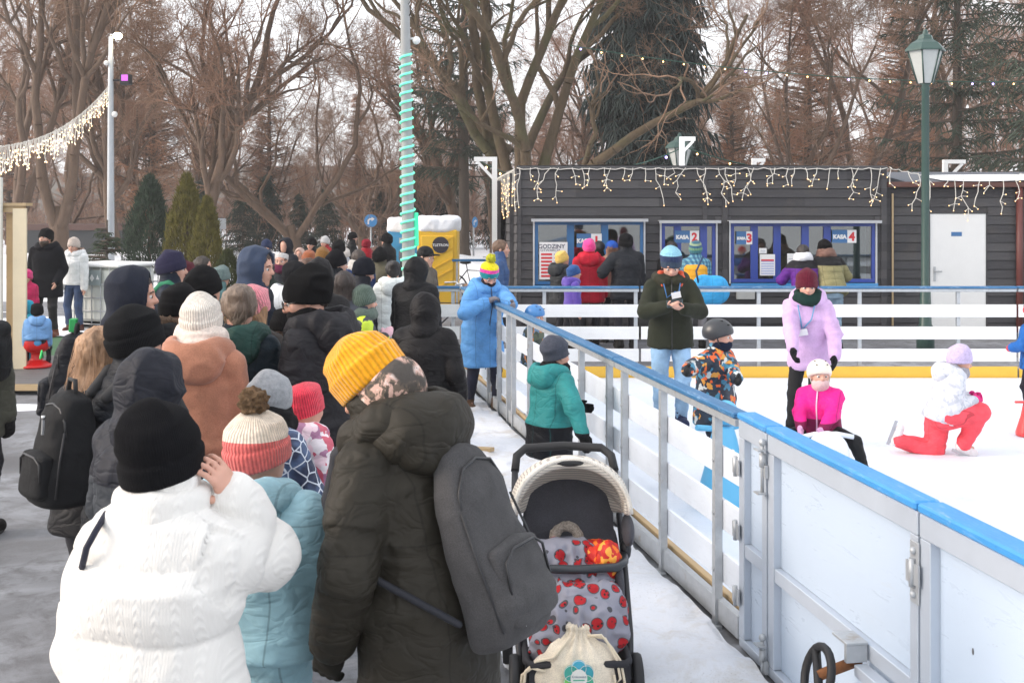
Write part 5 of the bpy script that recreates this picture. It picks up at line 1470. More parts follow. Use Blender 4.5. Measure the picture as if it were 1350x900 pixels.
# ------------------------------------------------------------ patterned cloths
def _pat(name, rough=.6):
    m, nt, b = _new(name); b.inputs['Roughness'].default_value = rough; return m, nt, b
def _fold(nt, b, st=.3):
    f1 = noise(nt, 7, 2, .45, 1.0, coords(nt, (1, 1, 1.8))); rid = mth(nt, 'ABSOLUTE', mth(nt, 'SUBTRACT', f1, .5)); bump(nt, b, ramp(nt, rid, [(0, 0.), (.16, 1.)]), st, .009)
def vor(nt, scale, feature='F1', vec=None):
    v = N(nt, 'ShaderNodeTexVoronoi', Scale=scale); v.feature = feature; nt.links.new(vec if vec is not None else coords(nt), v.inputs['Vector']); return v
def geo_cloth():
    m, nt, b = _pat('geometric_print'); v = vor(nt, 15, 'DISTANCE_TO_EDGE'); n = noise(nt, 10, 2)
    base = mixc(nt, ramp(nt, n, [(.45, 0.), (.65, 1.)]), rgb(30, 40, 68), rgb(75, 95, 130))
    nt.links.new(mixc(nt, ramp(nt, v.outputs['Distance'], [(.0, 1.), (.035, 1.), (.05, 0.)]), base, rgb(205, 210, 220)), b.inputs['Base Color']); _fold(nt, b); return m
def multi_cloth(cols, scale=22, name='multicolour_print', base=(26, 38, 52)):
    m, nt, b = _pat(name); w = noise(nt, 18, 2, .5); c = coords(nt)
    mp = nt.nodes.new('ShaderNodeVectorMath'); mp.operation = 'MULTIPLY_ADD'; nz = N(nt, 'ShaderNodeTexNoise', Scale=14., Detail=2.); nt.links.new(c, nz.inputs[0])
    nt.links.new(nz.outputs['Color'], mp.inputs[0]); mp.inputs[1].default_value = (.09, .09, .09); nt.links.new(c, mp.inputs[2])
    v = vor(nt, scale, 'F1', mp.outputs[0]); sep = nt.nodes.new('ShaderNodeSeparateColor'); nt.links.new(v.outputs['Color'], sep.inputs[0])
    st = [(i / len(cols), rgb(*cc)) for i, cc in enumerate(cols)]
    nt.links.new(ramp(nt, sep.outputs[0], st, 'CONSTANT'), b.inputs['Base Color']); _fold(nt, b); return m
def spot_cloth(base, spot, centre, scale=9., rad=.36, name='spotted_print', core=.12):
    m, nt, b = _pat(name, .8); v = vor(nt, scale, 'F1'); d = v.outputs['Distance']
    v.inputs['Randomness'].default_value = .75
    col = mixc(nt, mth(nt, 'LESS_THAN', d, rad), base, spot); v2 = vor(nt, scale * 3.2, 'F1')
    col = mixc(nt, mth(nt, 'MULTIPLY', mth(nt, 'LESS_THAN', v2.outputs['Distance'], .26), mth(nt, 'LESS_THAN', d, rad)), col, centre)
    ring = mth(nt, 'MULTIPLY', mth(nt, 'GREATER_THAN', d, rad), mth(nt, 'LESS_THAN', d, rad + .06)); col = mixc(nt, mth(nt, 'MULTIPLY', ring, .8), col, centre)
    nt.links.new(col, b.inputs['Base Color']); _fold(nt, b, .3); bump(nt, b, noise(nt, 150, 2), .3, .002); return m
def stripe_cloth(a, b_, scale=60., axis=2, name='striped_cloth'):
    m, nt, b = _pat(name, .85); sep = nt.nodes.new('ShaderNodeSeparateXYZ'); nt.links.new(coords(nt), sep.inputs[0])
    w = mth(nt, 'SINE', mth(nt, 'MULTIPLY', mth(nt, 'ADD', sep.outputs[axis], mth(nt, 'MULTIPLY', noise(nt, 4, 2), .03)), scale * 6.283))
    nt.links.new(mixc(nt, ramp(nt, mth(nt, 'MULTIPLY_ADD', w, .5, .5), [(.62, 0.), (.8, 1.)]), a, b_), b.inputs['Base Color']); bump(nt, b, noise(nt, 9, 3, .5, .6), .45, .012); return m
def cable_cloth(c):
    """white quilted coat with raised cable stitching in vertical rows"""
    m, nt, b = _pat('cable_knit_white', .9); sep = nt.nodes.new('ShaderNodeSeparateXYZ'); nt.links.new(coords(nt), sep.inputs[0])
    x, z = sep.outputs[0], sep.outputs[2]; W = 2 * PI / .046
    row = ramp(nt, mth(nt, 'MULTIPLY_ADD', mth(nt, 'COSINE', mth(nt, 'MULTIPLY', x, W)), .5, .5), [(.55, 0.), (.72, 1.)])
    zig = mth(nt, 'SINE', mth(nt, 'ADD', mth(nt, 'MULTIPLY', z, 2 * PI / .030), mth(nt, 'MULTIPLY', mth(nt, 'ABSOLUTE', mth(nt, 'SINE', mth(nt, 'MULTIPLY', x, W * .5))), 3.5)))
    rib = mth(nt, 'SINE', mth(nt, 'MULTIPLY', x, W * 6))
    h = mth(nt, 'ADD', mth(nt, 'MULTIPLY', row, mth(nt, 'MULTIPLY_ADD', zig, .5, .5)), mth(nt, 'MULTIPLY', mth(nt, 'SUBTRACT', 1., row), mth(nt, 'MULTIPLY_ADD', rib, .10, .1)))
    col = mixc(nt, mth(nt, 'MULTIPLY', h, .6), tuple(q * .9 for q in c), c)
    nt.links.new(col, b.inputs['Base Color']); p = bump(nt, b, h, .34, .005); p = bump(nt, b, noise(nt, 7, 3, .5, .6), .3, .02, p); bump(nt, b, noise(nt, 220, 2), .3, .002, p); b.inputs['Sheen Weight'].default_value = .3; return m
def fairisle():
    m, nt, b = _pat('patterned_knit', .95); v = coords(nt); sep = nt.nodes.new('ShaderNodeSeparateXYZ'); nt.links.new(v, sep.inputs[0])
    n = noise(nt, 26, 3, .6, .8); g = noise(nt, 7, 2)
    col = ramp(nt, n, [(0., rgb(36, 30, 26)), (.42, rgb(92, 76, 62)), (.50, rgb(205, 165, 150)), (.60, rgb(228, 205, 196)), (.70, rgb(60, 50, 44))], 'CONSTANT')
    col = mixc(nt, ramp(nt, g, [(.40, 1.), (.46, 0.)]), col, rgb(40, 36, 34))
    nt.links.new(mixc(nt, .12, col, rgb(180, 170, 160)), b.inputs['Base Color']); bump(nt, b, noise(nt, 90, 3), .7, .005); return m
def plaid(c1, c2, c3, sc=16.):
    m, nt, b = _pat('plaid_cloth', .9); sep = nt.nodes.new('ShaderNodeSeparateXYZ'); nt.links.new(coords(nt), sep.inputs[0])
    a = mth(nt, 'GREATER_THAN', mth(nt, 'SINE', mth(nt, 'MULTIPLY', mth(nt, 'ADD', sep.outputs[0], sep.outputs[1]), sc * 6.283)), .1); c = mth(nt, 'GREATER_THAN', mth(nt, 'SINE', mth(nt, 'MULTIPLY', sep.outputs[2], sc * 6.283)), .1)
    nt.links.new(mixc(nt, mth(nt, 'MULTIPLY', c, .5), mixc(nt, a, c1, c2), c3), b.inputs['Base Color']); return m
# ------------------------------------------------------------ the people
Q = 'people in the waiting queue'; K_ = 'people at the ticket windows'; S_K = 'skaters on the ice'
BLK = (.010, .010, .012); CH = rgb(38, 40, 46); 
def W_(p, x, y, z):   # torso frame of a person -> world
    r = p['root']; M = Matrix.Translation(r.location) @ Matrix.Rotation(r.rotation_euler[2], 4, 'Z') @ p['T']; return M @ Vector((x, y, z)), M
def loc(px, py, s, sp, H, yaw, Yp=None):
    """a world point (pixel + depth scale) in the person's own frame, in body heights"""
    w = P(px, py, s); o = Vector((wx(sp[0], sp[1]), wy(sp[1]), 0)); v = Matrix.Rotation(-R(yaw), 4, 'Z') @ (w - o); return tuple(v / H)
def backpack(p, label, c, kind='soft', wd=.32, ht=.48, dp=.17, off=.0, dz=0., bulk=.04, straps=True, strapc=None, taper=.75, top=(0, 0), puller=None, xo=0., tilt=0., pocket=True, group=None, hc=.011, c_strap=(.02, .02, .022), lower=0.):
    H = p['H']; b = bulk; r = p['root']; base = Matrix.Translation(r.location) @ Matrix.Rotation(r.rotation_euler[2], 4, 'Z') @ p['T']
    M = base @ Matrix.Translation((xo, -(.074 * H + b) - dp * .50 - off, .155 * H + dz)) @ Matrix.Rotation(R(tilt), 4, 'Y')
    t = bpy.data.objects.new('backpack', None); COL.objects.link(t); t.matrix_world = M; tag(t, label, 'backpack', group)
    mat = cloth(c, kind, seed=5) ; F = Field(hc, .03); h = ht / 2; w = wd / 2; d = dp / 2
    F.loft([(-h, 0, -.01, w * .92, d * 1.1), (-h * .6, 0, -.01 - lower, w, d * 1.15 + lower), (0, 0, 0, w * .98, d), (h * .55, 0, .01, w * .88, d * .85), (h * .9, 0, .02, w * taper * .8, d * .6), (h, 0, .025, w * taper * .5, d * .35)], k=.02, pw=3., rnd=.03)
    wr_ = lambda V, n: .006 * (1 - 2 * np.abs(vnoise(V * np.array([1, 1, 1.2]), 7, 3))) + .002 * vnoise(V, 25, 4)
    F.build('bag_body', mat, t, disp=wr_)
    if pocket:
        F = Field(hc, .02); F.loft([(-h * .85, 0, -d * 1.1 - lower, w * .78, d * .42), (-h * .1, 0, -d - lower * .5, w * .78, d * .40), (-h * .02, 0, -d - lower * .5, w * .7, d * .25)], k=.01, pw=3., rnd=.025); F.build('pocket', mat, t, disp=wr_)
    m = MB(); m.tube([(-w * .86, -d * .45, h * .25), (-w * .80, -d * .50, h * .52), (-w * .5, -d * .55, h * .74), (0, -d * .56, h * .80), (w * .5, -d * .55, h * .74), (w * .80, -d * .50, h * .52), (w * .86, -d * .45, h * .25)], .005, 5)
    zp = m.build('zip', plain((.02, .02, .022), .4, name='zip_tape'), t)
    if pocket:
        m = MB(); yp = -d * 1.1 - lower - d * .42
        m.tube([(-w * .74, yp + .02, -h * .5), (-w * .70, yp + .015, -h * .2), (-w * .4, yp + .01, -h * .10), (w * .4, yp + .01, -h * .10), (w * .70, yp + .015, -h * .2), (w * .74, yp + .02, -h * .5)], .005, 5); m.build('pocket_zip', plain((.02, .02, .022), .4, name='zip_tape'), t)
    for q in (-1, 1):
        m = MB(); m.tube([(q * w * .90, -d * .55, h * .35), (q * w * 1.0, -d * .75 - lower * .4, -h * .2), (q * w * .97, -d * .8 - lower, -h * .8)], .0045, 5); m.build('seam', plain((.025, .025, .028), .7, name='piping'), t)
    m = MB(); m.tube([(-.04, .02, h * .98), (-.03, .02, h + .05), (.03, .02, h + .05), (.04, .02, h * .98)], .011, 6); m.build('handle', plain(c_strap, .8, name='webbing'), t)
    if puller:
        m = MB(); m.box(puller[0] - .006, puller[0] + .006, puller[1] - .004, puller[1] + .004, puller[2] - .05, puller[2] + .012); m.tube([(puller[0], puller[1], puller[2] + .01 + .004), (puller[0], puller[1], puller[2] + .03)], .009, 6); m.build('zip_puller', plain((.6, .6, .6), .3, 1., name='chrome'), t)
    if straps:
        Mi = M.inverted()
        for q in (-1, 1):
            bq = .036 * H + b * .55
            pts = [(q * .045 * H, -.06 * H - b, .245 * H), (q * .055 * H, -.03 * H - b * .3, .285 * H + b * .45), (q * .062 * H, .0, .292 * H + b * .60), (q * .070 * H, .045 * H + b * .8, .262 * H + b * .2), (q * .078 * H, .074 * H + b * 1.08, .20 * H), (q * .096 * H, .074 * H + b * 1.1, .12 * H), (q * (.114 * H + b * 1.3), .01, .075 * H), (q * .10 * H, -.088 * H - b * 1.3, -.03 * H)]
            F = Field(max(hc * .8, .008), .01); F.chain([base @ Vector(v) if False else (Mi @ (base @ Vector(v))) for v in pts], [.026, .028, .03, .03, .028, .020, .012, .012], k=.01)
            F.build('strap', plain(strapc or c_strap, .8, name='webbing'), t)
    return t, M

# --- front of the queue
person('woman in a white quilted coat and black beanie seen from behind', 208, 482, sh=.032, H=1.7, yaw=-12, hyaw=-22, hpitch=8, lean=2, coat=rgb(236, 232, 224), cmat=cable_cloth(rgb(229, 226, 221)), bulk=.078, hem=.40, quilt=.19, qa=.022, w=.92, collar=0.9,
       hat='beanie', hatc=rgb(20, 20, 24), ribs=0, tall=.12, cuffh=.25, slouch=.10, hatb=-.10, hair='strands', hairc=(.05, .028, .018), rh=(.09, .08, .835), relb=(.12, .35, -1), lh=(-.05, .13, .60), hcurl=.6, wr=.006, face=True)
wc = bpy.data.objects['person']; Hw = 1.70
F = Field(.0095, .03); Tw = Matrix.Translation((0, 0, .53 * Hw)) @ Matrix.Rotation(R(-2), 4, 'X')
F.loft([(.235 * Hw, 0, 0, .120, .115), (.27 * Hw, 0, .0, .125, .12), (.318 * Hw, 0, .012, .128, .125), (.335 * Hw, 0, .015, .122, .118)], Tw, pw=2.2, rnd=.02); F.ell((0, .02, .36 * Hw), (.095, .09, .06), Tw, mode='-')
F.build('collar', cable_cloth(rgb(229, 226, 221)), wc, disp=lambda V, n: .006 * (1 - 2 * np.abs(vnoise(V, 8, 3))))
_r = bpy.data.objects['person']; _Mi = (Matrix.Translation(_r.location) @ Matrix.Rotation(_r.rotation_euler[2], 4, 'Z')).inverted()
m = MB(); m.tube([_Mi @ P(140, 676, 484), _Mi @ P(126, 700, 498), _Mi @ P(114, 722, 500), _Mi @ P(108, 748, 494)], .009, 6); m.build('bag_strap', plain((.012, .014, .03), .8, name='webbing'), _r)
pw = person('tall child in a pale blue snowsuit with a pompom hat', 333, 396, H=1.55, yaw=-22, hyaw=-15, hpitch=10, coat=rgb(150, 188, 200), ckind='nylon', bulk=.075, w=1.2, hem=.50, hood='down', legs=rgb(150, 188, 200), lkind='nylon', lw=1.25, wr=.005,
       hat='beanie', hatc=rgb(222, 108, 104), bands=((.26, rgb(232, 218, 200)),), ribs=60, pom=(.20, .12, .06, .20), tall=.02, diag=.18, rh=(.10, .16, .52), lh=(-.09, .16, .52))
m = MB(); H_ = 1.47; m.tube([Vector((.098 * math.cos(a) * H_ + .037 * math.cos(a), .07 * math.sin(a) * H_ + .037 * math.sin(a), .60 * H_)) for a in [2 * PI * i / 20 for i in range(20)]], .022, 6, closed=True); m.build('belt', cloth(rgb(150, 188, 200), 'nylon', seed=6), pw['root'])
ym = person('man in a dark olive puffer with a mustard beanie', 567, 415, hs=.99, H=1.88, yaw=62, lean=17, hyaw=6, hpitch=34, hroll=-4, hattilt=-6, coat=rgb(58, 54, 46), bulk=.056, hem=.36, hood='down', wr=.008, quilt=.34, w=.96, sh=.02,
       hat='beanie', hatc=rgb(240, 165, 30), ribs=44, tall=.0, cuffh=.30, hatb=.0, hair='short', hairc=(.05, .028, .016), mask=fairisle(), rh=(.11, .16, .50), lh=(-.125, .11, .475), lelb=(-1, -.7, -.2), gloves=rgb(44, 42, 36), face=True, collar=1.2)
hm3, hk = ym['Hm'], ym['hh']
F = Field(.009, .03); F.ell((0, -.20 * hk, -.16 * hk), (.40 * hk, .40 * hk, .36 * hk), hm3); F.cap(hm3 @ Vector((0, -.12 * hk, -.3 * hk)), ym['T'] @ Vector((0, -.02, .30 * 1.86)), .34 * hk, .10, k=.05); F.cap(hm3 @ Vector((0, .2 * hk, -.35 * hk)), hm3 @ Vector((0, .1 * hk, -.6 * hk)), .24 * hk, .22 * hk)
F.build('scarf', fairisle(), ym['root'], disp=lambda V, n: .008 * (1 - 2 * np.abs(vnoise(V, 9, 3))))
F = Field(.009, .05); F.ell((0, -.125, .515), (.20, .15, .125), ym['T']); F.ell((0, .0, .53), (.165, .17, .065), ym['T']); F.ell((0, .0, .655), (.12, .13, .075), ym['T'], mode='-')
F.build('hood', cloth(rgb(58, 54, 46), 'nylon', seed=4), ym['root'], disp=lambda V, n: .011 * (1 - 2 * np.abs(vnoise(V * np.array([1, 1.2, 1.4]), 7, 5))) + .003 * vnoise(V, 22, 4))
backpack(ym, 'large grey woollen backpack worn by the man in the mustard beanie', rgb(72, 71, 72), 'wool', wd=.34, ht=.62, dp=.15, bulk=.036, dz=-.15, taper=.7, lower=.03, puller=(-.10, -.13, -.20), hc=.010, c_strap=rgb(30, 32, 40), strapc=rgb(30, 32, 40))
person('person in a dark navy jacket with the hood up behind the white coat', 188, 345, H=1.70, yaw=-28, coat=rgb(44, 46, 56), bulk=.045, hood='up', hem=.42, wr=.007, coat2=rgb(52, 56, 62), zsplit=.70, rh=(.10, .16, .55), lh=(-.10, .16, .55))
bp_ = person('person in a black beanie and dark quilted jacket carrying a black rucksack', 167, 297, H=1.805, yaw=-48, coat=rgb(40, 44, 52), bulk=.04, quilt=.065, qa=.009, hem=.44, hat='beanie', hatc=rgb(24, 25, 28), ribs=0, tall=.02, hair='short')
backpack(bp_, 'boxy black rucksack with silver zip pullers on the person in a dark quilted jacket', rgb(30, 31, 34), 'soft', wd=.30, ht=.47, dp=.21, bulk=.04, taper=1., tilt=0, puller=(.06, -.12, .12), off=.01, dz=-.05)
person('woman with long straight blonde hair beside the black rucksack', 122, 290, H=1.72, yaw=-30, coat=rgb(34, 34, 38), hair='long', hairc=rgb(170, 132, 100), bulk=.03, hood=None)
hm_ = person('smiling man in profile with a navy hood up', 163, 230, H=1.9, yaw=-78, coat=rgb(38, 44, 60), ckind='soft', bulk=.03, hood='up', face=True, hpitch=2, hair='short', hairc=(.05, .03, .02), beard=None)
bt, bM = backpack(hm_, 'black rucksack with a bright green tag on the hooded man in profile', rgb(28, 30, 38), 'nylon', wd=.30, ht=.50, dp=.22, bulk=.03, off=.02, taper=1., dz=-.06, straps=True)
m = MB(); m.box(-.035, .035, -.02, .02, .255, .33, b=.004); m.build('green_tag', plain(rgb(30, 150, 75), .5, name='green_tag'), bt); m = MB(); m.tube([(-.03, -.16, .10), (-.02, -.165, .14), (.02, -.165, .10)], .006, 5); m.build('green_puller', plain(rgb(60, 210, 110), .5, name='green_cord'), bt)
person('woman in a terracotta coat with a cream beanie and cream scarf', 262, 247, H=1.775, yaw=-4, coat=rgb(176, 122, 98), ckind='wool', bulk=.04, hood='down', hem=.30, wr=.004, hat='beanie', hatc=rgb(236, 226, 214), ribs=60, tall=.02, hatb=-.06, scarf=rgb(232, 216, 204), hair='strands', hairc=rgb(150, 82, 48))
person('woman with a greying hair bun in a dark teal jacket with green hood', 311, 232, H=1.82, yaw=-8, hyaw=14, coat=rgb(36, 54, 66), hoodc=rgb(40, 72, 66), bulk=.045, hood='down', hair='bun', hairc=rgb(128, 110, 96), wr=.005, face=True, hpitch=6)
person('person in a ribbed pink beanie behind the hair bun', 328, 212, H=1.76, yaw=-25, coat=rgb(60, 52, 48), hat='beanie', hatc=rgb(226, 140, 150), ribs=40, cuffh=0, tall=-.02, hair='long', hairc=rgb(160, 120, 85))
person('stooping person in a black ribbed hat and brown coat', 364, 205, H=1.60, yaw=-40, coat=rgb(82, 66, 56), ckind='wool', hat='beanie', hatc=BLK, ribs=60, tall=-.05, hpitch=25, lean=8)
person('person with a brown fur-edged black hood', 224, 222, H=1.78, yaw=-20, coat=rgb(30, 32, 36), hood='down', trim=rgb(120, 98, 80), bulk=.045, hair='short', hat='beanie', hatc=rgb(24, 24, 27), ribs=0, hyaw=-20, hpitch=22, lean=8)
person('person in a black beanie between the fur hood and the cream beanie', 260, 196, H=1.84, yaw=-50, coat=rgb(26, 28, 34), hat='beanie', hatc=rgb(22, 22, 25), ribs=0, tall=.0, hair='short')
nb = person('man in profile with a dark plum beanie and navy jacket', 219, 150, H=1.85, yaw=-78, coat=rgb(34, 44, 62), bulk=.03, collar=1., hat='beanie', hatc=rgb(44, 42, 66), ribs=0, face=True, hair='short')
backpack(nb, 'dark backpack with a green strap on the man in the plum beanie', rgb(30, 36, 44), 'nylon', bulk=.03, c_strap=rgb(40, 120, 85), strapc=rgb(40, 120, 85), hc=.014)
person('dark-haired person in purple behind the plum beanie', 252, 108, H=1.64, yaw=-90, coat=rgb(84, 62, 120), hair='short', hairc=(.03, .02, .015), face=True, lean=12)
person('person in a ribbed grey-green hat bending by the thujas', 277, 120, H=1.58, yaw=-70, coat=rgb(96, 128, 128), hat='beanie', hatc=rgb(112, 130, 128), ribs=44, lean=10, hpitch=15)
person('curly-haired young man in profile with a blue-grey hood', 331, 167, H=1.92, yaw=-100, coat=rgb(34, 42, 58), hoodc=rgb(52, 64, 86), ckind='soft', hood='up', hair='curly', hairc=rgb(80, 54, 40), face=True, bulk=.03)
person('blonde woman between the curly-haired man and the hair bun', 316, 192, H=1.72, yaw=-15, coat=rgb(70, 66, 70), hair='long', hairc=rgb(172, 140, 100))
person('person in a bright white puffer half hidden behind the tall black beanie', 385, 146, H=1.74, yaw=-20, coat=rgb(232, 236, 240), bulk=.07, quilt=.10, hood='down', hat='beanie', hatc=rgb(40, 40, 44))
bm_ = person('bearded man with glasses in a tall black beanie looking down', 428, 238, H=1.91, yaw=74, lean=8, hyaw=26, hpitch=18, coat=rgb(42, 41, 46), bulk=.05, hood='down', hem=.40, wr=.007, hat='beanie', hatc=rgb(18, 18, 20), ribs=0, tall=.06, slouch=.14, cuffh=.0, beard=(.06, .03, .018), glasses=True, face=True, hair='short', hairc=(.03, .02, .015), mask=BLK)
F = Field(.010, .02); Hh = 1.82; F.chain([bm_['T'] @ Vector((x * Hh, y * Hh, z * Hh)) for x, y, z in ((-.066, .05, .285), (-.082, .01, .312), (-.08, -.04, .322), (-.05, -.075, .322))], [.016, .022, .022, .014]); F.build('hood_lining', cloth(rgb(205, 205, 205), 'fleece'), bm_['root'])
# children by the mustard beanie
person('child in a grey beanie with a small orange patch and navy geometric jacket', 349, 280, H=1.44, yaw=-38, hyaw=-18, hpitch=16, cmat=geo_cloth(), bulk=.04, scarf=BLK, scarfk='fleece', hat='beanie', hatc=rgb(150, 152, 156), ribs=0, tall=.06, cuffh=0, slouch=.08, hatb=-.12, rh=(.12, .18, .52), lh=(-.12, .16, .52), w=1.1)
person('child in a coral red ribbed beanie and pink flowered jacket', 396, 264, H=1.345, yaw=-42, hyaw=0, hpitch=6, cmat=multi_cloth(((232, 222, 226), (232, 222, 226), (236, 205, 214), (200, 90, 110), (232, 222, 226), (170, 120, 150)), 20, 'flower_print'), bulk=.035, hood='down', hat='beanie', hatc=rgb(232, 62, 84), ribs=50, tall=.05, cuffh=.34, hair='short', hairc=rgb(150, 110, 70), face=True)
# further along the queue
person('tall person in a black pointed hood behind the tall black beanie', 420, 165, H=1.82, yaw=10, coat=rgb(36, 34, 36), hood='up', hem=.4)
person('person in profile with a round black beanie near the snow bank', 438, 120, H=1.74, yaw=-70, coat=rgb(30, 34, 44), hat='beanie', hatc=rgb(22, 22, 28), ribs=0, face=True)
person('brown-haired woman in a slate jacket facing away', 452, 150, H=1.68, yaw=-10, coat=rgb(72, 76, 86), hair='long', hairc=rgb(48, 36, 32))
person('person in a navy beanie looking down in the queue', 468, 128, H=1.70, yaw=-60, coat=rgb(28, 32, 44), hat='beanie', hatc=rgb(26, 30, 42), ribs=0, lean=8, hpitch=20, face=True)
person('person with a fluffy red hat in a dark coat and jeans', 483, 88, H=1.60, yaw=10, coat=rgb(48, 44, 48), hat='beanie', hatc=rgb(160, 20, 38), pom=(.35, .02, .04, .3), legs=rgb(50, 75, 115))
person('person in a white knitted headband facing the camera', 372, 96, H=1.60, yaw=175, coat=rgb(46, 50, 58), hat='band', hatc=rgb(225, 220, 218), hair='short', hairc=(.05, .03, .02), scarf=rgb(95, 35, 62), face=True)
person('person in a dark hood behind the white headband', 379, 78, H=1.66, yaw=150, coat=rgb(28, 32, 46), hood='up')
person('small child in a beige hood by the snow bank', 396, 68, H=1.36, yaw=170, coat=rgb(200, 170, 158), hood='up', face=True, legvis=False)
person('person in an orange-brown hat beside the beige hood', 409, 84, H=1.50, yaw=60, coat=rgb(60, 50, 46), hat='beanie', hatc=rgb(170, 98, 62))
person('distant man in a black beanie turning right beneath the arrow sign', 463, 54, H=1.52, yaw=-80, coat=rgb(24, 26, 30), hat='beanie', hatc=BLK, face=True, ribs=0)
person('distant child in a black hat with a pale blue jacket', 447, 52, H=1.28, yaw=-20, coat=rgb(120, 160, 205), hat='beanie', hatc=BLK, ribs=0)
person('distant child in a white hat', 455, 70, H=1.38, yaw=0, coat=rgb(210, 220, 230), hat='beanie', hatc=rgb(230, 222, 215))
person('distant person in a pale pink coat near the blue cabin', 496, 74, H=1.48, yaw=30, coat=rgb(210, 180, 165), hair='long', hairc=rgb(90, 60, 45), lean=6)
person('dark-coated person standing against the blue cabin', 512, 68, H=1.66, yaw=60, coat=rgb(26, 26, 30), hat='beanie', hatc=BLK)
person('dark-haired woman with a low bun in a white puffer jacket', 519, 116, H=1.62, yaw=14, coat=rgb(222, 228, 226), bulk=.055, quilt=.12, hair='bun', hairc=(.012, .010, .010), hood='down')
person('broad person in a black coat and hood behind the green-lit pole', 546, 128, H=1.70, yaw=-20, coat=rgb(24, 25, 29), hood='up', bulk=.06)
person('person with a black cap in a taupe jacket beside the yellow cabin', 557, 104, H=1.72, yaw=-120, coat=rgb(96, 88, 80), hat='cap', hatc=BLK, hair='short', face=True)
gb = person('child in a sage green beanie with a neon patterned jacket', 474, 150, H=1.52, yaw=-72, hpitch=4, cmat=multi_cloth(((60, 64, 68), (60, 64, 68), (70, 76, 80), (40, 42, 46), (200, 225, 60), (60, 64, 68)), 9, 'neon_panels'), bulk=.035, scarf=rgb(98, 112, 104), hat='beanie', hatc=rgb(96, 112, 102), ribs=40, face=True, rh=(.06, .13, .70), gloves=rgb(225, 180, 190), mitten=True, collar=.6)
bh = person('child in a black hooded jacket with beige camouflage trousers', 559, 178, H=1.59, yaw=-12, coat=rgb(32, 30, 33), hood='up', bulk=.045, hem=.50, legs=rgb(140, 122, 108), lw=1.35, lkind='nylon', w=1.05, rh=(.16, .06, .50), shoes=rgb(120, 105, 90), cmat=None)
t = thing('helmet_bag', 'white and black helmet bag hanging from the hand of the child in the black hood', 'bag', P(606, 572, 176))
F = Field(.010, .03); F.ell((0, 0, 0), (.085, .07, .15), pw=2.6); F.build('bag_body', cloth(rgb(175, 178, 182), 'nylon', seed=3, below=(.01, .01, .012), zb=-.06), t, disp=lambda V, n: .006 * vnoise(V, 14, 2))
m = MB(); m.tube([(-.05, 0, .12), (-.03, 0, .25), (.02, 0, .25), (.05, 0, .12)], .010, 5); m.tube([(-.03, -.07, -.1), (-.01, -.085, .02), (-.02, -.07, .12)], .014, 5); m.build('strap', plain((.012, .012, .014), .8, name='webbing'), t)

for px_, s_, H_, yw_, lab, kw in (
    (352, 116, 1.62, 20, 'short dark-haired person in a dark green coat near the curly-haired man', dict(coat=rgb(40, 56, 50), hair='short', hairc=(.02, .015, .012))),
    (404, 118, 1.66, -30, 'person with a brown bob and grey scarf by the snow bank', dict(coat=rgb(60, 56, 60), hair='long', hairc=rgb(92, 62, 46), scarf=rgb(130, 128, 132))),
    (428, 92, 1.62, 60, 'person in a mustard brown hat and navy coat in the far queue', dict(coat=rgb(34, 42, 62), hat='beanie', hatc=rgb(140, 100, 50), face=True)),
    (445, 84, 1.66, -20, 'person in a pale grey coat and black hat in the far queue', dict(coat=rgb(150, 152, 158), hat='beanie', hatc=BLK)),
    (474, 100, 1.66, 30, 'person in a dark blue coat with a light scarf in the far queue', dict(coat=rgb(38, 58, 100), hair='short', hairc=(.04, .025, .02), scarf=rgb(200, 195, 190))),
    (499, 96, 1.64, -30, 'person in a khaki coat and black woolly hat near the blue cabin', dict(coat=rgb(86, 82, 66), hat='beanie', hatc=BLK, ribs=0)),
    (238, 132, 1.68, -60, 'person in a burgundy hat behind the black beanies', dict(coat=rgb(40, 42, 52), hat='beanie', hatc=rgb(86, 26, 40), face=True)),
    (535, 98, 1.66, -10, 'person in a dark coat and grey hat close to the green-lit pole', dict(coat=rgb(34, 34, 40), hat='beanie', hatc=rgb(92, 92, 98))),
    (412, 66, 1.55, 160, 'distant person in a black coat at the snow bank', dict(coat=rgb(30, 30, 36), hat='beanie', hatc=BLK, face=True)),
    (430, 60, 1.50, 150, 'distant person in a red coat at the snow bank', dict(coat=rgb(150, 40, 44), hat='beanie', hatc=rgb(200, 200, 200), face=True)),
    (352, 70, 1.55, 170, 'distant person in a grey coat behind the curly-haired man', dict(coat=rgb(90, 94, 104), hat='beanie', hatc=rgb(50, 60, 90), face=True))):
    person(lab, px_, s_, H=H_, yaw=yw_, **kw)
# --- by the fence
sp = (636, 121); H = 1.64; yw = -152
person('woman in a long blue coat with a rainbow pompom hat leaning on the rail', *sp, H=H, yaw=yw, lean=14, hyaw=-6, hpitch=34, coat=rgb(98, 158, 218), bulk=.055, quilt=.14, qa=.012, hem=.285, hood='down', face=True, hair='short', hairc=(.10, .05, .03), zipc=(.03, .06, .12), w=1.06,
       hat='beanie', hatc=rgb(20, 140, 150), bands=((.20, rgb(236, 78, 168)), (.36, rgb(240, 222, 30))), ribs=0, tall=.04, cuffh=.0, pom=(.80, .68, .03, .22), gloves=rgb(122, 116, 120), legs=rgb(34, 38, 62), shoes=rgb(84, 62, 46), mask=(.03, .02, .03),
       rh=loc(640, 399, 124, sp, H, yw), lh=loc(700, 428, 134, sp, H, yw), relb=(1, -.2, -.6), lelb=(-1, .1, -.3), feet=((.075, -.05, .045), (-.07, .07, .045)))
sp = (724, 188); H = 1.29; yw = -58
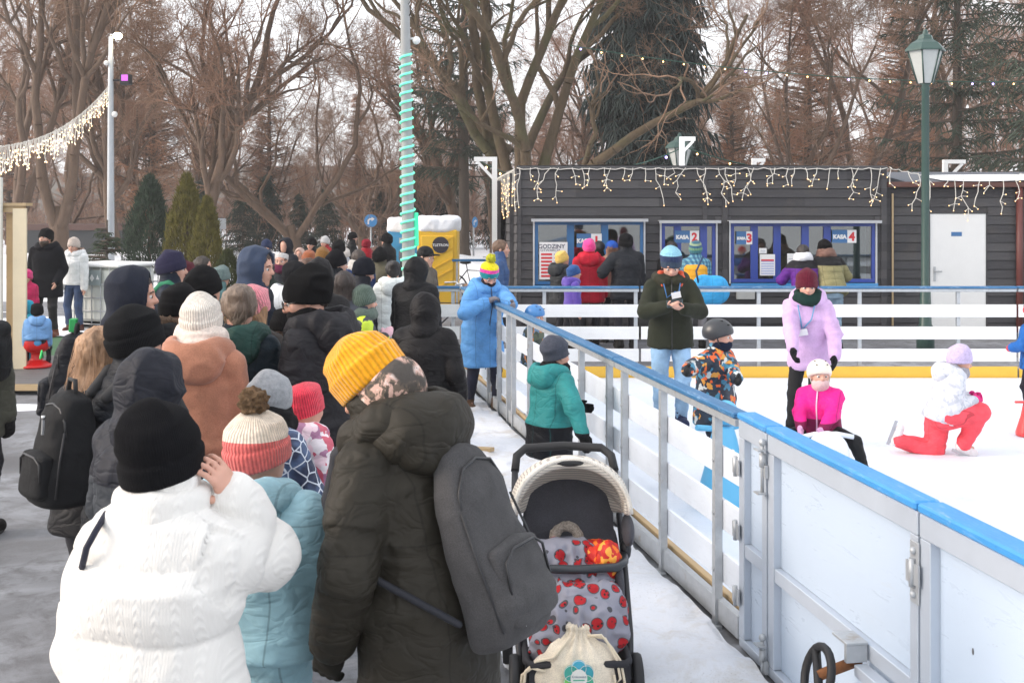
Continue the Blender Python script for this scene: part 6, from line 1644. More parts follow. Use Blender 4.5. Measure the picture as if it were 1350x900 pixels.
person('child in a teal and black jacket with a grey beanie holding the fence', *sp, H=H, yaw=yw, hyaw=0, hpitch=6, lean=6, coat=rgb(52, 140, 140), coat2=rgb(22, 24, 30), zsplit=.70 / 1.29, bulk=.04, hem=.36, hood='down', w=1.12, hat='beanie', hatc=rgb(72, 76, 88), ribs=0, tall=.06, cuffh=.0, hatb=-.06, slouch=.04,
       gloves=BLK, rh=loc(776, 594, 198, sp, H, yw), scarf=BLK, scarfk='fleece', face=True, relb=(1, -.5, .2), lh=(-.06, .22, .60), wr=.006, hs=1.14)
person('small child with a blue helmet peering through the rail fence', 702, 126, H=1.08, yaw=-120, cmat=multi_cloth(((40, 52, 44), (70, 80, 60), (190, 120, 60), (40, 52, 44), (90, 120, 150)), 18, 'camouflage_print'), hat='helmet', hatc=rgb(70, 130, 190), face=True, legs=rgb(120, 150, 180), lkind='nylon', group=S_K, z0=.06, skates=rgb(40, 60, 110), hair='short', hs=1.3)
person('bare-headed man in a blue jacket at the corner of the kiosk', 656, 92, H=1.75, yaw=-95, coat=rgb(62, 88, 130), hair='short', hairc=rgb(110, 84, 66), face=True, collar=1., group=K_, hpitch=0)
# --- ticket windows
person('child in a pale yellow beanie and charcoal jacket at the poster', 739, 85, H=1.50, yaw=-55, coat=rgb(58, 62, 66), hat='beanie', hatc=rgb(222, 186, 98), ribs=0, hood='down', bulk=.05, group=K_, face=True, hroll=-6, hpitch=-4)
person('child in a purple jacket and blue beanie looking right', 754, 88, H=1.30, yaw=-75, coat=rgb(98, 76, 170), ckind='soft', hat='beanie', hatc=rgb(44, 84, 142), ribs=0, hood='down', face=True, group=K_, hair='short', hpitch=0)
rc = person('person in a red ski jacket with a pink hat at the first window', 777, 84, H=1.69, yaw=-2, coat=rgb(190, 20, 48), bulk=.05, hat='beanie', hatc=rgb(240, 72, 148), hood='down', group=K_, w=1.05, collar=1., hem=.40, ribs=0)
person('black-haired person close to the first ticket window', 790, 82, H=1.66, yaw=0, coat=rgb(30, 30, 36), hair='short', hairc=(.01, .008, .008), group=K_)
person('brown-haired person in a blue cap at the first window', 806, 82.5, H=1.66, yaw=-5, hyaw=40, coat=rgb(150, 120, 108), hat='cap', hatc=rgb(30, 78, 165), hair='long', hairc=rgb(105, 72, 55), group=K_, face=True)
person('man in a black jacket and black beanie at the first window', 826, 86, H=1.79, yaw=10, coat=rgb(36, 40, 48), bulk=.055, hat='beanie', hatc=rgb(26, 26, 30), ribs=0, group=K_, lh=(-.15, .12, .68), w=1.08, hem=.42, wr=.006)
person('dark-haired person behind the man in the olive parka', 886, 82, H=1.66, yaw=0, coat=rgb(26, 27, 32), hair='short', hairc=(.015, .01, .01), group=K_)
yv = person('person in a yellow puffer vest and checked hat at the second window', 917, 86, H=1.68, yaw=-8, cmat=plaid(rgb(60, 110, 140), rgb(110, 160, 175), rgb(40, 70, 100)), bulk=.03, vest=rgb(232, 168, 50), hat='beanie', hatc=rgb(70, 130, 140), bands=((.1, rgb(110, 150, 120)), (.25, rgb(60, 100, 130)), (.38, rgb(150, 170, 140)), (.5, rgb(50, 100, 120))), ribs=30, group=K_, legs=rgb(120, 118, 122), hood=None, hair='short')
t = thing('sports_bag', 'large light blue bag slung behind the yellow vest', 'bag', P(938, 384, 90))
F = Field(.014, .03); F.ell((0, 0, 0), (.27, .12, .22), Matrix.Rotation(R(-18), 4, 'Y'), pw=2.5); F.ell((-.12, 0, .12), (.14, .10, .12)); F.build('bag_body', cloth(rgb(60, 165, 225), 'nylon', seed=3), t, disp=lambda V, n: .014 * vnoise(V, 7, 2)); m = MB(); m.tube([(-.2, -.08, .1), (-.24, -.1, .3), (-.14, -.1, .52)], .014, 6); m.build('strap', plain((.02, .05, .12), .8, name='webbing'), t)
person('person in a purple and black puffer leaning into the fourth window', 1062, 88, H=1.68, yaw=-4, lean=20, coat=rgb(28, 26, 34), coat2=rgb(92, 34, 132), zsplit=.745, bulk=.055, quilt=.10, hair='short', hairc=(.025, .018, .016), scarf=rgb(215, 215, 220), scarfk='fleece', group=K_, rh=(.10, .22, .70), lh=(-.10, .22, .70), hem=.47, hpitch=18)
person('person in an olive and black puffer with light jeans leaning into the fourth window', 1097, 88, H=1.76, yaw=8, lean=24, coat=rgb(26, 26, 30), coat2=rgb(140, 134, 96), zsplit=.735, bulk=.055, quilt=.10, hat='beanie', hatc=rgb(24, 22, 24), ribs=0, group=K_, legs=rgb(140, 165, 185), rh=(.10, .24, .70), lh=(-.12, .24, .70), hem=.48, hpitch=10, scarf=rgb(120, 90, 80))
# --- skaters
par = person('man in an olive parka looking at his phone on the ice', 884, 135, H=1.74, yaw=178, lean=2, hpitch=26, coat=rgb(52, 56, 42), ckind='soft', bulk=.04, hem=.44, hood='down', hoodc=rgb(60, 60, 46), wr=.005, zipc=(.02, .02, .02), hat='beanie', hatc=rgb(60, 76, 96), bands=((.18, rgb(48, 62, 96)), (.40, rgb(150, 205, 225))), ribs=46, tall=.12, cuffh=.0, face=True, tone=(.62, .37, .28), hair='short', hairc=(.03, .02, .015),
       rh=(.035, .20, .685), lh=(-.045, .21, .675), rdir=(-.7, .55, .25), ldir=(.7, .5, .2), rpn=(-.2, -.2, 1), lpn=(.2, -.2, 1), relb=(1, -.6, -.5), lelb=(-1, -.6, -.5), lanyard=(.04, .16, .40, -.02, .215), legs=rgb(142, 176, 206), lw=1.1, z0=.065, skates=rgb(34, 44, 74), group=S_K, w=1.04)
F = Field(.008, .02); Hh = 1.74; F.chain([par['T'] @ Vector((x * Hh, y * Hh, z * Hh)) for x, y, z in ((-.052, .062, .262), (-.066, .03, .30), (-.058, -.01, .325), (0, -.04, .33), (.058, -.01, .325), (.066, .03, .30), (.052, .062, .262))], [.012, .022, .024, .024, .024, .022, .012]); F.build('hood_lining', cloth(rgb(205, 82, 48), 'fleece'), par['root'])
ph = W_(par, 0, 0, 0)[1]; r_ = par['root']; hM = Matrix.Translation(r_.location) @ Matrix.Rotation(r_.rotation_euler[2], 4, 'Z')
t = bpy.data.objects.new('phone', None); COL.objects.link(t); t.matrix_world = hM @ Matrix.Translation((.0, .23 * 1.74, .705 * 1.74)) @ Matrix.Rotation(R(-55), 4, 'X') @ Matrix.Rotation(R(12), 4, 'Y'); tag(t, 'dark smartphone held by the man in the olive parka', 'phone')
m = MB(); m.box(-.075, .075, -.038, .038, -.004, .004, b=.002); m.build('case', plain(rgb(50, 80, 90), .4, name='phone_case'), t); m = MB(); m.box(-.07, .07, -.034, .034, .0045, .0055); m.build('screen', plain((.02, .02, .025), .1, name='phone_glass'), t)
sp = (1066, 144); H = 1.60; yw = 160
person('woman in a lilac jacket and burgundy beanie standing over the seated child', *sp, H=H, yaw=yw, lean=12, hyaw=16, hpitch=10, coat=rgb(206, 172, 214), ckind='fleece', bulk=.032, hem=.42, hood='down', hat='beanie', hatc=rgb(96, 24, 44), ribs=46, tall=.04, face=True, scarf=rgb(28, 62, 56), scarfk='fleece', gloves=(.012, .012, .016), legs=(.012, .012, .014), lw=.9, z0=.065, skates=(.02, .02, .022), group=S_K, w=.97, wr=.006,
       rh=loc(1046, 478, 150, sp, H, yw), lh=loc(1100, 480, 149, sp, H, yw), lanyard=(.10, .30, .50, .02, .125), hair='short', hairc=(.05, .03, .02), feet=((.10, -.02, .045), (-.02, .06, .045)))
sp = (942, 171); H = 1.26; yw = -128
person('child in a black helmet and colourful patterned jacket', *sp, H=H, yaw=yw, hyaw=18, hpitch=0, cmat=multi_cloth(((26, 38, 54), (32, 48, 66), (26, 38, 54), (225, 100, 40), (60, 130, 160), (26, 38, 54), (200, 205, 205), (26, 38, 54), (215, 150, 60)), 26), bulk=.045, hem=.38, hood=None, hat='helmet', hatc=rgb(52, 54, 58), face=True, hs=1.22, gloves=rgb(48, 50, 54), mitten=True, legs=rgb(30, 42, 60), lw=1.2, lkind='nylon', z0=.065, skates=rgb(40, 70, 150), group=S_K, w=1.15,
       rh=loc(907, 500, 180, sp, H, yw), lh=loc(974, 516, 178, sp, H, yw), relb=(1, -.2, -.2), mask=rgb(28, 40, 66), scarf=None, hair=None, wr=.006)
def blob_toy(name, label, cat, loc_, yaw, build):
    t = thing(name, label, cat, loc_, R(yaw)); build(t); return t
def aid(t):
    mt = plain(rgb(96, 180, 222), .35, name='light_blue_plastic', var=.04)
    F = Field(.014, .04); F.loft([(.0, 0, 0, .20, .16), (.08, 0, 0, .20, .16), (.3, 0, 0, .14, .11), (.50, 0, 0, .10, .08), (.60, 0, 0, .07, .06)], pw=2.4); F.build('body', mt, t)
    m = MB(); m.tube([(-.22, .0, .60), (-.08, .02, .58), (.08, .02, .58), (.22, .0, .60)], .022, 8); m.build('handle', mt, t)
    F = Field(.014, .03); F.ell((0, -.03, .70), (.09, .09, .09)); F.build('head', mt, t); text('number', '2', .09, (0, -.13, .42), m_w, t)
blob_toy('skating_aid', 'light blue plastic skating aid held by the child in the black helmet', 'skating aid', (wx(954, 182), wy(182), .03), 20, aid)
def seal(t):
    mt = plain((.74, .78, .84), .35, name='white_plastic', var=.03)
    F = Field(.014, .05); F.loft([(.0, 0, .04, .18, .34), (.06, 0, .04, .18, .34), (.22, 0, .0, .16, .30), (.36, 0, -.04, .15, .26), (.47, 0, -.06, .10, .16)], pw=2.5); F.ell((0, -.25, .44), (.15, .15, .15)); F.build('body', mt, t)
    m = MB(); m.tube([(-.2, -.22, .54), (-.08, -.2, .56), (.08, -.2, .56), (.2, -.22, .54)], .018, 7); m.build('handle', mt, t); m = MB(); m.box(-.19, -.14, -.34, .34, 0, .03, b=.01); m.build('runner', m_blue2, t); m = MB(); m.box(.14, .19, -.34, .34, 0, .03, b=.01); m.build('runner', m_blue2, t)
sx = (1082, 178)
blob_toy('skating_aid', 'white plastic ride-on skating aid under the girl in pink', 'skating aid', (wx(1076, 180), wy(180), .03), 4, seal)
person('small girl in a pink jacket and cream helmet sitting on a white skating aid', *sx, H=1.02, yaw=152, hyaw=30, hpitch=-6, hipz=.50, coat=rgb(232, 34, 138), coat2=rgb(120, 20, 68), zsplit=.585, bulk=.035, hem=.47, hat='helmet', hatc=rgb(232, 220, 205), face=True, hs=1.32, w=1.2, gloves=rgb(220, 165, 205), mitten=True, hcurl=.3, hood=None, zipc=rgb(230, 190, 215), z0=.06, group=S_K,
       feet=((.24, .20, .20), (-.36, .18, .24)), knees=((1, .7, .9), (-1, .6, 1.0)), legs=(.014, .015, .018), lkind='nylon', lw=1.15, skates=(.05, .12, .26), rh=(.085, .25, .545), lh=(-.075, .25, .545), relb=(1, -.4, -.6), lelb=(-1, -.4, -.6), mask=rgb(215, 180, 180), wr=.005)
sx = (1240, 150)
person('girl in coral trousers and a lilac hat kneeling on one knee on the ice', *sx, H=1.33, yaw=-96, lean=18, hpitch=18, hipz=.245, cmat=multi_cloth(((208, 210, 218), (198, 200, 208), (214, 214, 220), (180, 184, 194)), 34, 'pale_print'), bulk=.045, hem=.20, hood='down', hat='beanie', hatc=rgb(200, 184, 220), ribs=0, tall=.0, scarf=rgb(150, 148, 156), face=True, hs=1.15, w=1.1, gloves=rgb(228, 40, 130), z0=.06, group=S_K,
       feet=((.02, .14, .05), (-.03, -.26, .06)), knees=((0, 1, .9), (0, .6, -1)), legs=rgb(240, 84, 96), lkind='nylon', lw=1.6, skates=rgb(225, 220, 222), rh=(.03, .20, .34), lh=(-.05, .19, .35))
person('child in a blue jacket with red mittens at the right edge of the ice', 1366, 131, H=1.16, yaw=25, coat=rgb(28, 92, 165), bulk=.05, hat='helmet', hatc=rgb(200, 40, 50), hs=1.2, gloves=rgb(200, 40, 50), mitten=True, legs=rgb(34, 30, 46), lkind='nylon', lw=1.2, skates=rgb(220, 215, 210), z0=.06, group=S_K, lh=(-.17, .1, .62))
def tub(t):
    mt = plain(rgb(215, 70, 70), .35, name='red_plastic'); F = Field(.014, .04); F.loft([(.0, 0, 0, .18, .15), (.06, 0, 0, .18, .15), (.3, 0, 0, .12, .10), (.5, 0, 0, .09, .08)], pw=2.4); F.build('body', mt, t)
    m = MB(); m.tube([(-.2, 0, .52), (.2, 0, .52)], .02, 8); m.build('handle', mt, t)
blob_toy('skating_aid', 'red plastic skating aid at the right edge of the ice', 'skating aid', (wx(1359, 139), wy(139), .03), 0, tub).scale = (.75, .75, .62)
# --- left background
BG = 'people beside the wooden deck'
person('bearded man in a black coat with his hands in his pockets', 62, 79.5, H=1.84, yaw=178, coat=rgb(20, 22, 30), ckind='wool', bulk=.045, hem=.365, hood='down', w=1.08, hat='beanie', hatc=BLK, face=True, hyaw=-10, hpitch=-4, beard=(.05, .03, .02), legs=(.014, .014, .016), shoes=rgb(110, 62, 42), lh=(-.12, .08, .50), rh=(.12, .08, .50), lanyard=None, group=BG, wideleg=.01)
person('woman in a white jacket and beige hat behind the man in black', 99, 76, H=1.65, yaw=172, coat=rgb(225, 226, 226), bulk=.055, hood='down', trim=rgb(170, 140, 120), hat='beanie', hatc=rgb(205, 190, 180), face=True, legs=rgb(50, 68, 100), shoes=rgb(90, 50, 40), hem=.50, group=BG, legvis=True)
person('child in a bright pink hat beside the wooden booth', 36, 86, H=1.20, yaw=180, coat=rgb(190, 40, 90), hat='beanie', hatc=rgb(235, 50, 130), face=True, group=BG, hs=1.2)
person('toddler in a teal coat beside the wooden booth', 37, 97, H=.86, yaw=150, coat=rgb(30, 150, 180), hood='up', group=BG, hs=1.35, z0=.02, legs=rgb(30, 150, 180))
person('toddler in a black hat and pale blue coat sitting on the red ride-on toy', 49, 104, H=.90, yaw=20, coat=rgb(120, 165, 215), hood='down', hat='beanie', hatc=BLK, ribs=0, group=BG, hs=1.4, w=1.25, bulk=.04, hem=.47, z0=.12, hipz=.42, feet=((.14, .2, .05), (-.14, .2, .05)), knees=((.5, 1, .5), (-.5, 1, .5)), tall=.03)
def ride(t):
    mt = plain(rgb(205, 24, 24), .35, name='red_plastic2')
    F = Field(.014, .03); F.ell((0, 0, .32), (.17, .22, .13), pw=2.8); F.loft([(.0, 0, 0, .20, .20), (.03, 0, 0, .19, .19), (.10, 0, 0, .07, .10), (.22, 0, 0, .06, .08)], pw=2.5, k=.03); F.ell((0, .12, .40), (.13, .10, .09), pw=2.6); F.build('body', mt, t)
    m = MB(); m.sphere((.02, -.215, .33), (.05, .012, .04), 10, 6); m.build('sticker', plain(rgb(80, 150, 200), .4, name='blue_sticker'), t); m = MB(); m.tube([(-.16, .2, .46), (.16, .2, .46)], .018, 7); m.build('handlebar', m_dark, t)
blob_toy('ride_on_toy', 'red plastic ride-on toy on the deck', 'toy', (wx(48, 103), wy(103), .137), 20, ride)
person('person in a grey-olive parka cut off at the left of the frame', -40, 196, H=1.76, yaw=-10, coat=rgb(82, 82, 72), bulk=.05, hem=.38, gloves=BLK, hair='short')
t = thing('shoulder_bag', 'black bag strapped beside the grey-olive parka', 'bag', P(0, 468, 200))
F = Field(.012, .03); F.ell((0, 0, 0), (.055, .12, .17), pw=3.); F.ell((0, 0, .17), (.06, .08, .06)); F.build('bag_body', cloth(rgb(28, 30, 34), 'nylon', seed=3), t, disp=lambda V, n: .006 * vnoise(V, 14, 2)); m = MB(); m.tube([(.0, -.05, -.15), (-.02, -.08, -.4), (-.06, -.06, -.62)], .012, 6); m.tube([(-.04, 0, .15), (-.08, 0, .35)], .016, 6); m.build('strap', m_dark, t)
# ------------------------------------------------------------ pushchair in front of the fence
s = 286.; st = thing('pushchair', 'black pushchair with a striped cream canopy on the snow path', 'pushchair', (wx(752, s), wy(s), .03), R(1.5))
m_gr = cloth(rgb(78, 78, 84), 'wool', seed=2); m_bf = plain((.018, .018, .022), .45, name='black_frame')
cs = stripe_cloth(rgb(208, 200, 188), rgb(158, 152, 146), 75.)
F = Field(.008, .02)
Mc = Matrix.Translation((0, .02, .78)) @ Matrix.Rotation(R(-12), 4, 'X')
F.ell((0, 0, .0), (.275, .27, .255), Mc, pw=2.3); F.ell((0, -.05, -.03), (.252, .29, .245), Mc, k=.008, mode='-', pw=2.2); F.ell((0, 0, -.40), (.6, .6, .40), Mc, k=.01, mode='-', pw=6.)
F.ell((0, -.33, -.02), (.5, .26, .36), Mc, k=.01, mode='-')
def cf(V, n):
    a = np.arctan2(V[:, 2] - .78, -(V[:, 1] - .02)); return .008 * np.abs(np.sin(a * 4.5)) + .005 * vnoise(V * np.array([.6, 1, 1]), 14, 3)
cn = F.build('canopy', cs, st, disp=cf)
m = MB(); m.tube([Mc @ Vector((.265 * math.cos(a), -.135 , -.0 + .245 * math.sin(a))) for a in [PI * i / 20 for i in range(21)]], .012, 6); m.build('canopy_edge', cloth(rgb(222, 216, 206), 'soft', seed=1), cn)
F = Field(.008, .01); F.ell((0, -.10, .228), (.105, .05, .022), Mc, pw=2.4); F.build('canopy_window', plain((.012, .012, .014), .5, name='black_mesh'), cn)
for q in (-1, 1):
    F = Field(.009, .02); F.ell((q * .268, .02, .70), (.028, .10, .07), pw=2.2); F.build('canopy_flap', m_gr, cn)
F = Field(.009, .03)
Ms_ = Matrix.Translation((0, .10, .62)) @ Matrix.Rotation(R(-24), 4, 'X')
F.ell((0, 0, .02), (.215, .035, .30), Ms_, pw=4.); F.ell((0, -.14, .34), (.20, .18, .05), pw=3.5)
for q in (-1, 1): F.ell((q * .205, -.06, .48), (.025, .16, .12), pw=3.)
F.build('seat', m_gr, st, disp=lambda V, n: .004 * vnoise(V, 12, 3))
m = MB()
for q in (-1, 1):
    m.tube([(q * .245, .36, .90), (q * .25, .28, .80), (q * .255, .06, .55), (q * .25, -.20, .30), (q * .23, -.36, .16)], .016, 8)
    m.tube([(q * .255, .10, .60), (q * .265, .18, .35), (q * .27, .26, .17)], .015, 8)
    m.sphere((q * .262, .06, .60), (.028, .05, .05), 10, 6)
m.tube([(-.27, .26, .17), (.27, .26, .17)], .012, 7); m.tube([(-.23, -.36, .16), (.23, -.36, .16)], .012, 7); m.build('frame', m_bf, st)
m = MB(); m.tube([(-.245, .36, .90), (-.235, .42, .96), (-.19, .46, .99), (0, .47, 1.0), (.19, .46, .99), (.235, .42, .96), (.245, .36, .90)], .021, 10); m.build('push_handle', plain((.02, .02, .022), .75, name='foam_grip'), st)
m = MB(); m.tube([(-.25, .05, .58), (-.235, -.12, .60), (-.19, -.21, .60), (0, -.235, .60), (.19, -.21, .60), (.235, -.12, .60), (.25, .05, .58)], .020, 8); m.build('bumper_bar', plain((.03, .035, .042), .35, name='bar_plastic'), st)
for x, y, r in ((-.285, .26, .14), (.285, .26, .14), (-.265, -.30, .125), (.265, -.30, .125)):
    m = MB(); Mw = Matrix.Translation((x, y, r)) @ Matrix.Rotation(R(90), 4, 'Y'); m.lathe([(r - .03, -.024), (r - .006, -.022), (r, -.01), (r, .01), (r - .006, .022), (r - .03, .024)], 26, Mw); w_ = m.build('wheel', m_dark, st)
    m = MB(); m.lathe([(.0, -.018), (r - .034, -.012), (r - .034, .012), (.0, .018)], 18, Mw); m.build('rim', plain((.08, .08, .09), .4, name='wheel_rim'), w_)
m = MB(); m.tube([(-.22, -.40, .26), (-.20, -.46, .27), (.20, -.46, .27), (.22, -.40, .26), (.22, .1, .27), (-.22, .1, .27)], .016, 7, closed=True); m.box(-.21, .21, -.44, .1, .12, .14, b=.01); m.box(-.21, .21, -.455, -.44, .13, .265); m.box(-.222, -.212, -.44, .1, .13, .265); m.box(.212, .222, -.44, .1, .13, .265); m.build('basket', plain((.02, .02, .025), .8, name='basket_cloth'), st)
base = Matrix.Translation(st.location) @ Matrix.Rotation(R(1.5), 4, 'Z')
def top(name, label, cat):
    t = bpy.data.objects.new(name, None); COL.objects.link(t); t.matrix_world = base; tag(t, label, cat); return t
t = top('blanket', 'grey blanket printed with red ladybirds heaped in the pushchair', 'blanket')
lady = spot_cloth(rgb(138, 138, 150), rgb(170, 14, 26), (.012, .012, .014), 16, .40, 'ladybird_print')
F = Field(.007, .03)
F.ell((-.02, -.06, .58), (.17, .09, .09), k=.03); F.ell((.03, -.15, .48), (.18, .09, .12)); F.ell((.0, -.25, .44), (.20, .09, .10)); F.ell((-.10, -.08, .61), (.07, .06, .06)); F.ell((.02, -.34, .36), (.19, .05, .13)); F.ell((.15, -.26, .42), (.07, .07, .11)); F.ell((-.13, -.30, .30), (.06, .05, .12))
F.build('cloth', lady, t, disp=lambda V, n: .022 * (1 - 2 * np.abs(vnoise(V * np.array([1.4, 1, .8]), 11, 4))) + .010 * (1 - 2 * np.abs(vnoise(V, 24, 5))))
t = top('muslin_cloth', 'red and orange cloth tucked beside the ladybird blanket', 'cloth')
F = Field(.007, .02); F.ell((.115, -.07, .62), (.085, .06, .06)); F.ell((.16, -.13, .60), (.055, .06, .10))
F.build('cloth', multi_cloth(((200, 30, 24), (235, 120, 30), (215, 50, 26), (240, 165, 60), (180, 16, 22)), 34, 'flame_print'), t, disp=lambda V, n: .010 * (1 - 2 * np.abs(vnoise(V * np.array([1.6, 1, .5]), 22, 4))))
t = top('plush_toy', 'beige plush ring toy on top of the blanket', 'soft toy')
F = Field(.007, .01); F.chain([(-.02 + .055 * math.cos(a), -.02 + .02 * math.sin(a), -.02 + .70 + .045 * math.sin(a)) for a in [2 * PI * i / 14 for i in range(15)]], .022); F.build('ring', fur(rgb(170, 158, 146)), t, disp=lambda V, n: .005 * vnoise(V, 70, 3))
t = bpy.data.objects.new('drawstring_bag', None); COL.objects.link(t); t.matrix_world = base @ Matrix.Translation((.005, -.40, .195)) @ Matrix.Scale(.92, 4); tag(t, 'cream cotton drawstring bag with a green and blue flower logo in the pushchair basket', 'bag')
F = Field(.0065, .03); F.loft([(-.06, 0, .02, .17, .09), (.0, 0, 0, .19, .11), (.09, 0, 0, .175, .10), (.15, 0, .01, .13, .075), (.19, .0, .02, .06, .045), (.215, .0, .025, .05, .04), (.235, 0, .03, .07, .05)], k=.02, pw=2.3)
F.ell((-.17, .0, .02), (.05, .07, .07)); 
def bagf(V, n):
    a = np.arctan2(V[:, 0], -(V[:, 1] - .02)); g = np.clip((V[:, 2] - .06) / .12, 0, 1); return .007 * g * np.sin(a * 13) + .007 * (1 - 2 * np.abs(vnoise(V, 10, 6))) * (1 - g * .6)
m_cot = cloth(rgb(226, 214, 194), 'soft', seed=1); F.build('bag_body', m_cot, t, disp=bagf)
m = MB(); m.tube([(.04, -.03, .20), (.10, -.05, .21), (.15, -.05, .15), (.19, -.06, .09), (.205, -.07, .0), (.19, -.08, -.09), (.21, -.08, -.17)], .0065, 6); m.tube([(.05, -.03, .20), (.12, -.04, .19), (.17, -.06, .10), (.185, -.08, .02), (.16, -.09, .0), (.155, -.09, .04)], .0065, 6)
m.tube([(-.04, -.04, .20), (-.12, -.08, .12), (-.2, -.07, .10), (-.25, -.06, .05), (-.26, -.06, -.06), (-.25, -.06, -.16)], .007, 6); m.tube([(-.16, -.09, .06), (-.22, -.07, .07), (-.265, -.05, .03), (-.275, -.05, -.08)], .007, 6); m.build('drawstring', plain(rgb(220, 206, 182), .9, name='cotton_cord', bs=.5, bscale=150.), t)
# logo: six round petals about a white disc
dx, dz, yy = -.01, .045, -.128
def disc(cx, cz, rx, rz, y, mat, nm, n=24):
    m = MB(); m.prism([(cx + rx * math.cos(2 * PI * i / n), cz + rz * math.sin(2 * PI * i / n)) for i in range(n)], y, y + .004, 'y'); return m.build(nm, mat, t)
gm = [plain(c, .8, name='logo_ink', var=.04) for c in (rgb(80, 178, 205), rgb(62, 158, 172), rgb(78, 172, 142), rgb(100, 186, 120), rgb(120, 200, 105), rgb(70, 165, 150))]
for i in range(6):
    a = PI / 2 - i * PI / 3; disc(dx + .040 * math.cos(a), dz + .044 * math.sin(a), .034, .037, yy - .0006 * i, gm[i], 'logo_petal')
    pr = MB(); pr.tube([(dx + .040 * math.cos(a) + .033 * math.cos(b), yy - .005 - .0002 * i, dz + .044 * math.sin(a) + .036 * math.sin(b)) for b in [2 * PI * k / 20 for k in range(20)]], .0012, 4, closed=True); pr.build('logo_outline', m_w, t)
disc(dx, dz, .038, .041, yy - .0085, plain(rgb(226, 226, 220), .8, name='logo_disc', var=.02), 'logo_disc')
text('lettering', 'Krakowska', .0145, (dx, yy - .0095, dz + .009), plain(rgb(90, 110, 130), .7, name='logo_ink_grey'), t, ext=.0004)
m = MB(); m.box(dx - .026, dx + .026, yy - .0100, yy - .009, dz - .009, dz - .004); m.build('logo_line', gm[2], t); m = MB(); m.box(dx - .018, dx + .018, yy - .0100, yy - .009, dz - .021, dz - .019); m.build('logo_line', plain(rgb(180, 120, 130), .7, name='logo_ink_pink'), t)

# ------------------------------------------------------------ trees
TG = 'bare trees of the park'
def put(o, px, s, rz, sc, label, cat='tree', group=None, kindname=None, lean=None, z=0., zs=None):
    o.location = (wx(px, s), wy(s), z); o.rotation_euler = ((R(lean[0]), R(lean[1]), R(rz)) if lean else (0, 0, R(rz))); o.scale = (sc, sc, sc * (zs or 1)); tag(o, label, cat, group); return o
big = bare_tree(21, H=13, r0=.31, stems=6, fork=.30, levels=4, dens=.95, trunk_h=.18, moss=.5, limbs=[((-.3, 0, 3.7), (-1, -.1, .28), 8.5, .20), ((.3, 0, 1.6), (1, -.2, .16), 9.5, .20), ((-.2, 0, 3.0), (-1, .1, .55), 8, .18)], bc=(.105, .075, .045))
put(big, 686, 44, 0, 1., 'massive many-stemmed old tree rising behind the left end of the kiosk')
t1 = bare_tree(5, H=12.5, r0=.27, stems=3, fork=.22, levels=4, dens=1.0, wig=.15)
put(t1, 78, 44, 40, 1., 'large grey forked tree behind the lamp pole at the far left')
t2 = bare_tree(8, H=12, r0=.24, stems=1, levels=4, dens=1.25, trunk_h=.12, wig=.13, tc=(.27, .155, .10))
put(t2, 256, 42, 10, 1., 'straight single-trunked bare tree above the green thujas')
t3 = bare_tree(13, H=9, r0=.20, stems=3, fork=.9, levels=4, dens=1.1, wig=.17, trunk_h=.1)
put(t3, 398, 40, 200, 1., 'low spreading bare tree with leaning trunks behind the snow bank', lean=(0, 14))
t4 = bare_tree(31, H=14, r0=.22, stems=2, fork=.12, levels=4, dens=1.25, trunk_h=.1, tc=(.28, .15, .095), bc=(.11, .075, .055), droop=.3, wig=.10)
put(t4, 1128, 38, 60, 1., 'tall reddish bare tree behind the right half of the kiosk')
def again(src, px, s, rz, sc, label, **k): return put(copy_tree(src), px, s, rz, sc, label, **k)
again(t2, 612, 36, 130, 1.0, 'leaning mossy-trunked bare tree beside the yellow cabin', lean=(3, 6))
again(t1, 20, 38, 120, .95, 'grey forked tree at the far left edge behind the booth')
again(t3, 478, 33, 90, .85, 'broad low bare tree behind the arrow sign')
again(t2, 150, 34, 250, 1.05, 'slim bare tree just behind the lamp pole')
again(t4, 1030, 36, 10, .7, 'reddish bare tree in the gap to the right of the dark spruce')
again(t1, 1260, 34, 300, 1.0, 'bare tree behind the green lantern')
again(t3, 1000, 42, 20, .95, 'low spreading bare tree over the middle of the kiosk roof')
FW = 'bare trees of the far wood'
rng = random.Random(12); srcs = [t1, t2, t3, t4]
for i in range(56):
    px = -120 + 1560 * (i + rng.uniform(.1, .9)) / 56; s_ = rng.choice((29, 26, 23, 20, 17.5)) * rng.uniform(.94, 1.06)
    sc = rng.uniform(.62, .92) * (.62 if 360 < px < 720 else 1.)
    again(rng.choice((t2, t4, t2, t1, t3)), px, s_, rng.uniform(0, 360), sc, 'bare brown tree in the far wood beyond the snow bank', group=FW)
con = conifer(3, H=17, rad=2.35, c=(.058, .076, .070), z0=1.0, nb=20, step=.24, droop=.45, hang=1.3, taper=.35, fl=.40, fr=.036)
put(con, 853, 41, 0, 1., 'huge dark drooping spruce towering over the kiosk', 'tree')
con2 = conifer(9, H=15, rad=3.2, c=(.062, .078, .058), z0=3.0, nb=6, step=.5, droop=.12, hang=.7, taper=.6, gap=.15, fl=.30, fr=.022)
put(con2, 612, 38, 30, 1., 'dark layered conifer behind the light-wrapped pole', 'tree')
put(copy_tree(con2), 1262, 44, 80, .92, 'dark conifer whose boughs hang beside the green lantern', 'tree')
put(copy_tree(con2), 1385, 48, 10, 1.0, 'dark conifer at the right edge above the shed', 'tree')
lar = conifer(15, H=13, rad=2.5, c=(.30, .155, .09), z0=1.5, nb=10, step=.30, droop=-.05, hang=.35, taper=1., name='larch_tree', fl=.26, fr=.013, gap=.1)
put(lar, 965, 31, 0, .72, 'rusty brown larch pointing up in the gap beside the spruce', 'tree')
put(copy_tree(lar), 1065, 33, 50, 1.12, 'rusty brown larch behind the middle of the kiosk', 'tree')
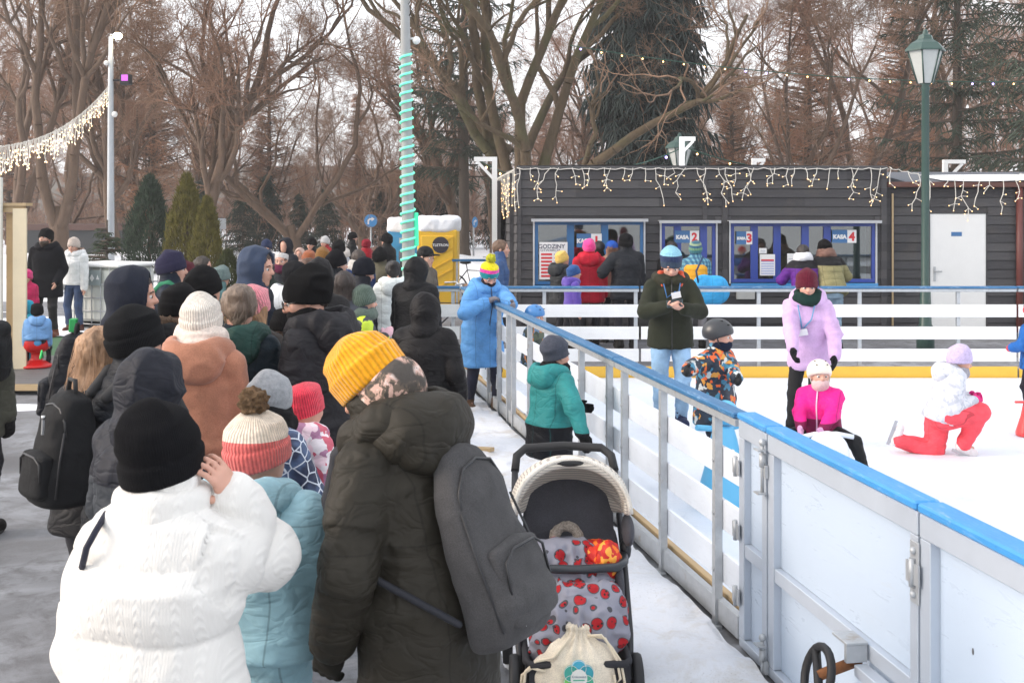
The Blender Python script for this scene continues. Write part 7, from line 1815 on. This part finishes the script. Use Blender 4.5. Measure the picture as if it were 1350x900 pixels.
put(copy_tree(lar), 355, 27, 90, .8, 'rusty brown larch far behind the leaning trunks', 'tree')
put(copy_tree(lar), 470, 25, 200, .62, 'rusty brown larch far behind the arrow sign', 'tree')
put(copy_tree(lar), 200, 29, 10, 1.0, 'rusty brown larch far behind the lamp pole', 'tree')
for i in range(28):
    put(copy_tree(lar), -60 + 52 * i + rng.uniform(-20, 20), rng.choice((18.5, 21, 24)), rng.uniform(0, 360), rng.uniform(.5, .8) * (.62 if 360 < -60 + 52 * i < 640 else 1), 'russet larch in the far wood beyond the park', 'tree', group='russet larches of the far wood')
put(copy_tree(lar), 1190, 30, 120, 1.05, 'rusty brown larch behind the green lamp post', 'tree')
dk = conifer(22, H=5, rad=1.6, c=(.03, .045, .035), z0=.3, nb=9, step=.25, droop=.2, name='spruce_tree', r0=.1)
for i, (px, s_, sc) in enumerate(((320, 31, .62), (352, 29, .75), (395, 30, .55), (430, 31, .60), (545, 28, .8), (590, 27, .9), (655, 27, .8), (500, 27, .6), (265, 30, .7))):
    o = dk if i == 0 else copy_tree(dk); put(o, px, s_, i * 50, sc, 'small dark evergreen in the undergrowth beyond the snow bank', 'tree', group='small evergreens beyond the snow bank')
th = thuja(1, 2.9, .62, (.045, .066, .045)); put(th, 197, 56, 0, 1., 'broad dark blue-green thuja behind the water container', 'shrub')
th2 = thuja(2, 2.9, .50, (.13, .115, .03)); put(th2, 246, 58, 0, 1., 'tallest yellow-green pointed thuja', 'shrub')
o = put(copy_tree(th2), 273, 60, 120, .82, 'yellow-green thuja immediately right of the tallest one', 'shrub')
th3 = thuja(4, 1.7, .45, (.06, .07, .025), 2600); put(th3, 300, 66, 0, .75, 'small loose green bush at the foot of the thujas', 'shrub')
sm = conifer(27, H=1.9, rad=.75, c=(.06, .08, .05), z0=.2, nb=8, step=.14, droop=.1, fl=.10, fr=.010, hang=.3, r0=.03); put(sm, 141, 68, 0, 1., 'small green fir tree top behind the water container', 'tree')
# undergrowth as one mass
rg = np.random.default_rng(5); n = 26000
p = np.stack([rg.uniform(-70, 70, n), rg.uniform(52, 92, n), np.zeros(n)], 1); p[:, 2] = rg.random(n) ** 1.6 * 2.6 * (.6 + .5 * vnoise(V0(p), .12, 3))
d = rg.normal(0, .5, (n, 3)); d[:, 2] = 1; d /= np.linalg.norm(d, axis=1)[:, None]; L = rg.uniform(.5, 1.6, n)[:, None]
V, Qd = seg_mesh('undergrowth', np.concatenate([p, p + d * L, np.full((n, 1), .022), np.full((n, 1), .006)], 1), 3)
me = npmesh('undergrowth', V, Qd); me.materials.append(bark((.24, .15, .11), 'undergrowth_bark')); o = bpy.data.objects.new('undergrowth', me); link(o); o['kind'] = 'stuff'

# ------------------------------------------------------------ camera and light
cam = bpy.data.cameras.new('camera'); co = bpy.data.objects.new('camera', cam); COL.objects.link(co); scene.camera = co
co.location = (0, 0, CAM_H); co.rotation_euler = (R(90), 0, 0); cam.sensor_width = 36.; cam.lens = F_PX / 1350. * 36.
cam.shift_x = 0.; cam.shift_y = -(450. - HZ) / 1350.; cam.clip_start = .1; cam.clip_end = 600.
cam.dof.use_dof = True; cam.dof.focus_distance = 11.; cam.dof.aperture_fstop = 11.
wd_ = bpy.data.worlds.new('World'); scene.world = wd_; wd_.use_nodes = True
nt = wd_.node_tree; bg = nt.nodes['Background']
sky = nt.nodes.new('ShaderNodeTexSky'); sky.sky_type = 'NISHITA'; sky.sun_disc = False
SE, SA = 24., 262.     # sun elevation; compass angle from +Y, clockwise
sky.sun_elevation = R(SE); sky.sun_rotation = R(SA); sky.air_density = 1.0; sky.dust_density = 4.; sky.ozone_density = 1.; sky.altitude = 200
hs_ = nt.nodes.new('ShaderNodeHueSaturation'); hs_.inputs['Saturation'].default_value = .55; hs_.inputs['Value'].default_value = 1.08; nt.links.new(sky.outputs[0], hs_.inputs['Color']); cl_ = mixc(nt, .7, hs_.outputs[0], (5.7, 5.8, 6.0)); nt.links.new(cl_, bg.inputs[0]); bg.inputs[1].default_value = .15
sl = bpy.data.lights.new('sun', 'SUN'); sl.energy = 1.1; sl.angle = R(22); sl.color = (1., .84, .70); so = bpy.data.objects.new('sun', sl); COL.objects.link(so)
dv = Vector((math.sin(R(SA)) * math.cos(R(SE)), math.cos(R(SA)) * math.cos(R(SE)), math.sin(R(SE))))
so.rotation_euler = dv.to_track_quat('Z', 'Y').to_euler(); so.location = (0, -10, 20)
vs = scene.view_settings; vs.view_transform = 'Standard'; vs.look = 'None'; vs.gamma = 1.; vs.exposure = 1.08; vs.use_curve_mapping = False
scene.cycles.max_bounces = 6; scene.cycles.diffuse_bounces = 3; scene.cycles.glossy_bounces = 3; scene.cycles.transparent_max_bounces = 6; scene.cycles.transmission_bounces = 3
scene.cycles.caustics_reflective = False; scene.cycles.caustics_refractive = False; scene.cycles.sample_clamp_indirect = 6.
scene.cycles.use_denoising = True

# the cold air of the park: far trees pale with distance
m = bpy.data.materials.new('haze'); m.use_nodes = True; nt = m.node_tree; nt.nodes.remove(nt.nodes['Principled BSDF'])
pv = nt.nodes.new('ShaderNodeVolumePrincipled'); pv.inputs['Color'].default_value = (.93, .91, .92, 1); pv.inputs['Density'].default_value = .0013; pv.inputs['Anisotropy'].default_value = .3
nt.links.new(pv.outputs[0], nt.nodes['Material Output'].inputs['Volume'])
mm = MB(); mm.box(-175, 175, -25, 275, -3, 27); hz_ = mm.build('haze', m); hz_['kind'] = 'stuff'
scene.cycles.volume_bounces = 0
